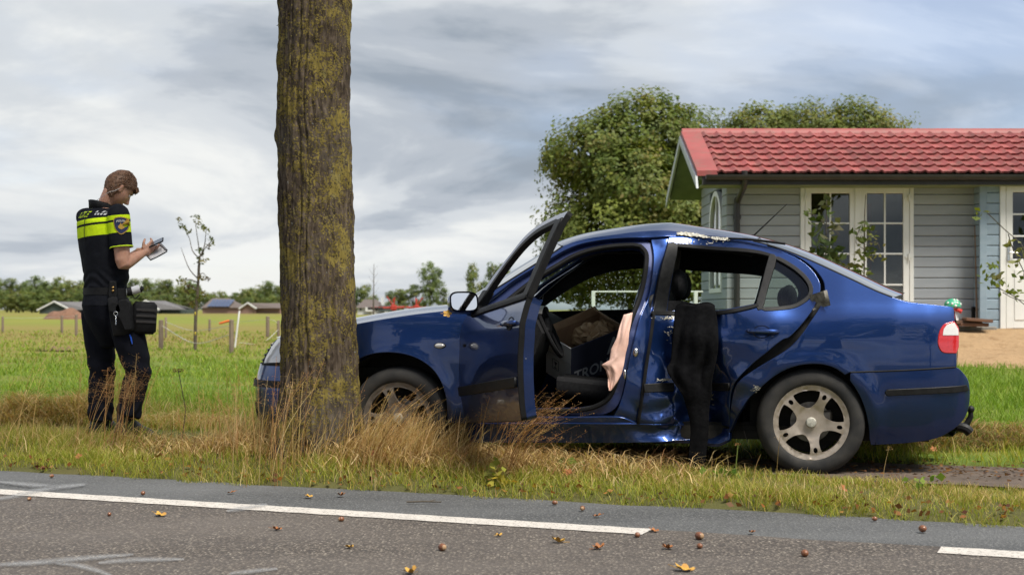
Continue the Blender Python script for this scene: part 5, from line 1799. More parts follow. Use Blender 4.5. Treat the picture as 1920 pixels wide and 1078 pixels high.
recess_shade(1428, 622, rd)
handle("door_handle", (1401, 620), (1459, 622), rd)
mb = MB(); mb.tube([tuple(surf(np.array(q[0]), np.array(q[1]), -1, .0, 1.0)) for q in RD_LEAD if q[1] < .95], .011, 6); mb.build("door_edge_seal", M_SEAL, rd)
# bare metal scrapes
def scrape(px, py, w, h, n, parent, seed, off=.012):
    r = random.Random(seed)
    mb = MB()
    for i in range(n):
        cx, cy = px + r.gauss(0, w), py + r.gauss(0, h)
        L = r.uniform(.8, 3.6); a = r.uniform(-.7, .7); t = r.uniform(.4, 1.1)
        pl = []
        for k in range(7):
            an = 2 * math.pi * k / 7
            rr = r.uniform(.6, 1.2)
            ex, ey = L * math.cos(an) * rr, t * math.sin(an) * rr
            q = car_px(cx + ex * math.cos(a) - ey * math.sin(a), cy + ex * math.sin(a) + ey * math.cos(a))
            pl.append(tuple(surf(np.array(q[0]), np.array(q[1]), -1, off, 1.0)))
        mb.add(pl, [tuple(range(7))])
    o_s = mb.build("paint_scrape", M_PRIMER, parent); o_s["kind"] = "stuff"
    return o_s


scrape(1252, 596, 11, 1.6, 34, rd, 1)
scrape(1253, 625, 3, 10, 16, rd, 2)
scrape(1246, 713, 7, 1.0, 26, rd, 3, off=.024)
scrape(1417, 727, 4, 4, 24, car, 4)
scrape(1310, 452, 22, 2.0, 26, rd, 5)
scrape(1330, 740, 4, 12, 26, rd, 6)
# torn roof-rail edge: bright crumpled strip
mb = MB()
r_ = random.Random(5)
base = cpx([(1268, 437), (1290, 438), (1312, 441), (1335, 445), (1352, 447.5), (1369, 448)], 7)
up, dn = [], []
for i, q in enumerate(base):
    t = i / (len(base) - 1)
    w = .012 * math.sin(math.pi * min(1, t * 1.6 + .1)) ** .5 if t < .6 else .009
    for lst, s_ in ((up, 1), (dn, -1)):
        c = surf(np.array(q[0] + r_.uniform(-.004, .004)), np.array(q[1] + s_ * w * r_.uniform(.6, 1.3)), -1, .016 + r_.uniform(-.004, .007), 1.0)
        lst.append(tuple(c))
n = len(base)
mb.add(up + dn, [(i, i + 1, n + i + 1, n + i) for i in range(n - 1)])
mb.build("torn_rail_edge", M_PRIMER, car, smooth=0)
mb = MB(); mb.tube([tuple(surf(np.array(q[0]), np.array(q[1]), -1, .02 + .03 * i / 9, 1.0)) for i, q in enumerate(cpx([(1366, 447), (1400, 449), (1435, 453), (1472, 458)], 3))], [.006] * 3 + [.008] * 7, 6)
mb.build("loose_roof_strip", M_BLACKTRIM, car)
mb = MB()
q = car_px(1540, 566)
ctr = surf(np.array(q[0]), np.array(q[1]), -1, .01)
mb.grid(lambda u, v: (ctr[0] - .05 + .10 * u - .02 * v, ctr[1] + .03 * math.sin(4 * u + 2 * v) - .02, ctr[2] - .05 + .09 * v + .03 * u), 6, 6)
mb.build("torn_body_filler", pmat("grey_foam", (.28, .26, .22), (.12, .11, .09), 40, rough=.9), car)

# dark jamb behind the rear door gap
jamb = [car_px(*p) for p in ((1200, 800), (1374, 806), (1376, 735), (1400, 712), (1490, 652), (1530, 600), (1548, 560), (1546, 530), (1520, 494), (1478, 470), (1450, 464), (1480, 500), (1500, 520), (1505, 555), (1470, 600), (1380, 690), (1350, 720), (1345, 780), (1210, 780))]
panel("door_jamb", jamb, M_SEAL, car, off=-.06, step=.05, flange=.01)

# ---- front door, hung open
FD_FRONT = cpx([(896, 590), (880, 602), (870, 616), (865, 636), (866, 660), (868, 711), (874, 752), (880, 792)])
FD_REAR = cpx([(1192, 793), (1196, 767), (1203, 725), (1207, 683), (1214, 642), (1219, 592), (1222, 582), (1229, 540), (1240, 490), (1250, 447)])
FD_TOP = cpx([(1216, 446.5), (1174, 448), (1132, 451.5), (1090, 459.5), (1059, 471.5), (1028, 490.5), (969, 525.5), (942, 546.5), (908, 576)])
FW = cpx([(944, 577), (968, 556), (1010, 523), (1050, 497), (1085, 480), (1130, 468), (1180, 463), (1222, 461)]) + cpx([(1217, 485), (1208, 530), (1199, 579)]) + cpx([(1120, 582), (1020, 585), (946, 588)])
fd = panel("front_door", FD_FRONT + [car_px(1000, 793)] + FD_REAR + FD_TOP, M_PAINT, car, holes=[FW], off=.003, dent=0, step=.035, flange=.032, fmat=M_SEAL)
FD_LOW = [q for q in FD_FRONT + [car_px(1000, 793)] + FD_REAR if q[1] < .957]
panel("door_shell", offset_poly(FD_LOW, -.004), M_PAINT, fd, off=-.028, dent=0, step=.06, flange=.06)
fd["label"] = "front door hanging wide open and tilted"
panel("door_inner_trim", offset_poly(FD_LOW, -.02), M_INT, fd, off=-.092, dent=0, step=.06, flange=.0)
panel("window_trim", offset_poly(FW, .020), M_BLACKTRIM, fd, holes=[offset_poly(FW, -.004)], off=.009, dent=0, step=.03, flange=.03)
sail = [car_px(*p) for p in ((903, 585), (942, 551), (968, 553), (946, 576), (948, 590), (905, 592))]
panel("mirror_sail", sail, M_BLACKTRIM, fd, off=.012, dent=0, step=.03, flange=.05)
btr = [car_px(*p) for p in ((1221, 459), (1246, 457), (1238, 490), (1228, 540), (1220, 583), (1197, 585), (1207, 530), (1217, 485))]
panel("pillar_trim", btr, M_BLACKTRIM, fd, off=.0125, dent=0, step=.03, flange=.04)
panel("window_seal", cpx([(930, 592), (1020, 588.5), (1120, 586), (1219, 583)], 3) + cpx([(1219, 588), (1120, 591), (1020, 593.5), (930, 597)], 3), M_SEAL, fd, off=.016, dent=0, step=.03, flange=.03)
panel("door_moulding", cpx([(874, 727), (1000, 725), (1198, 722)], 3) + cpx([(1196, 737), (1000, 740), (876, 742)], 3), M_BLACKTRIM, fd, off=.019, dent=0, step=.03, flange=.018)
recess_shade(1165, 628, fd, dent=0)
handle("door_handle", (1136, 627), (1192, 628), fd, dent=0)
mb = MB()
for (px, py) in ((1207, 640), (1204, 668), (1203, 690)):
    q = car_px(px, py)
    mb.ball(tuple(surf(np.array(q[0] + .006), np.array(q[1]), -1, -.045)), (.006, .009, .009), 8, 6)
mb.build("latch_bolt", M_CHROME, fd)
# small badge on the door skin
q = car_px(905, 650); mb = MB()
c = surf(np.array(q[0]), np.array(q[1]), -1, .005)
mb.ball(tuple(c), (.03, .005, .010), 14, 6); mb.build("side_badge", M_BLACKTRIM, fd)
# mirror on the sail: mirror faces backwards
mz = .985
MH = Matrix.Translation((.66, -.905, mz)) @ Matrix.Rotation(math.radians(-10), 4, 'Y')
mb = MB()
def _mir(u, v):
    a = 2 * math.pi * u
    e = .55
    cx = math.copysign(abs(math.cos(a)) ** e, math.cos(a)); sx = math.copysign(abs(math.sin(a)) ** e, math.sin(a))
    k = (1.0, 1.03, 1.0, .85, .55, .02)[min(5, int(round(v * 5)))]
    xx = (.05, .03, -.01, -.05, -.075, -.09)[min(5, int(round(v * 5)))]
    return (MH @ Vector((xx, .088 * cx * k, .062 * sx * k)))
mb.grid(_mir, 28, 6, closeu=True)
mb.tube([(.63, -.87, .955), (.60, -.84, .945), (.585, -.79, .94)], [.024, .03, .036], 10)
mb.build("mirror_housing", M_PAINT, fd)
mb = MB()
pts = []
for i in range(28):
    a = 2 * math.pi * i / 28
    cx = math.copysign(abs(math.cos(a)) ** .55, math.cos(a)); sx = math.copysign(abs(math.sin(a)) ** .55, math.sin(a))
    pts.append(tuple(MH @ Vector((.047, .079 * cx, .053 * sx))))
mb.add(pts, [tuple(range(28))]); mb.build("mirror_glass", M_MIRROR, fd, smooth=0)
# hinge: tilt up, then swing out about the leading edge
hx, hz = car_px(866, 660)
hp = Vector((hx, -float(car_S(hx, hz)) + .02, .55))
DOOR_OPEN, DOOR_TILT = math.radians(62), math.radians(4.5)
fd.matrix_local = Matrix.Translation(hp) @ Matrix.Rotation(-DOOR_OPEN, 4, 'Z') @ Matrix.Rotation(-DOOR_TILT, 4, 'Y') @ Matrix.Translation(-hp)

# ---- far flank: closed doors with glass
fd_far = [(hx + .01, .30), (hx, .80)] + list(reversed(FD_TOP)) + list(reversed(FD_REAR))
o = panel("front_door", fd_far, M_PAINT, car, holes=[FW], side=1, step=.06)
o["label"] = "closed front door on the far side"
gfar = panel("window_glass", offset_poly(FW, .01), M_GLASS, o, side=1, off=-.02, step=.12, flange=0)
panel("door_inner_trim", [q for q in fd_far if q[1] < .96] + [(hx + .2, .955)], M_INT, o, side=1, off=-.09, step=.1, flange=.0)
panel("window_trim", offset_poly(FW, .04), M_INT, o, side=1, holes=[lower(offset_poly(FW, -.006), .80)], off=-.05, step=.05, flange=.02)
# rain drops on that glass
r_ = random.Random(3)
mb = MB()
fwp = np.array(FW)
cnt = 0
while cnt < 260:
    q = np.array([[r_.uniform(1.0, 1.55), r_.uniform(.93, 1.34)]])
    if pip(q, fwp)[0]:
        c = surf(q[0, 0], q[0, 1], 1, -.018)
        rr = r_.uniform(.0015, .0045)
        mb.ball(tuple(c), (rr, rr * .5, rr * 1.1), 6, 4); cnt += 1
dr = mb.build("rain_drops", pmat("water_drop", (.75, .8, .78), (.75, .8, .78), 1, rough=.15), o); dr["kind"] = "stuff"
rd_far = list(reversed(RD_LEAD)) + [q for q in reversed(RD_TRAIL) if q[1] > 1.06] + [(2.58, 1.02), (2.47, .86), (2.31, .67), (2.13, .52), (2.08, .32)]
RWF = [q for q in RW]
o = panel("rear_door", rd_far, M_PAINT, car, holes=[RW, RQ], side=1, step=.06)
o["label"] = "closed rear door on the far side"
panel("window_glass", offset_poly(RW, .01), M_GLASS, o, side=1, off=-.02, step=.12, flange=0)
panel("quarter_glass", RQ, M_GLASS, o, side=1, off=-.012, step=.1, flange=0)
panel("window_trim", offset_poly(RW, .04), M_SEAL, o, side=1, holes=[lower(offset_poly(RW, -.006), .74)], off=-.05, step=.05, flange=.02)
panel("door_inner_trim", [q for q in rd_far if q[1] < .96] + [(2.5, .955)], M_INT, o, side=1, off=-.09, step=.1, flange=.0)
bpf = [(1.46, .3), (1.60, 1.0), (1.585, 1.38), (1.70, 1.38), (1.64, .95), (1.62, .3)]
panel("pillar_trim", bpf, M_INTG, car, side=1, off=-.10, step=.08, flange=.02)

# ---- nose: bumper, lamps, grille
def nose(phi, z, grow=0.0):
    prof = np.interp(z, [.16, .22, .34, .46, .53, .60, .66, .74, .80], [.07, .03, .005, .0, .01, .03, .05, .105, .16])
    c, s_ = math.cos(phi), math.sin(phi)
    c = math.copysign(abs(c) ** .85, c); s_ = math.copysign(abs(s_) ** .62, s_)
    hw = .845 - (.03 if z < .25 else 0) - .25 * prof
    return Vector((-.40 - (.66 - prof + grow) * c, (hw + grow) * s_, z))

H2 = math.pi / 2
mb = MB(); mb.grid(lambda u, v: nose(-H2 + math.pi * u, .16 + .46 * v), 49, 14)
fb = mb.build("front_bumper", M_PAINT, car, smooth=60)
mb = MB(); mb.grid(lambda u, v: nose(-H2 * .93 + math.pi * .93 * u, .475 + .045 * v, .012), 49, 3); mb.build("bumper_strip", M_BLACKTRIM, fb, smooth=60)
mb = MB(); mb.grid(lambda u, v: nose(-H2 * .35 + math.pi * .35 * u, .25 + .12 * v, .004), 20, 3); mb.build("air_intake", M_SEAL, fb)
for sd in (-1, 1):
    mb = MB(); mb.grid(lambda u, v: nose(sd * (H2 * .42 + H2 * .46 * u), .625 + .155 * v + .02 * u, -.004), 14, 8)
    hl = mb.build("headlamp", M_WLENS, car, smooth=60)
    mb = MB(); mb.grid(lambda u, v: nose(sd * (H2 * .40 + H2 * .50 * u), (.612 + .012 * v) if True else 0, .004), 14, 2); mb.build("lamp_bezel", M_SEAL, hl)
mb = MB(); mb.grid(lambda u, v: nose(-H2 * .40 + math.pi * .40 * u, .62 + .15 * v, -.012), 22, 6); mb.build("grille", M_SEAL, car)
mb = MB()
for k in range(4):
    mb.tube([nose(-H2 * .37 + math.pi * .37 * i / 14, .64 + .033 * k, -.006) for i in range(15)], .005, 5)
mb.build("grille_bars", M_BLACKTRIM, car)
mb = MB(); mb.grid(lambda u, v: Vector((np.array(nose(-H2 * .9 + math.pi * .9 * u, .785, 0)) * (1 - v) + v * np.array((-.62 - .1 * math.cos(math.pi * (u - .5)), (u - .5) * 1.50, .845 + .02 * math.cos(math.pi * (u - .5)))))), 31, 5); mb.build("bonnet_lip", M_PAINT, car, smooth=60)
# side repeater
q = car_px(825, 648)
mb = MB(); mb.ball(tuple(surf(np.array(q[0]), np.array(q[1]), -1, .002)), (.038, .012, .019), 18, 8); rp = mb.build("indicator_bezel", M_SEAL, car)
mb = MB(); mb.ball(tuple(surf(np.array(q[0]), np.array(q[1]), -1, .011)), (.032, .012, .015), 18, 8); mb.build("side_indicator", M_WLENS, car)

# ---- underside and wheel housings
mb = MB()
mb.box((-.55, -.70, .19), (3.2, .70, .27)); mb.box((-.5, -.62, .27), (.42, .62, .60)); mb.box((2.16, -.66, .27), (3.2, .66, .60))
mb.build("underbody", M_UNDER, car)
for hx_ in (0.0, 2.513):
    for sd in (-1, 1):
        mb = MB()
        Mx = Matrix.Translation((hx_, 0, .315)) @ Matrix.Rotation(math.pi / 2, 4, 'X')
        n = 20
        vs = []
        for (r, y) in ((.395, -.80), (.395, -.50), (.02, -.50)):
            for k in range(n + 1):
                a = math.pi * (-.12 + 1.24 * k / n)
                vs.append((hx_ + r * math.cos(a), sd * -y * -1 if False else sd * abs(y), .315 + r * math.sin(a)))
        fs = [(j * (n + 1) + k, j * (n + 1) + k + 1, (j + 1) * (n + 1) + k + 1, (j + 1) * (n + 1) + k) for j in range(2) for k in range(n)]
        mb.add(vs, fs); mb.build("wheel_housing", M_UNDER, car)
mb = MB(); mb.tube([(2.6, .35, .2), (3.35, .4, .19), (3.42, .4, .19)], .03, 10); mb.tube([(.3, .1, .19), (2.6, .35, .2)], .025, 8); mb.build("exhaust_pipe", M_RIMDARK, car)
mb = MB(); mb.box((2.44, -.7, .2), (2.58, .7, .3), r=.03); mb.build("rear_axle", M_UNDER, car)

# ---- wheels
def rim_face():
    R = .190
    outer = [(.221 * math.cos(2 * math.pi * k / 90), .221 * math.sin(2 * math.pi * k / 90)) for k in range(90)]
    holes = []
    rs = [.186, .165, .145, .125, .108, .094]
    def w(r): return float(np.interp(r, [.085, .10, .13, .16, .19], [.043, .032, .0255, .028, .037]))
    A0 = [math.radians(62.8 + 72 * k) for k in range(5)]
    for k in range(5):
        a, b = A0[k], A0[k] + 2 * math.pi / 5
        side1 = []
        for r in rs:
            an = a + math.asin(w(r) / r); side1.append((r * math.cos(an), r * math.sin(an)))
        side2 = []
        for r in rs:
            an = b - math.asin(w(r) / r); side2.append((r * math.cos(an), r * math.sin(an)))
        a1 = a + math.asin(w(.186) / .186); b1 = b - math.asin(w(.186) / .186)
        arc = [(.189 * math.cos(b1 + (a1 - b1) * t), .189 * math.sin(b1 + (a1 - b1) * t)) for t in np.linspace(0.04, .96, 9)]
        am = (a + b) / 2
        holes.append(side1 + [(.086 * math.cos(am - .12), .086 * math.sin(am - .12)), (.086 * math.cos(am + .12), .086 * math.sin(am + .12))] + list(reversed(side2)) + arc)
        c = (.165 * math.cos(a), .165 * math.sin(a))
        holes.append([(c[0] + (.017 * math.cos(t) * math.cos(a) - .0125 * math.sin(t) * math.sin(a)), c[1] + (.017 * math.cos(t) * math.sin(a) + .0125 * math.sin(t) * math.cos(a))) for t in np.linspace(0, 2 * math.pi, 14, endpoint=False)])
    vo, tris, loops = tri_poly(outer, holes, .014)
    r = np.hypot(vo[:, 0], vo[:, 1])
    dep = np.interp(r, [0, .06, .085, .10, .15, .185, .195, .205, .215, .221], [-.022, -.022, -.020, -.014, -.004, -.004, -.010, -.004, .002, .0])
    front = np.stack([vo[:, 0], dep * -1 * -1, vo[:, 1]], 1)
    V = [tuple((p[0], -p[1], p[2])) for p in front]      # local: outward is -y
    Fs = [tuple(t) for t in tris]
    mb = MB(); mb.add(V, Fs)
    for lp in loops[1:]:
        m = len(lp)
        a = [V[i] for i in lp]; b = [(q[0], q[1] + .03, q[2]) for q in a]
        mb.add(a + b, [(i, (i + 1) % m, m + (i + 1) % m, m + i) for i in range(m)])
    Ml = Matrix.Rotation(math.pi / 2, 4, 'X')
    mb.lathe([(.221, 0), (.224, -.012), (.212, -.018), (.196, -.03), (.192, -.09), (.205, -.17), (.224, -.18)], 60, Ml)
    return mb


M_RIM_SHADE = pmat("arch_shaded_alloy", (.20, .17, .14), (.12, .10, .08), 14, rough=.6, metal=.4)  # darker copy of the alloy: wheel-arch shade put into the colour


def make_wheel(loc, rz, side, rot=0.0, rim=None):
    w = MB()
    Ml = Matrix.Rotation(math.pi / 2, 4, 'X')   # lathe axis z -> -y
    prof = [(.214, -.012), (.222, .004), (.235, .012), (.262, .016), (.288, .010), (.304, -.006), (.3125, -.03), (.316, -.06), (.317, -.10), (.316, -.14), (.3125, -.17), (.304, -.194), (.288, -.208), (.24, -.205), (.214, -.19)]
    w.lathe(prof, 64, Ml)
    ty = None
    root = w.build("wheel", M_RUBBER, car, smooth=50)
    # tread grooves
    g = MB()
    for y in (-.055, -.10, -.145):
        g.lathe([(.3175, y + .004), (.3178, y), (.3175, y - .004)], 64, Ml)
    g.build("tread_groove", M_SEAL, root)
    rim_face().build("rim", rim or M_RIM, root, smooth=40)
    c = MB(); c.lathe([(.0, .002), (.018, .002), (.026, .0), (.03, -.006), (.031, -.02)], 28, Ml); c.build("hub_cap", M_CAP, root)
    c = MB(); c.lathe([(.0, -.028), (.07, -.028), (.07, -.07), (.118, -.07), (.118, -.085), (.0, -.085)], 40, Ml); c.build("brake_disc", M_RIMDARK, root)
    c = MB(); c.box((.06, .06, -.02), (.125, .12, .07), r=.012); c.build("brake_caliper", M_RIMDARK, root)
    c = MB(); c.lathe([(.19, -.17), (.0, -.17)], 32, Ml); c.build("wheel_back", M_UNDER, root)
    root.location = loc
    root.rotation_euler = (0, rot, rz + (math.pi if side > 0 else 0))
    return root


make_wheel((2.513, -.838, .304), 0, -1)
make_wheel((0.02, -.82, .300), math.radians(-4), -1, math.radians(25), M_RIM_SHADE)
make_wheel((2.513, .838, .304), 0, 1, .4)
make_wheel((0.0, .82, .304), 0, 1, 1.0)

# ---- cabin
mb = MB(); mb.box((.30, -.70, .24), (2.2, .70, .29)); mb.box((.5, -.10, .29), (1.9, .10, .42), r=.03); mb.build("cabin_floor", M_INT, car)
mb = MB()
prof = [(.38, .95), (.60, .955), (.78, .945), (.86, .90), (.90, .82), (.86, .70), (.78, .58), (.70, .40), (.38, .40)]
mb.prism(prof, -.69, .69, Matrix(((1, 0, 0, 0), (0, 0, 1, 0), (0, 1, 0, 0), (0, 0, 0, 1))))
dash = mb.build("dashboard", M_INT, car)
mb = MB(); mb.grid(lambda u, v: (.72 + .16 * v, -.37 + .17 * math.cos(math.pi * (1 - u)), .94 + .06 * math.sin(math.pi * u) * (1 - .2 * v)), 13, 4); mb.build("instrument_hood", M_INTG, dash)
mb = MB()
Ms = Matrix.Translation((.90, -.37, .84)) @ Matrix.Rotation(math.radians(65), 4, 'Y')
n1, n2 = 36, 8
vs = []
for i in range(n1):
    for j in range(n2):
        a, b = 2 * math.pi * i / n1, 2 * math.pi * j / n2
        vs.append(tuple(Ms @ Vector(((.185 + .015 * math.cos(b)) * math.cos(a), (.185 + .015 * math.cos(b)) * math.sin(a), .015 * math.sin(b)))))
mb.add(vs, [(i * n2 + j, ((i + 1) % n1) * n2 + j, ((i + 1) % n1) * n2 + (j + 1) % n2, i * n2 + (j + 1) % n2) for i in range(n1) for j in range(n2)])
mb.ball((.89, -.37, .84), (.03, .09, .08), 14, 8)
for a in (0.2, math.pi - .2, -math.pi / 2):
    mb.tube([tuple(Ms @ Vector((.03 * math.cos(a), .03 * math.sin(a), 0))), tuple(Ms @ Vector((.18 * math.cos(a), .18 * math.sin(a), 0)))], .016, 6)
mb.tube([(.88, -.37, .84), (.78, -.37, .77)], .03, 8)
mb.build("steering_wheel", M_INT, car)


def seat(name, x, y, w, recline, parent):
    mb = MB()
    def cush(u, v):
        a = 2 * math.pi * u
        e = .5
        c = math.copysign(abs(math.cos(a)) ** e, math.cos(a)); s_ = math.copysign(abs(math.sin(a)) ** e, math.sin(a))
        return (x + .52 * v, y + w * .5 * c, .44 + .075 * s_ + .05 * (1 - v) - .03 * (1 - abs(c)) * (s_ > 0))
    mb.grid(cush, 24, 8, closeu=True)
    mb.add([cush(i / 24, 0) for i in range(24)], [tuple(range(24))]); mb.add([cush(i / 24, 1) for i in range(24)], [tuple(range(24))])
    st = mb.build(name, M_INT, parent)
    mb = MB()
    def bk(u, v):
        a = 2 * math.pi * u
        e = .5
        c = math.copysign(abs(math.cos(a)) ** e, math.cos(a)); s_ = math.copysign(abs(math.sin(a)) ** e, math.sin(a))
        ww = w * (.5 - .08 * v * v)
        return (x + .50 + recline * v + .07 * s_ - .02 * abs(c) ** 2 * 1, y + ww * c, .46 + .56 * v)
    mb.grid(bk, 24, 8, closeu=True)
    mb.add([bk(i / 24, 1) for i in range(24)], [tuple(range(24))])
    mb.build("seat_back", M_INT, st)
    mb = MB()
    mb.ball((x + .50 + recline * 1.22, y, 1.125), (.055, .13, .095), 16, 10)
    for dy in (-.05, .05):
        mb.tube([(x + .5 + recline, y + dy, .98), (x + .5 + recline * 1.2, y + dy, 1.10)], .008, 6)
    mb.build("headrest", M_INT, st)
    return st


seat("driver_seat", .98, -.37, .50, .20, car)
seat("passenger_seat", .98, .37, .50, .20, car)
mb = MB(); mb.box((1.86, -.64, .36), (2.3, .64, .54), r=.05); rs_ = mb.build("rear_seat", M_INT, car)
mb = MB(); mb.box((0, -.64, 0), (.14, .64, .50), r=.05, M=Matrix.Translation((2.26, 0, .50)) @ Matrix.Rotation(math.radians(18), 4, 'Y')); mb.build("rear_seat_back", M_INT, rs_)
mb = MB(); mb.box((2.38, -.62, .93), (2.95, .62, .95)); mb.build("parcel_shelf", M_INT, car)
for y in (-.42, .42):
    mb = MB(); mb.ball((2.40, y, 1.04), (.05, .13, .08), 14, 8); mb.build("rear_headrest", M_INT, rs_)
mb = MB(); mb.grid(lambda u, v: (.95 + .5 * v, .42 + .18 * (u - .5), 1.352 + .012 * math.sin(math.pi * u)), 6, 6); mb.build("sun_visor", M_LINER, car)
mb = MB(); mb.box((.93, -.12, 1.25), (.955, .12, 1.31), r=.01); mb.build("rear_view_mirror", M_SEAL, car)
# seat belt hanging at the sill
mb = MB()
belt = [(1.56, -.66, 1.05), (1.50, -.70, .80), (1.42, -.72, .58), (1.34, -.73, .44), (1.33, -.76, .36), (1.40, -.775, .31), (1.47, -.77, .30)]
bc = crv(belt, 5)
mb.add([(q[0] - .022, q[1], q[2] - .01) for q in bc] + [(q[0] + .022, q[1] - .004, q[2] + .01) for q in bc], [(i, i + 1, len(bc) + i + 1, len(bc) + i) for i in range(len(bc) - 1)])
o = mb.build("seat_belt", M_SEAL, car); md = o.modifiers.new("thickness", 'SOLIDIFY'); md.thickness = .003
# antenna
mb = MB(); mb.tube([(2.16, 0, 1.42), (2.19, 0, 1.445)], [.018, .010], 8); mb.tube([(2.19, 0, 1.445), (2.30, 0, 1.55), (2.40, 0, 1.645)], [.006, .004, .0025], 6); mb.build("antenna", M_BLACKTRIM, car)
# spent side airbag
mb = MB()
AB = [((1170, 590), (1186, 586)), ((1162, 612), (1184, 603)), ((1156, 635), (1180, 624)), ((1146, 655), (1178, 645)), ((1143, 675), (1173, 664)), ((1128, 684), (1170, 684)), ((1136, 693), (1166, 700)), ((1140, 708), (1158, 716)), ((1142, 725), (1150, 728)), ((1143, 731), (1146, 732))]
def abf(u, v):
    k = v * (len(AB) - 1); i = min(int(k), len(AB) - 2); t = k - i
    l = np.array(AB[i][0]) * (1 - t) + np.array(AB[i + 1][0]) * t; r = np.array(AB[i][1]) * (1 - t) + np.array(AB[i + 1][1]) * t
    p = l * (1 - u) + r * u
    q = car_px(p[0], p[1], -.04)
    dep = .030 * float(fbm(3.2 * u + 1, 7 * v, 5, 3))
    return (q[0], -float(car_S(q[0], q[1], 1.0)) + .0 + dep * .6 + .02 * abs(u - .5), q[1])
mb.grid(abf, 16, 46)
o = mb.build("deflated_airbag", pmat("pink_airbag_cloth", (.78, .52, .43), (.72, .45, .36), 9, rough=.85, bump=.25, bscale=30), car, smooth=80)
o["label"] = "deflated salmon pink airbag hanging by the pillar"
md = o.modifiers.new("thickness", 'SOLIDIFY'); md.thickness = .006
# ------------------------------------------------------------------ grass, weeds, litter
def blades(name, x, y, h, w, lean, col, mat, rng, az=None, z0=None, droop=.35, tipcol=None, label=None, cat=None):
    """tapered bent blades, 7 verts and 5 triangles each"""
    N = len(x)
    z = (H(x, y) if z0 is None else z0) - .008
    az = rng.uniform(0, 2 * math.pi, N) if az is None else az
    dx, dy = np.cos(az), np.sin(az)
    wa = rng.uniform(0, 2 * math.pi, N)
    wx, wy = np.cos(wa) * w * .5, np.sin(wa) * w * .5
    lv = []
    for t, ww in ((0, 1.0), (.4, .85), (.75, .55)):
        hor = lean * h * (t ** 1.6); up = h * t * (1 - droop * lean * t)
        cx, cy, cz = x + dx * hor, y + dy * hor, z + up
        lv.append(np.stack([cx - wx * ww, cy - wy * ww, cz], 1)); lv.append(np.stack([cx + wx * ww, cy + wy * ww, cz], 1))
    hor = lean * h; up = h * (1 - droop * lean)
    lv.append(np.stack([x + dx * hor, y + dy * hor, z + up], 1))
    V = np.stack(lv, 1).reshape(-1, 3)
    b = (np.arange(N) * 7)[:, None]
    T = np.concatenate([b + np.array([[0, 1, 3]]), b + np.array([[0, 3, 2]]), b + np.array([[2, 3, 5]]), b + np.array([[2, 5, 4]]), b + np.array([[4, 5, 6]])])
    C = np.repeat(col, 7, 0)
    if tipcol is not None:
        C = C.reshape(N, 7, 3); C[:, 4:] = C[:, 4:] * .45 + tipcol[:, None, :] * .55; C = C.reshape(-1, 3)
    return np_mesh(name, V, T, mat, colors=np.clip(C, 0, .8))


def pal(rng, N, cols, p=None, jit=.2):
    c = np.array(cols)[rng.choice(len(cols), N, p=p)]
    return c * rng.uniform(1 - jit, 1 + jit, (N, 1)) * rng.uniform(.94, 1.06, (N, 3))


G1 = [(.275, .315, .034), (.350, .370, .046), (.195, .245, .030), (.470, .395, .085)]
STRAW = [(.64, .46, .21), (.54, .37, .16), (.72, .54, .28), (.42, .27, .11)]
rng = np.random.default_rng(101)


def dry(s, n):
    """0 green .. 1 straw, over the verge"""
    a = np.exp(-((s - (TREE_SN[0] + .3)) / 1.1) ** 2) * smoothstep(7.36, 7.62, n + .10 * np.sin(s * 3) + .08 * np.sin(s * 7.7))
    b = smoothstep(7.6, 8.0, n) * (1 - smoothstep(-3.4, -2.2, s)) * .28
    c = .08 + .2 * fbm(s * 2.1, n * 3.3, 17, 3)
    return np.clip(np.maximum(np.maximum(a, b), c), 0, 1)


def clear_path(s, n, rng):
    return ~((n > 8.22 + .06 * np.sin(s * 5)) & (n < 9.12) & (s > -3.4 + rng.normal(0, .25, len(s))))


# near verge
def verge(name, N, s0, s1, n0, n1, h0, h1, wmul, label, dens=None):
    s = rng.uniform(s0, s1, N); n = rng.uniform(n0, n1, N)
    edge = EDGE_N + .02 + .05 * np.sin(s * 2.9) + .03 * np.sin(s * 7.3 + 1) + .04 * np.sin(s * 17)
    keep = (n > edge) & clear_path(s, n, rng)
    # a scraped bare spot and worn soil by the tree
    x_, y_ = xy(s, n)
    sp = np.hypot((x_ - (-1.42)) / .28, (y_ - 7.72) / .16)
    keep &= sp > rng.uniform(.6, 1.2, N)
    tuft = .5 + .5 * fbm(s * 7, n * 7, 23, 3)
    keep &= rng.uniform(0, 1, N) < .35 + .9 * tuft
    s, n, tuft = s[keep], n[keep], tuft[keep]
    N = len(s)
    x, y = xy(s, n)
    d = dry(s, n)
    isd = rng.uniform(0, 1, N) < d * .85
    g = pal(rng, N, G1, [.34, .3, .16, .2]); st = pal(rng, N, STRAW)
    c = np.where(isd[:, None], st, g)
    tip = np.where(rng.uniform(0, 1, N)[:, None] < .4, pal(rng, N, STRAW), c)
    h = rng.uniform(h0, h1, N) * (.55 + .75 * tuft) * (1 + .25 * isd) * (1 - .45 * smoothstep(-3.0, -1.5, s) * smoothstep(7.3, 7.7, n) * (n < 8.6))
    return tag(blades(name, x, y, h, rng.uniform(.0022, .0050, N) * wmul, rng.uniform(.15, .95, N), c, M_GRASS, rng, tipcol=tip), label, "grass", None, "stuff")


verge("verge_grass", 115000, -10.0, 3.4, 6.9, 8.35, .045, .115, 1.0, "short green and yellow verge grass along the road edge")
verge("verge_grass", 32000, -14.5, 3.4, 8.9, 10.6, .07, .17, 1.3, "rough grass behind the path under and around the car")

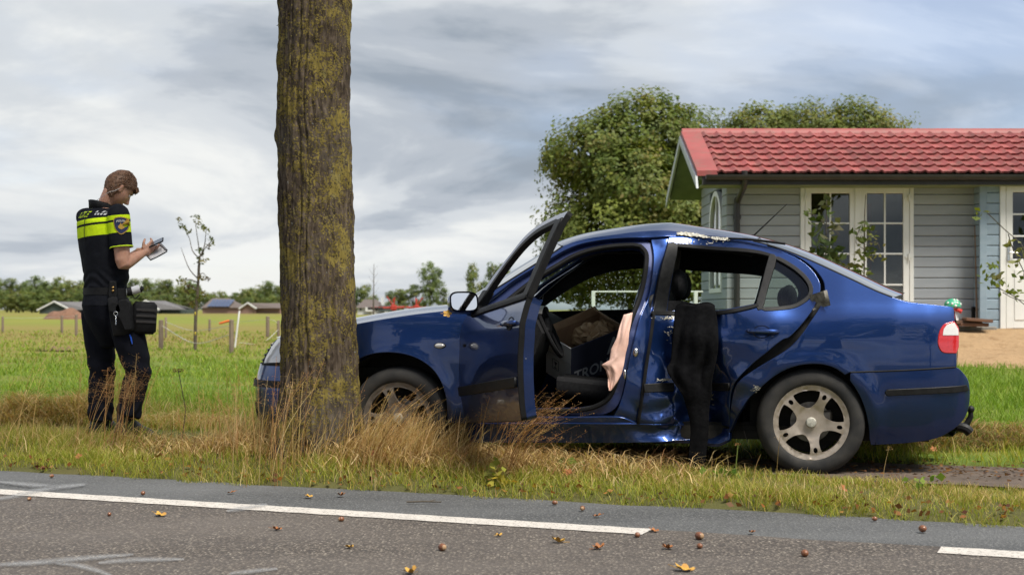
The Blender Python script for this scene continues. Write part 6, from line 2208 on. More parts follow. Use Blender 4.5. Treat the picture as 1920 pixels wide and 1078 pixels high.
# thatch: dead stalks lying about the foot of the tree
N = 11000
s = rng.normal(TREE_SN[0] + .35, .85, N); n = rng.normal(7.78, .24, N)
k = (n > 7.2) & (s < -1.9) & (s > -7.6); s, n = s[k], n[k]; N = len(s)
x, y = xy(s, n)
tag(blades("dry_thatch", x, y, rng.uniform(.06, .22, N), rng.uniform(.003, .007, N), rng.uniform(.7, 1.3, N), pal(rng, N, STRAW + [(.20, .13, .055), (.30, .16, .06)]), M_GRASS, rng, droop=.62, z0=H(x, y) + rng.uniform(0, .07, N)), "matted dead straw-coloured grass around the foot of the tree", "grass", None, "stuff")
# standing dry stalks: behind the verge on the left and by the tree and wheel
N = 3000
cs = np.array([(-4.95, 7.65), (-4.7, 7.75), (-4.1, 7.6), (-3.9, 7.72), (-3.75, 7.8), (-3.75, 7.75), (-5.3, 7.9), (-5.6, 8.1), (-4.0, 7.8), (-4.4, 7.45)])
ci = rng.choice(len(cs), N, p=np.array([10, 9, 9, 10, 9, 6, 6, 4, 2, 5]) / 70.)
s = cs[ci, 0] + rng.normal(0, .17, N); n = cs[ci, 1] + rng.normal(0, .10, N)
x, y = xy(s, n)
tag(blades("dry_grass", x, y, rng.uniform(.10, .34, N) * (.55 + .55 * (np.abs(s - TREE_SN[0]) < 1.0)), rng.uniform(.003, .006, N), rng.uniform(.1, .8, N), pal(rng, N, STRAW), M_GRASS, rng, az=rng.normal(.2, 1.1, N)), "tall straw-coloured dry grass against the trunk and front wheel", "grass", None, "stuff")

# flowering stems with open seed heads
def stems(name, base, hgt, az, lean, rng, col, nsp, spread, mat, w=.0036, headfrac=.35):
    V, T, C = [], [], []
    o = 0
    for k in range(len(base)):
        bx, by = base[k]
        bz = float(H(bx, by)) - .01
        h, a, ln = hgt[k], az[k], lean[k]
        L = 9
        t = np.linspace(0, 1, L)
        px = bx + math.cos(a) * ln * h * t ** 1.8; py = by + math.sin(a) * ln * h * t ** 1.8; pz = bz + h * t * (1 - .3 * ln * t)
        c = np.stack([px, py, pz], 1)
        wa = rng.uniform(0, math.pi)
        for dirx, diry in ((math.cos(wa), math.sin(wa)), (-math.sin(wa), math.cos(wa))):
            ww = w * (1 - .55 * t) * .5
            Lf = np.stack([px - dirx * ww, py - diry * ww, pz], 1); Rt = np.stack([px + dirx * ww, py + diry * ww, pz], 1)
            V.append(np.vstack([Lf, Rt]))
            q = np.arange(L - 1)
            T.append(np.vstack([np.stack([q, q + 1, q + L + 1], 1), np.stack([q, q + L + 1, q + L], 1)]) + o); o += 2 * L
            C.append(np.repeat(col[k][None], 2 * L, 0))
        m = nsp[k]
        if m:
            tt = rng.uniform(1 - headfrac, 1, m)
            cc = np.stack([np.interp(tt, t, c[:, i]) for i in range(3)], 1)
            sp = spread[k] * (1.15 - tt[:, None]) / headfrac
            d = rng.normal(size=(m, 3)); d[:, 2] = np.abs(d[:, 2]) * .6
            e = cc + d * sp * rng.uniform(.3, 1, (m, 1))
            # hair-thin side branch and a spikelet at its end
            pr = np.cross(d, rng.normal(size=(m, 3))); pr /= np.linalg.norm(pr, axis=1)[:, None]
            V.append(np.stack([cc - pr * .0007, cc + pr * .0007, e], 1).reshape(-1, 3))
            T.append(np.arange(3 * m).reshape(m, 3) + o); o += 3 * m
            C.append(np.repeat(col[k][None] * .9, 3 * m, 0))
            s_ = rng.uniform(.004, .009, (m, 1))
            up = d / np.linalg.norm(d, axis=1)[:, None]
            V.append(np.stack([e - pr * s_ * .25, e + pr * s_ * .25, e + up * s_], 1).reshape(-1, 3))
            T.append(np.arange(3 * m).reshape(m, 3) + o); o += 3 * m
            C.append(np.repeat(col[k][None] * np.array([1.0, .82, .7]), 3 * m, 0))
    return np_mesh(name, np.vstack(V), np.vstack(T), mat, colors=np.vstack(C))


def ground_at(px, d):
    return ((px - 960) / F * d, d)


def clump(name, label, px, d, n, spr, h0, h1, az, ln, nsp, spread, cols, seed):
    r = np.random.default_rng(seed)
    b = np.array([ground_at(px, d)]) + r.normal(0, spr, (n, 2))
    o = stems(name, b, r.uniform(h0, h1, n), r.normal(az, .5, n), np.clip(r.normal(ln, .18, n), .05, 1.1), r, pal(r, n, cols), r.integers(nsp // 2, nsp + 1, n), np.full(n, spread), M_GRASS)
    o.data.transform(Matrix.Translation((-ground_at(px, d)[0], -d, 0))); o.location = (*ground_at(px, d), 0)
    return tag(o, label, "grass")


RUST = [(.48, .28, .12), (.38, .20, .085), (.55, .36, .17)]
clump("seeding_grass", "tall tuft of rust-brown seeding grass leaning right before the open door", 950, 8.05, 34, .05, .38, .62, -.25, .62, 30, .035, RUST, 1)
clump("seeding_grass", "seeding grass stalks standing before the lower half of the open door", 905, 8.2, 16, .07, .32, .55, .2, .4, 34, .04, RUST, 2)
clump("seeding_grass", "tuft of straw-brown grass bending right over the front wheel", 690, 8.25, 44, .08, .38, .62, -.15, .55, 16, .012, STRAW + RUST, 3)
clump("seeding_grass", "reddish seeding grass in front of the officer's left leg", 180, 9.5, 12, .08, .45, .66, .8, .25, 60, .05, RUST, 4)
clump("seeding_grass", "reddish seeding grass in front of the officer's right leg", 235, 9.4, 16, .08, .45, .70, .6, .22, 60, .05, RUST, 5)
clump("seeding_grass", "fine dry grass stalks rising against the left side of the trunk", 520, 8.2, 30, .10, .38, .72, 1.2, .22, 30, .025, STRAW + RUST, 6)
clump("seeding_grass", "dry seeding grass standing left of the car's headlamp", 440, 8.6, 26, .14, .32, .62, 2.4, .25, 44, .04, RUST, 7)
clump("seeding_grass", "sparse dry stalks at the left edge of the photo", 15, 9.6, 16, .12, .40, .70, .6, .3, 30, .03, STRAW, 8)
clump("seeding_grass", "low grass tuft hiding the officer's boots", 215, 9.55, 260, .20, .10, .22, .5, .5, 0, .01, STRAW[:2] + G1[:3], 20)
clump("seeding_grass", "thick dry tuft hiding the lower front wheel", 735, 8.35, 60, .13, .22, .46, .2, .4, 8, .012, STRAW, 19)
clump("seeding_grass", "dry grass tuft between the tree and the front wheel hub", 765, 8.3, 26, .10, .18, .40, .3, .45, 12, .02, STRAW, 9)
clump("seeding_grass", "low dry stalks under the middle of the sill", 1000, 8.1, 16, .10, .18, .42, -.2, .6, 26, .03, RUST, 10)
clump("dead_roots", "torn brown roots hanging below the crushed sill", 1215, 8.5, 40, .09, .10, .20, 0, .9, 4, .02, [(.16, .09, .045), (.22, .13, .06)], 12)
for i, (px, d, h, sp) in enumerate(((1205, 8.0, .12, 0), (1412, 7.85, .18, 0), (1438, 7.82, .10, 0), (1456, 7.8, .30, 3), (1515, 7.7, .12, 0), (1655, 7.75, .24, 6), (1600, 7.7, .09, 0), (1690, 7.65, .09, 0), (1762, 7.5, .12, 0), (1368, 8.0, .16, 3), (1085, 7.9, .10, 0), (1020, 8.0, .17, 2))):
    r = np.random.default_rng(200 + i)
    b = np.array([ground_at(px, d)])
    o = stems("dry_stalk", b, [h], [r.uniform(0, 6.28)], [r.uniform(.1, .35)], r, pal(r, 1, STRAW + RUST), [sp * 3], [.012], M_GRASS, w=.0045, headfrac=.12)
    o.data.transform(Matrix.Translation((-b[0, 0], -b[0, 1], 0))); o.location = (b[0, 0], b[0, 1], 0)
    tag(o, "single thin dry stalk standing in the verge before the car", "stalk", "single dry stalks in the verge")

# meadow
def meadow(name, N, y0, y1, h0, h1, w, cols, p, label, xr=(-1.0, 1.0), lean=(.2, .9), keepf=None):
    u = rng.uniform(0, 1, N)
    y = 1 / (1 / y0 + (1 / y1 - 1 / y0) * u) if y1 / y0 > 2 else rng.uniform(y0, y1, N)
    x = rng.uniform(xr[0], xr[1], N) * (y * .40)
    s, n = sn(x, y)
    k = (n > 9.25)
    if keepf is not None: k &= keepf(x, y)
    tuft = .5 + .5 * fbm(x * 2.3, y * 1.6, 33, 3)
    k &= rng.uniform(0, 1, N) < .3 + tuft
    x, y, tuft = x[k], y[k], tuft[k]
    n_ = len(x)
    patch = fbm(x * .5, y * .35, 44, 3)
    c = pal(rng, n_, cols, p)
    yel = rng.uniform(0, 1, n_) < np.clip(patch * .7, 0, .6)
    c = np.where(yel[:, None], pal(rng, n_, [(.26, .215, .055), (.32, .23, .08), (.20, .13, .05)]), c)
    sc = np.maximum(1, y / 16)
    return tag(blades(name, x, y, rng.uniform(h0, h1, n_) * (.6 + .6 * tuft), w * sc * rng.uniform(.7, 1.3, n_), rng.uniform(*lean, n_), c, M_GRASS, rng), label, "grass", None, "stuff")


GM = [(.195, .300, .028), (.250, .345, .038), (.150, .235, .026), (.300, .335, .052)]
notbank = lambda x, y: x < .9
meadow("meadow_grass", 76000, 9.6, 20, .05, .13, .0075, GM, None, "bright green meadow grass behind the officer", (-1.45, .35), keepf=notbank)
meadow("meadow_grass", 46000, 19, 60, .05, .12, .010, GM, None, "green meadow grass farther out by the fence", (-1.3, .4), keepf=lambda x, y: (x < 1.2))
meadow("bank_grass", 58000, 10.2, 17.9, .06, .15, .007, [(.185, .295, .028), (.225, .335, .036), (.26, .35, .045), (.155, .25, .026)], None, "bright green grass on the bank below the summerhouse", (.05, 1.45), keepf=lambda x, y: (x > .9) & (y < 17.35 + .25 * np.sin(x * 1.7) + .15 * np.sin(x * 5.1)))
# rank growth seen through the car windows
meadow("tall_weeds", 5000, 11.5, 16, .35, .75, .012, [(.13, .19, .03), (.10, .16, .03), (.19, .21, .05)], None, "tall pale green weeds seen through the car's side windows", (.02, .22), (.1, .5))

# leaf litter on the path
N = 2600
s = rng.uniform(-3.6, 2.6, N); n = np.clip(rng.normal(8.85, .30, N), 8.15, 9.5)
x, y = xy(s, n)
lv = leaves(np.stack([x, y, H(x, y, False) + .028 + rng.uniform(0, .012, N)], 1), .035, pal(rng, N, [(.17, .075, .028), (.11, .05, .022), (.26, .13, .04), (.07, .035, .02)]), rng, aspect=.7)
lv[0][:, 2] = H(lv[0][:, 0], lv[0][:, 1], False) + .020 + np.abs(lv[0][:, 2] - np.repeat(H(x, y, False) + .03, 4)) * .5
tag(np_mesh("leaf_litter", lv[0], lv[1], M_LEAF, colors=lv[2]), "brown fallen leaf litter along the path by the rear wheel", "leaves", None, "stuff")
N = 420
s = rng.uniform(-7.5, 1.5, N); n = EDGE_N + np.abs(rng.normal(0, .16, N)) + .02
x, y = xy(s, n)
lv = leaves(np.stack([x, y, np.maximum(H(x, y), 0) + .02 + rng.uniform(0, .02, N)], 1), .035, pal(rng, N, [(.30, .12, .03), (.20, .085, .03), (.38, .20, .05), (.12, .05, .025)]), rng, flat=.6, aspect=.7)
tag(np_mesh("leaf_litter", lv[0], lv[1], M_LEAF, colors=lv[2]), "small brown leaves caught in the grass along the asphalt edge", "leaves", None, "stuff")

# heaps of cut hay
def heap(name, label, px, py, d, rx, ry, h, n, cols, seed):
    r = np.random.default_rng(seed)
    bx = (px - 960) / F * d
    bz = float(H(bx, d))
    t = np.sqrt(r.uniform(0, 1, n)); a = r.uniform(0, 2 * math.pi, n)
    x = bx + rx * t * np.cos(a); y = d + ry * t * np.sin(a)
    z = H(x, y) + h * (1 - t ** 2) * r.uniform(.0, 1.05, n) ** .6 * (1 + .25 * np.sin(x * 9))
    o = blades(name, x, y, r.uniform(.08, .26, n), r.uniform(.004, .009, n), r.uniform(.9, 1.4, n), pal(r, n, cols), M_GRASS, r, droop=.68, z0=z)
    o.data.transform(Matrix.Translation((-bx, -d, -bz))); o.location = (bx, d, bz)
    return tag(o, label, "hay")


HAY = [(.62, .43, .17), (.48, .31, .12), (.70, .52, .24), (.34, .32, .08)]
heap("hay_heap", "low heap of drying cut grass left of the officer", 98, 780, 11.3, .55, .30, .24, 3800, HAY, 61)
heap("hay_heap", "flat spread of drying hay right of the officer", 320, 800, 11.2, .6, .3, .06, 1500, HAY, 62)
heap("hay_heap", "heap of brown hay and twigs behind the rear bumper", 1770, 845, 9.9, .85, .35, .17, 3600, [(.34, .22, .09), (.24, .145, .065), (.42, .29, .12), (.19, .22, .045)], 63)
heap("hay_heap", "dry brushwood under the sill in front of the rear wheel", 1230, 855, 9.2, .5, .15, .06, 900, [(.20, .12, .05), (.15, .09, .04), (.27, .18, .07)], 64)

# broad-leaved weeds in the verge
def weed(px, d, n, sz, h, cols, label, seed):
    r = np.random.default_rng(seed)
    bx = (px - 960) / F * d; bz = float(H(bx, d))
    t = thing("weed", label, "plant", (bx, d, bz))
    c = np.stack([r.normal(0, .04, n), r.normal(0, .03, n), r.uniform(.3, 1, n) * h], 1)
    V, Fq, C = leaves(c, sz, pal(r, n, cols), r, flat=.5, aspect=.8)
    np_mesh("leaf_rosette", V, Fq, M_LEAF, t, colors=C)["kind"] = "stuff"
    mb = MB()
    for k in range(3): mb.tube([(0, 0, -.01), tuple(c[k] * .6), tuple(c[k])], .0025, 4)
    mb.build("stem", pmat("weed_stem", (.12, .16, .03), None, 5), t)
    return t


GW = [(.12, .21, .03), (.16, .25, .035), (.09, .16, .025)]
weed(1365, 7.95, 22, .045, .06, GW, "low clover-like weed in the verge below the hanging jacket", 301)
weed(1728, 7.55, 12, .05, .09, [(.17, .27, .03), (.22, .3, .05)], "small bright green seedling beside the path right of the rear wheel", 302)
weed(1068, 8.3, 30, .06, .08, GW, "green leafy weed growing under the sill", 303)
weed(930, 7.8, 10, .06, .16, [(.38, .36, .06), (.20, .22, .04)], "yellowing weed with curled leaves before the door", 304)
weed(940, 7.75, 14, .05, .05, [(.50, .38, .04), (.40, .34, .05)], "patch of yellow leaves in the verge below the door", 305)
weed(1130, 8.2, 16, .05, .06, GW, "small green weed right of the one under the sill", 306)
# flat-topped dead flower head beside the officer
bx, by = ground_at(340, 9.7)
bz = float(H(bx, by))
t = thing("dead_flower", "dead brown flat-topped flower head on a thin stalk right of the officer", "plant", (bx, by, bz))
mb = MB(); mb.tube([(0, 0, 0), (.03, 0, .25), (-.02, 0, .52)], .003, 5); mb.build("stalk", M_TWIG, t)
r = np.random.default_rng(8); c = np.stack([r.normal(-.02, .022, 60), r.normal(0, .02, 60), .52 + r.uniform(-.01, .012, 60)], 1)
V, Fq, C = leaves(c, .012, pal(r, 60, [(.12, .05, .03), (.18, .08, .04)]), r); np_mesh("flower_head", V, Fq, M_LEAF, t, colors=C)
bx, by = ground_at(1377, 7.98)
bz = float(H(bx, by))
t = thing("dead_flower", "small brown flower head on a green stalk before the rear wheel arch", "plant", (bx, by, bz))
mb = MB(); mb.tube([(0, 0, 0), (.01, 0, .1), (.02, 0, .20)], .003, 5); mb.build("stalk", pmat("green_stalk", (.14, .18, .03), None, 5), t)
c = np.stack([r.normal(.02, .010, 30), r.normal(0, .01, 30), .205 + r.uniform(-.006, .006, 30)], 1)
V, Fq, C = leaves(c, .010, pal(r, 30, [(.22, .11, .05), (.30, .17, .06)]), r); np_mesh("flower_head", V, Fq, M_LEAF, t, colors=C)
# ------------------------------------------------------------------ police officer writing notes
OX, OY = -2.83, 10.0
OZ = 1.0 - (818 - 580) / F * OY
person = thing("person", "person in dark police uniform with yellow stripes, standing with head bowed over a notepad", "person", (OX, OY, OZ))
fw = Vector((math.cos(math.radians(35)), math.sin(math.radians(35)), 0)); rt_ = Vector((fw.y, -fw.x, 0))


def op(px, py, y=0.0):
    """photo pixel -> officer frame at depth offset y"""
    d = OY + y
    return Vector(((px - 960) / F * d - OX, y, 1.0 - (py - HOR) / F * d - OZ))


M_SKIN = NT("skin")
_v = M_SKIN.coord('Object')
M_SKIN.set(base=M_SKIN.ramp(M_SKIN.noise(_v, 26, 4), [(.35, (.53, .295, .205)), (.65, (.47, .235, .155))]), rough=.5, sss=.12)
M_SKIN.b.inputs['Subsurface Radius'].default_value = (.02, .008, .004)
M_SKIN = M_SKIN.mat
M_NAVY = pmat("navy_trouser_cloth", (.0045, .0052, .0095), (.007, .008, .013), 14, rough=.9, spec=.15, bump=.25, bscale=22, bdist=.02)
M_BLK = pmat("black_nylon", (.006, .006, .0066), (.011, .011, .012), 40, rough=.7, spec=.25, bump=.15, bscale=200)
M_BOOT = pmat("black_boot_leather", (.008, .008, .008), (.014, .013, .012), 20, rough=.4)
M_HAIR = pmat("brown_hair", (.185, .088, .040), (.10, .046, .021), 60, rough=.55)
t = NT("uniform_shirt")
_v = t.coord('Object')
_s = t.n("ShaderNodeSeparateXYZ"); t.l(_v, _s.inputs[0])
zz = t.math('ADD', _s.outputs[2], t.math('MULTIPLY', _s.outputs[0], -.10))
b1 = t.ramp(t.math('SUBTRACT', zz, 1.0), [(.4030, 0.0), (.4035, 1.0), (.4770, 1.0), (.4775, 0.0), (.4945, 0.0), (.4950, 1.0), (.5250, 1.0), (.5255, 0.0)], 'CONSTANT')
cl = t.ramp(t.noise(_v, 16, 5), [(.3, (.0062, .0072, .011)), (.7, (.0105, .0115, .016))])
t.set(base=t.mix(b1, cl, (.60, .80, .012)), rough=.85, spec=.15)
t.bump(t.noise(_v, 14, 5, .6), .35, .02)
M_SHIRT = t.mat
M_NEON = pmat("neon_yellow_cloth", (.62, .82, .015), (.56, .76, .015), 10, rough=.7)
M_REFL = pmat("grey_reflective_print", (.55, .56, .56), (.45, .46, .46), 40, rough=.4)


def remesh(mbx, name, mat, parent, voxel, smooth_it=6, disp=None):
    o = mbx.build(name, mat, None, smooth=0)
    m = o.modifiers.new("r", 'REMESH'); m.mode = 'VOXEL'; m.voxel_size = voxel; m.use_smooth_shade = True
    m2 = o.modifiers.new("s", 'SMOOTH'); m2.iterations = smooth_it; m2.factor = .5
    dg = bpy.context.evaluated_depsgraph_get()
    me = bpy.data.meshes.new_from_object(o.evaluated_get(dg))
    bpy.data.objects.remove(o)
    me.name = name
    if disp is not None:
        n = len(me.vertices)
        co = np.zeros(n * 3, np.float32); me.vertices.foreach_get('co', co); co = co.reshape(-1, 3)
        no = np.zeros(n * 3, np.float32); me.vertices.foreach_get('normal', no); no = no.reshape(-1, 3)
        co = co + no * disp(co)[:, None]
        me.vertices.foreach_set('co', co.astype(np.float32).ravel()); me.update()
    me.polygons.foreach_set('use_smooth', [True] * len(me.polygons))
    if not me.materials: me.materials.append(mat)
    q = bpy.data.objects.new(name, me); COL.objects.link(q); q.parent = parent
    return q


def ering(c, a, b, tilt=Vector((0, 0, 0)), n=24, e=.85):
    """ellipse ring: half-width a along the shoulders, b along the facing direction"""
    out = []
    for k in range(n):
        an = 2 * math.pi * k / n
        ca = math.copysign(abs(math.cos(an)) ** e, math.cos(an)); sa = math.copysign(abs(math.sin(an)) ** e, math.sin(an))
        out.append(Vector(c) + rt_ * (a * ca) + fw * (b * sa) + Vector((0, 0, 1)) * (fw.dot(tilt) * b * sa))
    return out


def ring_loft(mbx, rings):
    n = len(rings[0]); vs = [q for r in rings for q in r]
    fs = [(i * n + k, i * n + (k + 1) % n, (i + 1) * n + (k + 1) % n, (i + 1) * n + k) for i in range(len(rings) - 1) for k in range(n)]
    fs += [tuple(range(n - 1, -1, -1)), tuple(range((len(rings) - 1) * n, len(rings) * n))]
    mbx.add(vs, fs)


# joints
hipR, hipL = op(231, 590, -.09), op(182, 585, .09)
kneR, kneL = op(259, 694, -.10), op(192, 690, .08)
ankR, ankL = op(237, 793, -.12), op(188, 800, .07)
shR, shL = op(222, 404, -.17), op(164, 410, .16)
elR, elL = op(231, 495, -.19), op(226, 500, .20)
wrR, wrL = op(266, 476, -.07), op(262, 472, .09)
hdC = op(222, 355, .02)
nkB = op(193, 392, 0)
# torso axis points: (centre, half width, half depth)
TOR = [(op(197, 600, 0), .175, .125), (op(196, 575, 0), .18, .135), (op(197, 545, 0), .165, .125), (op(199, 515, 0), .175, .135), (op(196, 480, 0), .19, .142), (op(191, 445, 0), .20, .145), (op(188, 418, 0), .198, .135), (op(188, 402, 0), .155, .115), (op(189, 392, 0), .105, .085), (op(191, 384, 0), .07, .068)]

# head frame: forward, left, up; bowed
HT = math.radians(43)
hx_ = (fw * math.cos(HT) - Vector((0, 0, 1)) * math.sin(HT)); hz_ = (fw * math.sin(HT) + Vector((0, 0, 1)) * math.cos(HT)); hy_ = hz_.cross(hx_)
HM = Matrix(((hx_.x, hy_.x, hz_.x, hdC.x), (hx_.y, hy_.y, hz_.y, hdC.y), (hx_.z, hy_.z, hz_.z, hdC.z), (0, 0, 0, 1)))


def head_surface(u, v, grow=0.0):
    """u round, v from crown to chin"""
    th = math.pi * v; a = 2 * math.pi * u
    d = Vector((math.sin(th) * math.cos(a), math.sin(th) * math.sin(a), math.cos(th)))
    x, y, z = d.x * .098, d.y * .077, d.z * .118
    if d.z < 0:                                   # jaw narrows and comes forward
        k = -d.z
        y *= 1 - .30 * k * k; x = x * (1 - .12 * k) + .022 * k
        if d.x < 0: x *= 1 - .25 * k
    if d.x > 0:
        x -= .010 * math.exp(-((d.z - .12) / .12) ** 2) * (abs(d.y) > .15) * min(1, abs(d.y) * 2)   # eye sockets
        x += .006 * math.exp(-((d.z - .33) / .12) ** 2)
    return HM @ (Vector((x, y, z)) * (1 + grow))


sk = MB()
nU, nV = 28, 20
sk.add([head_surface(i / nU, .004 + .992 * j / (nV - 1)) for j in range(nV) for i in range(nU)],
       [(j * nU + i, j * nU + (i + 1) % nU, (j + 1) * nU + (i + 1) % nU, (j + 1) * nU + i) for j in range(nV - 1) for i in range(nU)] + [tuple(range(nU - 1, -1, -1)), tuple(range((nV - 1) * nU, nV * nU))])
hl = lambda x, y, z: HM @ Vector((x, y, z))
sk.tube([hl(.088, 0, .022), hl(.104, 0, -.008), hl(.116, 0, -.030), hl(.098, 0, -.040)], [.009, .011, .0145, .010], 8)      # nose
sk.ball(hl(.096, 0, -.066), (.014, .020, .008), 10, 8, M=HM.to_3x3()); sk.ball(hl(.095, 0, -.078), (.013, .018, .008), 10, 8, M=HM.to_3x3())   # lips
sk.ball(hl(.082, 0, -.104), (.022, .024, .017), 10, 8, M=HM.to_3x3())                                                     # chin
for sg in (-1, 1):
    sk.ball(hl(-.006, sg * .079, -.008), (.018, .009, .033), 12, 8, M=HM.to_3x3())
    sk.ball(hl(-.012, sg * .087, .004), (.012, .006, .020), 10, 8, M=HM.to_3x3())
sk.tube([nkB + Vector((-.015, 0, -.06)), nkB + Vector((.005, 0, 0)), hl(-.035, 0, -.055), hl(-.02, 0, -.01)], [.070, .054, .044, .030], 16)
ring_loft(sk, [ering(c, a * .86, b * .84) for c, a, b in TOR])
for s, e, w in ((shR, elR, wrR), (shL, elL, wrL)):
    m = s.lerp(e, .45)
    sk.tube(crv([tuple(s), tuple(m), tuple(s.lerp(e, .8)), tuple(e), tuple(e.lerp(w, .3)), tuple(e.lerp(w, .75)), tuple(w)], 2), [.052, .053, .055, .055, .053, .050, .047, .047, .047, .042, .036, .032, .029], 16)
for h, k, a in ((hipR, kneR, ankR), (hipL, kneL, ankL)):
    sk.tube([h, h.lerp(k, .5), k, k.lerp(a, .35), a], [.085, .075, .058, .058, .042], 14)


def hand(wr, dirv, palm_n, sgn, curl, mbx):
    """palm and five curled fingers; dirv wrist to knuckles, palm_n out of the palm, sgn puts the thumb on one side"""
    d = dirv.normalized(); pn = (palm_n - d * palm_n.dot(d)).normalized(); sd = d.cross(pn) * sgn
    B = Matrix((d, sd, pn)).transposed()
    pc = wr + d * .050
    mbx.ball(pc, (.055, .042, .017), 14, 10, M=B)
    mbx.tube([wr - d * .02, wr + d * .02, wr + d * .045], [.029, .028, .026], 12)
    for k, (off, L) in enumerate(((.030, .070), (.010, .078), (-.010, .073), (-.029, .058))):
        p0 = wr + d * .088 + sd * off
        a1, a2, a3 = curl * .5, curl * 1.1, curl * 1.6
        p1 = p0 + (d * math.cos(a1) + pn * math.sin(a1)) * L * .45
        p2 = p1 + (d * math.cos(a2) + pn * math.sin(a2)) * L * .32
        p3 = p2 + (d * math.cos(a3) + pn * math.sin(a3)) * L * .25
        mbx.tube([p0 - d * .015, p0, p1, p2, p3], [.010, .010, .0092, .0085, .0070], 8)
        mbx.ball(p3, .0072, 8, 6)
    t0 = wr + d * .030 + sd * .030
    t1 = t0 + (d * .6 + sd * .75 + pn * .25).normalized() * .038
    t2 = t1 + (d * .85 + sd * .2 + pn * .45).normalized() * .032
    mbx.tube([t0 - d * .01, t0, t1, t2], [.014, .0135, .0105, .0085], 8); mbx.ball(t2, .0085, 8, 6)
    return pc


padC = op(291, 472, .03)
hand(wrR, (op(285, 462, -.01) - wrR), Vector((.1, .75, .55)), 1, .75, sk)
hand(wrL, (op(284, 470, .06) - wrL), Vector((.15, -.35, .9)), -1, .5, sk)
body = remesh(sk, "body", M_SKIN, person, .0045, 4)
# eyes and brows
for sg in (-1, 1):
    mb = MB(); mb.ball(hl(.082, sg * .031, .010), .0115, 12, 8); mb.build("eye", pmat("eye_white", (.6, .58, .55), (.55, .52, .5), 3, rough=.2), person)
    mb = MB(); mb.tube([hl(.092, sg * .016, .030), hl(.094, sg * .032, .034), hl(.085, sg * .048, .029)], [.004, .0045, .003], 6); mb.build("eyebrow", M_HAIR, person)
# hair: thick top, short back and sides
hr = np.random.default_rng(77)
def hair_pt(i, j, n, m):
    u, v = i / n, j / (m - 1) * .60
    a = 2 * math.pi * u
    fr = math.cos(a)
    lim = float(np.interp(fr, [-1, -.3, -.12, .1, .7, 1], [.80, .76, .56, .46, .34, .33]))
    vv = v / .60 * lim
    g = .07 + .10 * max(0, -fr) * (vv < .76) + .14 * math.exp(-(vv / .30) ** 2) + (.02 if fr > .4 else 0)
    p = head_surface(u, max(vv, .004), g)
    p += Vector(tuple(hr.normal(0, .0015, 3)))
    return p
mb = MB(); n, m = 40, 18
mb.add([hair_pt(i, j, n, m) for j in range(m) for i in range(n)], [(j * n + i, j * n + (i + 1) % n, (j + 1) * n + (i + 1) % n, (j + 1) * n + i) for j in range(m - 1) for i in range(n)] + [tuple(range(n))])
mb.build("hair", M_HAIR, person, smooth=70)
# loose locks
mb = MB()
for k in range(1500):
    u = hr.uniform(0, 1); fr = math.cos(2 * math.pi * u)
    lim = float(np.interp(fr, [-1, -.3, -.12, .1, .7, 1], [.72, .68, .48, .42, .31, .30]))
    v = hr.uniform(.01, lim)
    p0 = head_surface(u, v, .09 + .10 * math.exp(-(v / .3) ** 2)); p1 = head_surface(u + hr.normal(0, .03), min(v + .07, lim + .03), .12 + .11 * math.exp(-(v / .3) ** 2) + hr.normal(0, .02))
    mid = (p0 + p1) * .5 + (p0 - hdC).normalized() * .007
    mb.tube([p0, mid, p1], [.0018, .0016, .0005], 3, cap=False)
for k in range(60):                             # fringe falling forward
    y = hr.uniform(-.05, .05)
    p0 = hl(.075 + hr.normal(0, .006), y, .088 + hr.normal(0, .006)); p1 = hl(.100 + hr.normal(0, .004), y + hr.normal(0, .01), .074 + hr.normal(0, .006)); p2 = p1 + hx_ * hr.uniform(.0, .004) - hz_ * hr.uniform(.006, .020)
    mb.tube([p0, p1, p2], [.005, .0045, .001], 4, cap=False)
o = mb.build("hair_locks", M_HAIR, person); o["kind"] = "stuff"

# shirt with vest
sh = MB()
ring_loft(sh, [ering(c, a * 1.06, b * 1.08) for c, a, b in TOR[1:9]])
for s, e, f in ((shR, elR, .66), (shL, elL, .66)):
    sh.tube(crv([tuple(s + (s - e) * .10 - rt_ * (.03 if s is shR else -.03)), tuple(s), tuple(s.lerp(e, .35)), tuple(s.lerp(e, f))], 3), [.058, .068, .074, .077, .078, .078, .078, .078, .078, .079], 20)
shirt = remesh(sh, "shirt", M_SHIRT, person, .0065, 5, lambda c: .004 * np.sin(c[:, 2] * 90 + 5 * np.sin(c[:, 0] * 20)) * (smoothstep(1.02, 1.06, c[:, 2]) * (1 - smoothstep(1.10, 1.2, c[:, 2]))) + .0025 * fbm(c[:, 0] * 16 + c[:, 1] * 9, c[:, 2] * 16, 3, 3))
mb = MB()
cuff = shR.lerp(elR, .655); ax = (elR - shR).normalized(); q = ax.to_track_quat('Z', 'Y').to_matrix().to_4x4()
mb.lathe([(.0795, -.004), (.081, 0), (.0795, .004), (.076, .004), (.076, -.004)], 30, Matrix.Translation(cuff) @ q, close=True); mb.build("sleeve_piping", M_NEON, person)
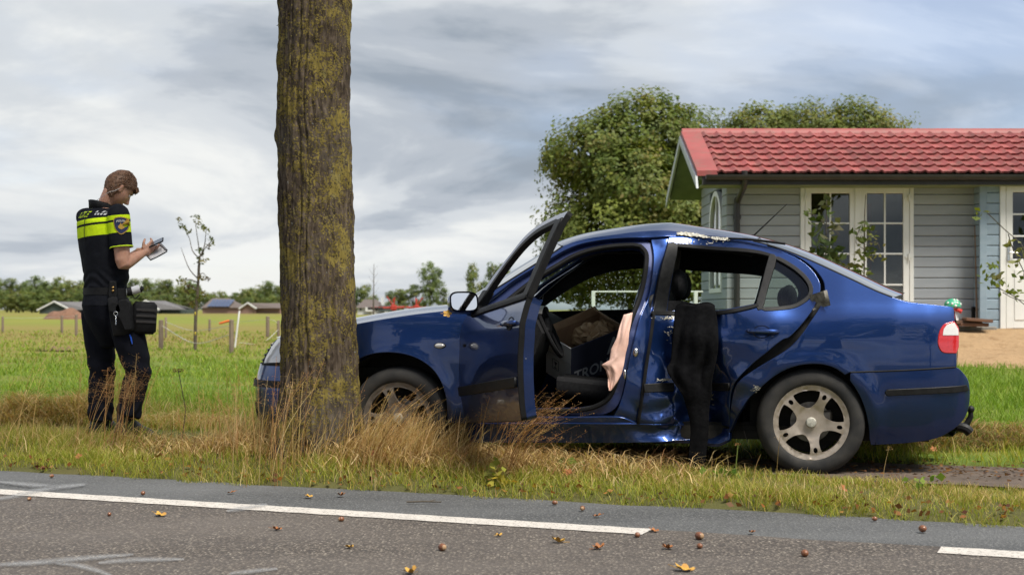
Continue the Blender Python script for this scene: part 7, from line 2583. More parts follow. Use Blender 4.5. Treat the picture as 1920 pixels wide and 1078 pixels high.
# collar
mb = MB()
rgs = [ering(nkB + Vector((-.01, 0, -.022)), .082, .078), ering(nkB + Vector((-.012, 0, .018)) - fw * .004, .077, .074), ering(nkB + Vector((-.012, 0, .038)) - fw * .012, .074, .068)]
for r_i, rg in enumerate(rgs):
    for k, p_ in enumerate(rg):
        back = max(0, -(p_ - nkB).dot(fw)) / .08
        p_.z += .022 * back
n = 24
mb.add([q_ for r in rgs for q_ in r], [(i * n + k, i * n + (k + 1) % n, (i + 1) * n + (k + 1) % n, (i + 1) * n + k) for i in range(2) for k in range(n)])
col_ = mb.build("collar", M_BLK, person); md = col_.modifiers.new("t", 'SOLIDIFY'); md.thickness = .006
mb = MB(); mb.tube([tuple(q_ * 1.0) for q_ in rgs[0][12:] + rgs[0][:1]], .0045, 6, cap=True); mb.build("collar_piping", M_NEON, person)

# trousers
tr = MB()
ring_loft(tr, [ering(op(204, 650, 0), .06, .05), ering(op(201, 625, 0), .12, .09), ering(op(199, 600, 0), .165, .128), ering(op(196, 572, 0), .183, .142), ering(op(197, 548, 0), .168, .130)])
tr.tube(crv([tuple(hipR + Vector((0, 0, .02))), tuple(hipR.lerp(kneR, .5)), tuple(kneR), tuple(kneR.lerp(ankR, .4)), tuple(ankR.lerp(kneR, .12))], 3), [.108, .112, .112, .110, .104, .098, .094, .092, .090, .088, .086, .084, .082], 20)
tr.tube(crv([tuple(hipL + Vector((0, 0, .02))), tuple(hipL.lerp(kneL, .5)), tuple(kneL), tuple(kneL.lerp(ankL, .4)), tuple(ankL.lerp(kneL, .10))], 3), [.108, .110, .108, .105, .102, .098, .095, .093, .092, .091, .089, .087, .085], 20)
remesh(tr, "trousers", M_NAVY, person, .008, 16, lambda c: .006 * np.sin(c[:, 2] * 60 + 4 * np.sin(c[:, 0] * 18 + c[:, 1] * 9)) * (1 - smoothstep(.16, .34, c[:, 2])) + .007 * np.sin(c[:, 2] * 46 + 20 * c[:, 0]) * np.exp(-((c[:, 2] - .47) / .10) ** 2) + .005 * fbm(c[:, 0] * 11 + c[:, 1] * 13, c[:, 2] * 9, 6, 3))
for a in (ankR, ankL):
    mb = MB()
    b0 = Vector((a.x, a.y, 0))
    toe = fw * .20
    rgs = []
    for (z_, fx, L, W) in ((.0, .05, .150, .050), (.012, .05, .152, .052), (.05, .045, .140, .048), (.085, .02, .095, .046), (.13, -.005, .062, .048), (.20, -.01, .058, .050)):
        rgs.append([b0 + fw * (fx + L * math.sin(2 * math.pi * k / 20)) + rt_ * (W * math.cos(2 * math.pi * k / 20)) + Vector((0, 0, z_ + .0)) for k in range(20)])
    ring_loft(mb, rgs); mb.build("boot", M_BOOT, person)

# belt and gear
mb = MB(); rg = [ering(op(197.5, py, 0), .178, .143, n=36) for py in (553, 540)]
ri = [ering(op(197.5, py, 0), .165, .128, n=36) for py in (540, 553)]
rr_ = rg + ri; n = 36
mb.add([q_ for r in rr_ for q_ in r], [(i * n + k, i * n + (k + 1) % n, ((i + 1) % 4) * n + (k + 1) % n, ((i + 1) % 4) * n + k) for i in range(4) for k in range(n)]); belt_ = mb.build("belt", M_BLK, person)


def gear(name, poly, y, th, mat, r=0.0, parent=person):
    """outline in photo pixels, thickness towards the camera"""
    pts = [op(a, b, y) for a, b in poly]
    n = len(pts)
    c = sum(pts, Vector()) / n
    mbx = MB()
    rings = [pts, [p_.lerp(c, .0) + Vector((0, -th * .7, 0)) for p_ in pts], [p_.lerp(c, .08) + Vector((0, -th, 0)) for p_ in pts]]
    ring_loft(mbx, rings)
    return mbx.build(name, mat, parent, smooth=40)


gear("holster_plate", [(203, 560), (213, 556), (240, 558), (249, 575), (252, 618), (236, 628), (214, 630), (208, 600)], -.19, .03, M_BLK)
gear("holster", [(219, 575), (226, 562), (238, 560), (246, 566), (248, 590), (252, 612), (250, 619), (238, 620), (232, 606), (228, 598), (222, 592)], -.215, .045, M_BLK)
gear("pistol_grip", [(205, 572), (213, 566), (226, 571), (229, 583), (222, 590), (212, 584), (206, 583)], -.225, .035, M_BLK)
gear("belt_loop", [(207, 527), (218, 527), (219, 545), (217, 575), (206, 578), (205, 550)], -.165, .025, M_BLK)
gear("magazine_case", [(222, 541), (236, 541), (237, 561), (224, 562)], -.20, .03, M_BLK)
for py in (539, 545):
    mb = MB(); mb.ball(op(212, py, -.193), .0085, 10, 8); mb.build("press_stud", pmat("brass_stud", (.60, .36, .12), None, 4, rough=.3, metal=.8), person)
pouch = MB()
pc = op(270.5, 596, -.14)
pouch.box((-.082, -.045, -.112), (.082, .045, .112), r=.022, M=Matrix.Translation(pc) @ Matrix.Rotation(math.radians(3), 4, 'Y') @ Matrix.Rotation(math.radians(20), 4, 'Z'))
po = pouch.build("pouch", M_BLK, person, smooth=60)
for dz in (-.035, .005, .045):
    mb = MB(); mb.box((-.06, -.052, dz), (.078, -.046, dz + .018), r=.002, M=Matrix.Translation(pc) @ Matrix.Rotation(math.radians(3), 4, 'Y') @ Matrix.Rotation(math.radians(20), 4, 'Z')); mb.build("pouch_strap", pmat("charcoal_webbing", (.022, .02, .02), (.03, .027, .026), 90, rough=.8), po)
fl = [op(238, 547, -.21), op(247, 546, -.20), op(249, 545, -.20), op(262, 541, -.19), op(268, 544, -.185)]
mb = MB(); mb.tube(fl[:2], [.031, .030], 16); mb.tube([fl[0] + Vector((-.002, -.004, 0)), fl[0] + Vector((-.004, -.005, 0))], .022, 14, mi=1); mb.build("torch_head", [M_BLK, M_UPVC], person)
mb = MB(); mb.tube([fl[1], fl[2], fl[3]], [.026, .029, .029], 16); mb.build("torch_body", pmat("white_torch_plastic", (.72, .72, .74), None, 4, rough=.35), person)
mb = MB(); mb.tube([fl[3], fl[4]], [.024, .020], 12); mb.build("torch_tail", M_BLK, person)
mb = MB(); mb.tube(crv([tuple(op(248, 552, -.2)), tuple(op(253, 560, -.21)), tuple(op(258, 556, -.2)), tuple(op(262, 552, -.19))], 4), .004, 6); mb.build("lanyard", M_BLK, person)
mb = MB()
kc = op(217, 588, -.285)
mb.tube([kc + Vector((.014 * math.cos(a), 0, .014 * math.sin(a))) for a in np.linspace(0, 2 * math.pi, 14)], .002, 5); mb.tube([kc + Vector((0, 0, -.014)), kc + Vector((.001, 0, -.075))], .004, 6); mb.build("key_ring", M_CHROME, person)
mb = MB(); mb.tube([op(243.5, 627, -.21), op(246, 636, -.212), op(248, 645, -.213)], [.0045, .0055, .003], 8); mb.build("blue_pen", pmat("blue_pen_plastic", (.01, .10, .65), None, 4, rough=.3), person)
# earpiece tube and radio lead
mb = MB(); mb.tube(crv([tuple(hl(-.014, -.094, -.012)), tuple(hl(-.03, -.086, -.055)), tuple(hl(-.05, -.068, -.095)), tuple(nkB + Vector((-.06, -.05, .035)))], 5), .0016, 6); mb.build("earpiece_tube", pmat("clear_tube", (.65, .62, .58), None, 3, rough=.2), person)

# print on cloth: laid on the shirt by casting on to it
bm_ = bmesh.new(); bm_.from_mesh(shirt.data); SB = bvhtree.BVHTree.FromBMesh(bm_); bm_.free()


def lay(name, mesh_pts, faces, origin, ex, ez, nrm, mat, lift=.003, parent=person):
    vs = []
    for (a, b) in mesh_pts:
        q = origin + ex * a + ez * b
        hit = SB.ray_cast(q + nrm * .5, -nrm, 1.0)
        vs.append((hit[0] + nrm * lift) if hit[0] else q)
    mbx = MB(); mbx.add(vs, faces)
    return mbx.build(name, mat, parent, smooth=0)


def text_mesh(txt, size, shear=0.0):
    cu = bpy.data.curves.new("t", 'FONT'); cu.body = txt; cu.size = size; cu.align_x = 'CENTER'; cu.align_y = 'CENTER'; cu.offset = size * .018; cu.resolution_u = 3
    o = bpy.data.objects.new("t", cu); COL.objects.link(o)
    bpy.context.view_layer.update()
    me = bpy.data.meshes.new_from_object(o.evaluated_get(bpy.context.evaluated_depsgraph_get()))
    bpy.data.objects.remove(o)
    pts = [(v.co.x + shear * v.co.y, v.co.y) for v in me.vertices]; fs = [tuple(p_.vertices) for p_ in me.polygons]
    return pts, fs


pts, fs = text_mesh("POLITIE", .058, .2)
pts = [(a * 1.0, b) for a, b in pts]
lay("back_lettering", pts, fs, op(171, 404, -.05) - rt_ * .015, rt_, Vector((0, 0, 1)), -fw, M_NEON)
sq = []
for i in range(4):
    for j in range(2):
        if (i + j * 3) % 5 != 4: sq.append((.115 + i * .021, -.004 + j * .018))
for (a, b) in sq:
    lay("reflective_square", [(a, b), (a + .013, b), (a + .013, b + .012), (a, b + .012)], [(0, 1, 2, 3)], op(171, 404, -.05), rt_, Vector((0, 0, 1)), (-fw + rt_ * .6).normalized(), M_REFL)
# shoulder crest on the sleeve
cn = Vector((.12, -1, .12)).normalized(); cex = Vector((1, .12, 0)); cez = Vector((0, 0, 1))
c0 = op(227.5, 422, -.25)
def shield(k):
    return [(-.050 * k, .045 * k), (0, .058 * k), (.050 * k, .045 * k), (.050 * k, .005 * k), (.036 * k, -.035 * k), (0, -.066 * k), (-.036 * k, -.035 * k), (-.050 * k, .005 * k)]
def fan(p_): return p_ + [(0, 0)], [(i, (i + 1) % len(p_), len(p_)) for i in range(len(p_))]
for k, mt, lf, nm in ((1.0, pmat("gold_thread", (.50, .30, .04), None, 30, rough=.6), .004, "crest_border"), (.90, pmat("crest_blue", (.012, .022, .085), None, 30, rough=.7), .0055, "crest")):
    a, b = fan(crv(shield(k), 3, closed=True)); lay(nm, a, b, c0, cex, cez, cn, mt, lf)
pts, fs = text_mesh("POLITIE", .019)
lay("crest_lettering", [(a, b + .028 - 5 * a * a) for a, b in pts], fs, c0, cex, cez, cn, M_UPVC, .0075)
M_GOLD = bpy.data.materials["gold_thread"]
lay("crest_flame", [(-.020, -.020), (.0, -.032), (.020, -.020), (.020, -.008), (.006, -.004), (.012, .012), (.0, .004), (-.006, .018), (-.010, .0), (-.020, -.006)], [tuple(range(10))], c0, cex, cez, cn, M_GOLD, .0075)
lay("rank_slide", [(-.02, -.008), (.02, -.008), (.02, .008), (-.02, .008)], [(0, 1, 2, 3)], op(211, 389, -.10), Vector((.9, -.3, 0)), Vector((.1, .9, .2)), Vector((0, 0, 1)), M_GOLD, .004)
# radio lead down the back
lead = [(-.02, .155), (-.035, .12), (-.04, .05), (-.04, -.05), (-.035, -.11)]
c = crv(lead, 5); W = .004
lay("radio_lead", [(a - W, b) for a, b in c] + [(a + W, b) for a, b in c], [(i, i + 1, len(c) + i + 1, len(c) + i) for i in range(len(c) - 1)], op(186, 428, -.05), rt_, Vector((0, 0, 1)), (-fw + rt_ * .7).normalized(), M_BLK, .006)

# held things
np_ = thing("notepad", "white notepad held open in the officer's hands", "notepad", person.location + op(291, 474, .03))
Mp = Matrix.Rotation(math.radians(-12), 4, 'Y') @ Matrix.Rotation(math.radians(32), 4, 'X') @ Matrix.Rotation(math.radians(25), 4, 'Z')
M_PAPER = pmat("white_paper", (.72, .71, .72), (.66, .65, .67), 6, rough=.8)
mb = MB(); mb.grid(lambda u, v: Mp @ Vector((-.062 + .125 * u, -.075 + .15 * v, .006 + .012 * u * u + .004 * math.sin(5 * v))), 8, 8); pg = mb.build("page", M_PAPER, np_); md = pg.modifiers.new("t", 'SOLIDIFY'); md.thickness = .006
mb = MB(); mb.grid(lambda u, v: Mp @ Vector((-.064 + .132 * u, -.078 + .156 * v, -.004 + .012 * u * u)), 8, 3); cv = mb.build("cover", M_BLK, np_); md = cv.modifiers.new("t", 'SOLIDIFY'); md.thickness = .003
mb = MB(); mb.tube([Mp @ Vector((.066, -.07, .018)), Mp @ Vector((.066, .07, .018))], .010, 8); mb.build("spine", pmat("grey_spine", (.22, .22, .23), None, 4, rough=.5), np_)
ph = thing("phone", "slim dark smartphone held above the notepad", "phone", person.location + op(288, 457, -.02))
Mf = Matrix.Rotation(math.radians(-24), 4, 'Y') @ Matrix.Rotation(math.radians(28), 4, 'X')
mb = MB(); mb.box((-.045, -.034, -.005), (.075, .034, .004), r=.003, M=Mf); mb.build("case", M_BLK, ph)
mb = MB(); mb.add([Mf @ Vector(q_) for q_ in ((-.041, -.030, .0052), (.070, -.030, .0052), (.070, .030, .0052), (-.041, .030, .0052))], [(0, 1, 2, 3)]); mb.build("screen", pmat("glossy_screen", (.10, .11, .12), None, 2, rough=.08, coat=1), ph)
# ------------------------------------------------------------------ things in, on and around the car
def cw(x, y, z):
    return CAR_O + CEX * x + CEY * y + Vector((0, 0, z))


# jacket hung over the rear door sill
JL = [(1268, 578), (1264, 600), (1261, 640), (1256, 680), (1250, 696), (1266, 722), (1280, 742), (1288, 765), (1296, 800), (1293, 840), (1290, 880)]
JR = [(1338, 577), (1343, 600), (1346, 640), (1342, 680), (1336, 710), (1333, 740), (1330, 765), (1328, 800), (1324, 840), (1317, 882)]
jl = np.array(crv(JL, 4)); jr = np.array(crv(JR, 4))
def jk(u, v):
    l = np.array([np.interp(v, np.linspace(0, 1, len(jl)), jl[:, i]) for i in (0, 1)]); r = np.array([np.interp(v, np.linspace(0, 1, len(jr)), jr[:, i]) for i in (0, 1)])
    p = l * (1 - u) + r * u
    p[1] -= (1 - v) ** 3 * (7 * math.sin(math.pi * u) ** .6 + 2.5 * math.sin(9 * u))
    q = car_px(p[0], max(p[1], 560), .02)
    s0 = float(car_S(q[0], max(q[1], .4), .30))
    uu = u + .09 * math.sin(v * 5 + u * 3)
    fold = .016 * math.sin(uu * 11 + 3 * math.sin(v * 3.1) + 2 * v) * min(1, .25 + v * 2) + .007 * math.sin(uu * 27 + v * 17 + math.sin(v * 11)) * min(1, v * 3) + .006 * math.sin(v * 34 + 6 * u) * math.sin(u * 7 + v * 6) + .03 * math.sin(math.pi * u) ** .7 - .02
    k_ = float(smoothstep(.35, .6, v))
    fold = fold * (1 - k_) + k_ * (.022 * math.sin(math.pi * u) + .004 * math.sin(17 * v + 7 * u))
    y = -(s0 + .030 + fold)
    return (q[0], y, q[1])
jb = cw(1.9, -.9, 0)
mb = MB()
mb.grid(lambda u, v: CAR_O * 0 + Vector(jk(u, v)), 34, 60)
mb.grid(lambda u, v: Vector((jk(u, 0)[0], jk(u, 0)[1] + .10 * v + .01, jk(u, 0)[2] + .012 * math.sin(math.pi * v) - .12 * v * v)), 34, 8)
jk_o = mb.build("jacket", pmat("black_jacket_cloth", (.0045, .0045, .0052), (.008, .008, .0088), 30, rough=1.0, spec=.05, bump=.3, bscale=60), None, smooth=60)
jk_o.location = CAR_O; jk_o.rotation_euler = (0, 0, -CAR_YAW)
md = jk_o.modifiers.new("t", 'SOLIDIFY'); md.thickness = .010; md.offset = 1
tag(jk_o, "black jacket hanging over the sill of the crushed rear door", "jacket")

# cardboard box on the seat
M_CARD = pmat("cardboard", (.30, .19, .11), (.25, .155, .09), 20, rough=.9)
M_CARDW = pmat("white_printed_card", (.66, .65, .61), (.60, .59, .55), 8, rough=.75)
M_CARDN = pmat("navy_printed_card", (.022, .026, .048), (.018, .021, .04), 8, rough=.6)
M_PRINT = pmat("white_print", (.42, .43, .45), None, 8, rough=.7)
M_PRINTD = pmat("dark_print", (.05, .05, .05), None, 8, rough=.7)
bw, bd, bh = .46, .25, .29
box_R = Matrix.Rotation(math.radians(28), 3, 'X') @ Matrix.Rotation(math.radians(38), 3, 'Z')
box_o = thing("cardboard_box", "open navy and white cardboard box with packing paper on the seat", "box", P(1071, 654, 9.12) - box_R @ Vector((-bw / 2, -bd / 2, bh / 2)))
box_o.rotation_euler = box_R.to_euler()
th = .006
mb = MB(); mb.box((-bw / 2, -bd / 2, -bh / 2), (bw / 2, -bd / 2 + th, bh / 2)); fr_ = mb.build("front_side", M_CARDN, box_o, smooth=0)
mb = MB(); mb.box((-bw / 2 - .001, -bd / 2 + .001, -bh / 2), (-bw / 2 + th, bd / 2, bh / 2)); sd_ = mb.build("end_side", M_CARDW, box_o, smooth=0)
mb = MB(); mb.box((-bw / 2 + th, bd / 2 - th, -bh / 2), (bw / 2, bd / 2, bh / 2)); mb.build("back_side", M_CARD, box_o, smooth=0)
mb = MB(); mb.box((bw / 2 - th, -bd / 2 + th, -bh / 2), (bw / 2, bd / 2 - th, bh / 2)); mb.build("end_side", M_CARD, box_o, smooth=0)
mb = MB(); mb.box((-bw / 2 + th, -bd / 2 + th, -bh / 2), (bw / 2 - th, bd / 2 - th, -bh / 2 + th)); mb.build("base", M_CARD, box_o, smooth=0)
mb = MB(); mb.add([(-bw / 2, bd / 2, bh / 2), (bw / 2, bd / 2, bh / 2), (bw / 2 - .02, bd / 2 + .03, bh / 2 + .05), (-bw / 2 + .02, bd / 2 + .03, bh / 2 + .03)], [(0, 1, 2, 3)]); fl_ = mb.build("flap", M_CARD, box_o, smooth=0); md = fl_.modifiers.new("t", 'SOLIDIFY'); md.thickness = .005
mb = MB(); mb.add([(bw / 2, -bd / 2, bh / 2), (bw / 2, bd / 2, bh / 2), (bw / 2 - .12, bd / 2 - .03, bh / 2 + .11), (bw / 2 - .12, -bd / 2 + .03, bh / 2 + .09)], [(0, 1, 2, 3)]); fl_ = mb.build("flap", M_CARD, box_o, smooth=0); md = fl_.modifiers.new("t", 'SOLIDIFY'); md.thickness = .005
pts, fs = text_mesh("TRONIC", .112)
mb = MB(); mb.add([(a * .95 + .0, -bd / 2 - .0015, b - .080) for a, b in pts], fs); mb.build("lettering", M_PRINT, fr_, smooth=0)
pts, fs = text_mesh("A", .16)
mb = MB(); mb.add([(a + .135, -bd / 2 - .0015, b + .045) for a, b in pts], fs); mb.build("lettering", M_PRINT, fr_, smooth=0)
def on_end(y, z): return (-bw / 2 - .0025, -y, z)
mb = MB()
for a, b in (((-.055, -.005), (-.055, -.075)), ((.005, -.005), (.005, -.075)), ((-.055, -.005), (.005, -.005)), ((-.055, -.075), (.005, -.075))):
    mb.tube([on_end(*a), on_end(*b)], .0018, 4)
mb.add([on_end(-.042, -.02), on_end(-.008, -.02), on_end(-.022, -.045), on_end(-.028, -.045)], [(0, 1, 2, 3)]); mb.add([on_end(-.027, -.045), on_end(-.023, -.045), on_end(-.023, -.064), on_end(-.027, -.064)], [(0, 1, 2, 3)]); mb.add([on_end(-.04, -.062), on_end(-.01, -.062), on_end(-.01, -.067), on_end(-.04, -.067)], [(0, 1, 2, 3)])
mb.build("fragile_symbol", M_PRINTD, sd_, smooth=0)
mb = MB(); mb.tube([on_end(-.14, .03), on_end(.13, .03)], .0012, 4); mb.build("tape_edge", M_PRINT, sd_)
r = np.random.default_rng(4)
pp = thing("packing_paper", "crumpled brown packing paper in the open box", "paper", box_o.location + box_R @ Vector((.02, .04, .06)))
for k in range(7):
    mb = MB()
    c = Vector((r.uniform(-.14, .14), r.uniform(-.08, .08), r.uniform(-.02, .05))); rad = r.uniform(.05, .075)
    vs, n, m = [], 12, 8
    for j in range(m + 1):
        for i in range(n):
            th_, a = math.pi * j / m, 2 * math.pi * i / n
            q = rad * r.uniform(.70, 1.25)
            vs.append(c + Vector((q * math.sin(th_) * math.cos(a) * 1.2, q * math.sin(th_) * math.sin(a), q * math.cos(th_))))
    mb.add(vs, [(j * n + i, (j + 1) * n + i, (j + 1) * n + (i + 1) % n, j * n + (i + 1) % n) for j in range(m) for i in range(n)])
    mb.build("crumpled_sheet", pmat("brown_packing_paper", (.42, .28, .16), (.36, .235, .13), 8, rough=.85), pp, smooth=0)
# snack bag at the foot of the seat
sb = thing("snack_bag", "shiny blue and red snack bag below the box", "bag", cw(1.40, -.45, .53))
def bagf(u, v): return CEX * (.16 * (u - .5)) + CEY * (.02 * math.sin(math.pi * u) * math.sin(math.pi * v) * -1.6) + Vector((0, 0, .20 * (v - .5) + .01 * math.sin(9 * u)))
mb = MB(); mb.grid(bagf, 14, 14); mb.build("front_sheet", pmat("printed_foil", (.03, .22, .42), (.05, .30, .50), 6, rough=.25, metal=.2), sb, smooth=60)
mb = MB(); mb.grid(lambda u, v: bagf(.1 + .35 * u, .35 + .4 * v) + CEY * -.004, 6, 6); mb.build("red_print", pmat("red_foil_print", (.5, .05, .04), None, 4, rough=.3), sb, smooth=60)
mb = MB(); mb.grid(lambda u, v: bagf(.5 + .4 * u, .2 + .35 * v) + CEY * -.004, 6, 6); mb.build("white_print", pmat("white_foil_print", (.6, .6, .6), None, 4, rough=.3), sb, smooth=60)


# leaves, acorns
def leafblade(name, pos, size, cols, label, rot, group=None, lobes=5, curl=.3, parent_cat="leaf"):
    n = lobes * 2 + 2
    vs = [(0, 0, 0)]
    for k in range(4 * lobes):
        a = 2 * math.pi * k / (4 * lobes)
        rr = .5 * size * (.62 + .38 * abs(math.cos(a * lobes / 2)))
        x, y = rr * math.cos(a), rr * math.sin(a) * .8
        vs.append((x, y, curl * size * ((x / size) ** 2 * 1.6 + (y / size) ** 2 * 2.4) + .003 * math.sin(5 * a)))
    m = 4 * lobes
    mb = MB(); mb.add(vs, [(0, 1 + k, 1 + (k + 1) % m) for k in range(m)])
    mb.tube([(0, 0, .002), (-.35 * size, 0, .01 * size + .003), (-.75 * size, 0, .12 * size)], .0012, 4)
    o = mb.build(name, cols, None, smooth=60)
    o.location = pos; o.rotation_euler = rot
    return tag(o, label, parent_cat, group)


ML = [pmat("yellow_brown_leaf", (.55, .33, .05), (.40, .20, .04), 40, rough=.7), pmat("rust_leaf", (.34, .13, .035), (.24, .09, .03), 40, rough=.75), pmat("dull_brown_leaf", (.22, .11, .05), (.16, .08, .04), 40, rough=.8)]
def road_pt(px, py, z=.004):
    d = F * (CAMZ - z) / (py - HOR)
    return Vector(((px - 960) / F * d, d, z))
rl = random.Random(17)
RL = [(300, 966, .075, 0, "yellow-brown leaf on the asphalt at the left, largest there"), (434, 923, .05, 1, "curled brown leaf on the grey shoulder left of the line's middle"), (578, 931, .06, 0, "yellow leaf on the shoulder below the tree"), (640, 929, .055, 1, "orange-brown leaf on the shoulder edge right of the tree"), (518, 993, .05, 1, "small rust leaf on the asphalt below the white line"),
      (655, 1026, .045, 0, "small yellow leaf on the asphalt left of the acorn"), (1047, 1016, .065, 0, "yellow leaf on the asphalt just below the line's end"), (1122, 1028, .06, 1, "brown leaf right of the yellow one below the line's end"), (1252, 1028, .06, 1, "brown curled leaf below the gap in the line"), (1282, 1068, .085, 0, "large yellow-brown leaf at the bottom edge"),
      (772, 1074, .07, 0, "yellow leaf at the bottom edge left of centre"), (1226, 995, .055, 1, "orange leaf lying at the end of the white line"), (1120, 967, .045, 1, "small leaf on the grey shoulder above the line's end"), (1410, 998, .04, 1, "small curled leaf on the grey shoulder right of the gap"), (935, 1004, .04, 0, "tiny yellow leaf on the white line's edge")]
for px, py, sz, mi, lb_ in RL:
    leafblade("fallen_leaf", road_pt(px, py), sz, ML[mi], lb_, (rl.uniform(-.25, .25), rl.uniform(-.25, .25), rl.uniform(0, 6)), "fallen leaves on the road", curl=rl.uniform(.3, .9))
M_ACORN = pmat("chestnut_shell", (.22, .085, .035), (.14, .05, .022), 18, rough=.35, coat=.3)
M_ACORNC = pmat("pale_nut_end", (.38, .24, .13), None, 18, rough=.7)
AC = [(1311, 1011, .0175, "largest acorn on the asphalt under the gap in the line"), (1509, 1043, .015, "acorn on the asphalt below the rear wheel"), (1730, 997, .0165, "acorn on the grey shoulder below the rear bumper"), (829, 1032, .016, "acorn on the asphalt left of centre"), (640, 977, .012, "acorn just below the white line"), (1195, 1007, .012, "acorn under the line's right end"),
      (1040, 946, .012, "acorn on the shoulder against the grass"), (1092, 957, .013, "acorn standing on the shoulder above the line"), (1312, 1028, .012, "acorn just below the largest one"), (1640, 976, .011, "acorn at the grass edge right of the gap"), (268, 928, .012, "acorn on the shoulder left of the tree"), (97, 895, .011, "acorn at the grass edge far left"), (55, 938, .010, "acorn beside the white line far left"), (205, 967, .010, "tiny acorn on the asphalt at the left")]
for px, py, r_, lb_ in AC:
    b = road_pt(px, py, .0)
    t = thing("acorn", lb_, "acorn", b + Vector((0, 0, r_ * .95)), rl.uniform(0, 6), "acorns on the road")
    mb = MB(); mb.ball((0, 0, 0), (r_ * 1.2, r_, r_), 14, 10); mb.build("nut", M_ACORN, t)
    mb = MB(); mb.ball((r_ * .82, 0, 0), (r_ * .46, r_ * .72, r_ * .72), 10, 8); mb.build("nut_end", M_ACORNC, t)
tw = thing("twig", "thin brown twig lying on the grey shoulder", "twig", road_pt(795, 942))
mb = MB(); mb.tube([(-.09, 0, .004), (0, .005, .006), (.09, -.004, .004)], [.004, .0045, .003], 6); mb.tube([(.02, 0, .006), (.06, .03, .012)], [.003, .0015], 5); mb.build("stick", M_TWIG, tw)
for i, (px, py, d, sz, mi, lb_) in enumerate(((148, 868, 8.85, .06, 1, "rust-coloured oak leaf standing in the verge at the left"), (298, 884, 8.7, .06, 0, "yellow leaf in the grass edge left of the tree"), (1065, 915, 7.9, .06, 1, "orange leaf in the verge grass below the sill"), (1580, 928, 7.3, .07, 1, "brown leaf in the verge below the rear wheel"), (1750, 858, 9.3, .06, 1, "bright orange leaf in the hay behind the rear bumper"), (905, 905, 8.0, .05, 0, "yellow leaf in the verge below the door"), (700, 850, 8.1, .05, 1, "rust leaf in the straw right of the trunk's foot"))):
    p_ = P(px, py, d); p_.z = max(p_.z, float(H(p_.x, p_.y)) + .05)
    leafblade("fallen_leaf", p_, sz, ML[mi], lb_, (rl.uniform(.6, 1.2), rl.uniform(-.3, .3), rl.uniform(0, 6)), "fallen leaves in the grass")
mi_ = fd.matrix_local @ Vector((.673, -1.0, .925))
p_ = car.matrix_basis @ mi_
leafblade("maple_leaf", p_ + Vector((0, -.012, .0)), .058, ML[0], "yellow leaf stuck to the bottom of the door mirror", (1.35, 0, .3), None, 5, .1)
# dark scraped soil patch by the kerb of the verge
vs = []
for i in range(24):
    a = 2 * math.pi * i / 24
    x, y = -1.42 + .25 * math.cos(a) * (1 + .15 * math.sin(3 * a)), 7.72 + .14 * math.sin(a)
    vs.append((x, y, float(H(x, y)) + .006))
mb = MB(); mb.add(vs + [(-1.42, 7.72, float(H(-1.42, 7.72)) - .012)], [(i, (i + 1) % 24, 24) for i in range(24)])
o = mb.build("bare_soil", pmat("dark_wet_soil", (.035, .022, .014), (.06, .038, .024), 25, rough=.9, bump=.8, bscale=60)); tag(o, kind="structure")

# toadstool ornament, planks, pole by the wing
b = P(1786, 615, 19.75); b.z = float(H(b.x, 19.75)) + .02
t = thing("garden_ornament", "garden ornament with a green white-spotted cap behind the boot", "ornament", b)
top = P(1781, 569, 19.75) - b
mb = MB(); mb.lathe([(.0, -.08), (.075, -.075), (.09, .05), (.075, .2), (.055, .27), (.0, .28)], 20); mb.build("white_body", M_UPVC, t)
mb = MB(); mb.tube([(0, 0, .27), (0, 0, .31)], [.085, .075], 14); mb.tube([(.04, -.06, .29), (.10, -.09, .26)], [.025, .03], 8); mb.build("red_scarf", pmat("red_scarf_paint", (.6, .03, .02), None, 5, rough=.5), t)
M_GCAP = pmat("green_cap_paint", (.06, .40, .22), (.05, .34, .19), 5, rough=.35)
mb = MB(); mb.lathe([(.0, .315), (.08, .315), (.118, .33), (.114, .375), (.085, .415), (.045, .437), (0, .443)], 24); cp = mb.build("cap", M_GCAP, t)
for a, e in ((-1.9, .4), (-1.2, .5), (-1.55, .95), (-.6, .35), (-2.5, .5), (-1.5, .15), (-.9, .9)):
    c = Vector((.115 * math.cos(e) * math.cos(a), .115 * math.cos(e) * math.sin(a), .325 + .115 * math.sin(e)))
    mb = MB(); mb.ball(c, .019, 10, 6); mb.build("spot", M_UPVC, cp)
pk = [((1786, 604), (1838, 604), .05, "short reddish plank on the stacked wood, lower one", 19.6), ((1807, 598), (1858, 602), .045, "brown plank lying on top of the stacked wood", 19.5), ((1797, 608), (1850, 609), .05, "brown plank at the bottom of the stacked wood", 19.55)]
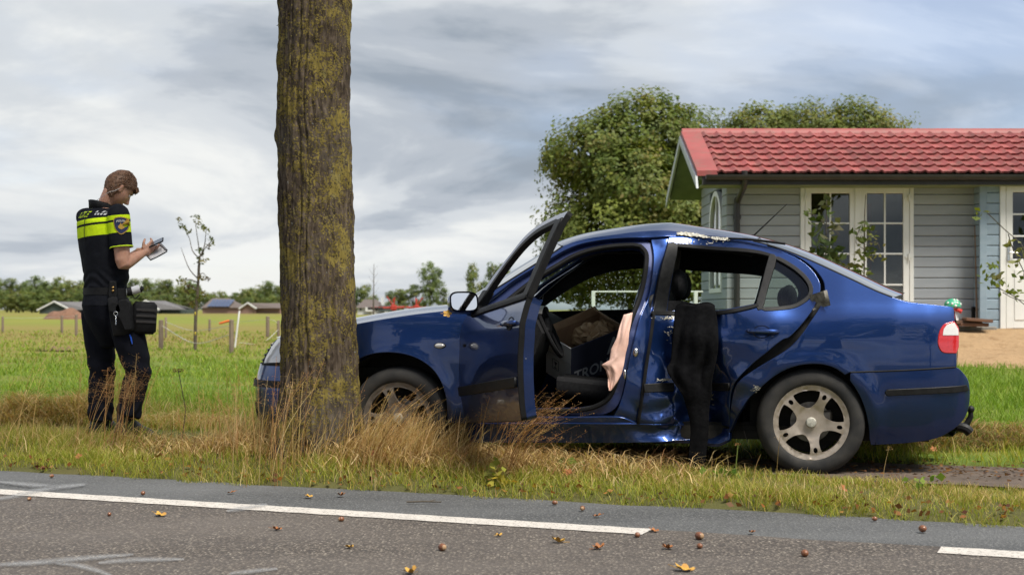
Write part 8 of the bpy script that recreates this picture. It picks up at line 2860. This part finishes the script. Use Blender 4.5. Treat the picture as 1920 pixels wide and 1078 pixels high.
for (a, c, h_, lb_, d) in pk:
    A, B_ = P(*a, d), P(*c, d)
    L = (B_ - A).length
    mb = MB(); mb.box((0, -.10, -h_ / 2), (L, .10, h_ / 2), r=.008)
    o = mb.build("wood_plank", pmat("old_plank", (.17, .085, .05), (.11, .06, .038), 10, rough=.9, stretch=(.3, 3, 3))); o.location = A; o.rotation_euler = (0, -math.atan2(B_.z - A.z, B_.x - A.x), 0)
    tag(o, lb_, "plank", "planks by the wing")
A, B_ = P(1740, 616, 19.75), P(1866, 616, 19.75)
mb = MB(); mb.box((0, -.08, -.06), ((B_ - A).length, .08, .03), r=.015); o = mb.build("kerb_beam", pmat("grey_beam", (.24, .22, .19), (.18, .165, .14), 8, rough=.9)); o.location = A; tag(o, "long grey timber edging below the summerhouse wall", "beam")
A, B_ = P(1832, 604, 20.2), P(1829, 424, 20.33)
mb = MB(); mb.tube([Vector((0, 0, 0)), B_ - A], .018, 8); o = mb.build("wooden_pole", pmat("brown_handle_wood", (.22, .15, .10), (.17, .115, .08), 6, rough=.8)); o.location = A; tag(o, "long wooden handle leaning in the corner of the summerhouse", "pole")

# terrace rail and stacked blocks seen through the side windows
tr_ = thing("terrace_rail", "white terrace rail seen through the car's side windows", "railing", (1.2, 19.3, .45))
for i, px in enumerate((1113, 1305)):
    x = (px - 960) / F * 19.3 - 1.2
    mb = MB(); mb.box((x - .03, -.03, -.1), (x + .02, .03, .80), r=.005); mb.build("post", M_UPVC, tr_)
for z_ in (.42, .79):
    mb = MB(); mb.box(((1113 - 960) / F * 19.3 - 1.2, -.02, z_ - .010), ((1318 - 960) / F * 19.3 - 1.2, .02, z_ + .010), r=.004); mb.build("rail", M_UPVC, tr_)
bl = pmat("grey_concrete_block", (.20, .21, .21), (.15, .16, .16), 8, rough=.9)
for i in range(9):
    row, c = divmod(i, 5)
    x = .85 + c * .32 + row * .16
    mb = MB(); mb.box((-.15, -.12, 0), (.15, .12, .19), r=.012); o = mb.build("concrete_block", bl); o.location = (x, 15.2 + .25 * c, float(H(x, 15.2)) + .15 + row * .195); tag(o, "grey concrete block in the stack seen through the open front door", "block", "stacked concrete blocks")
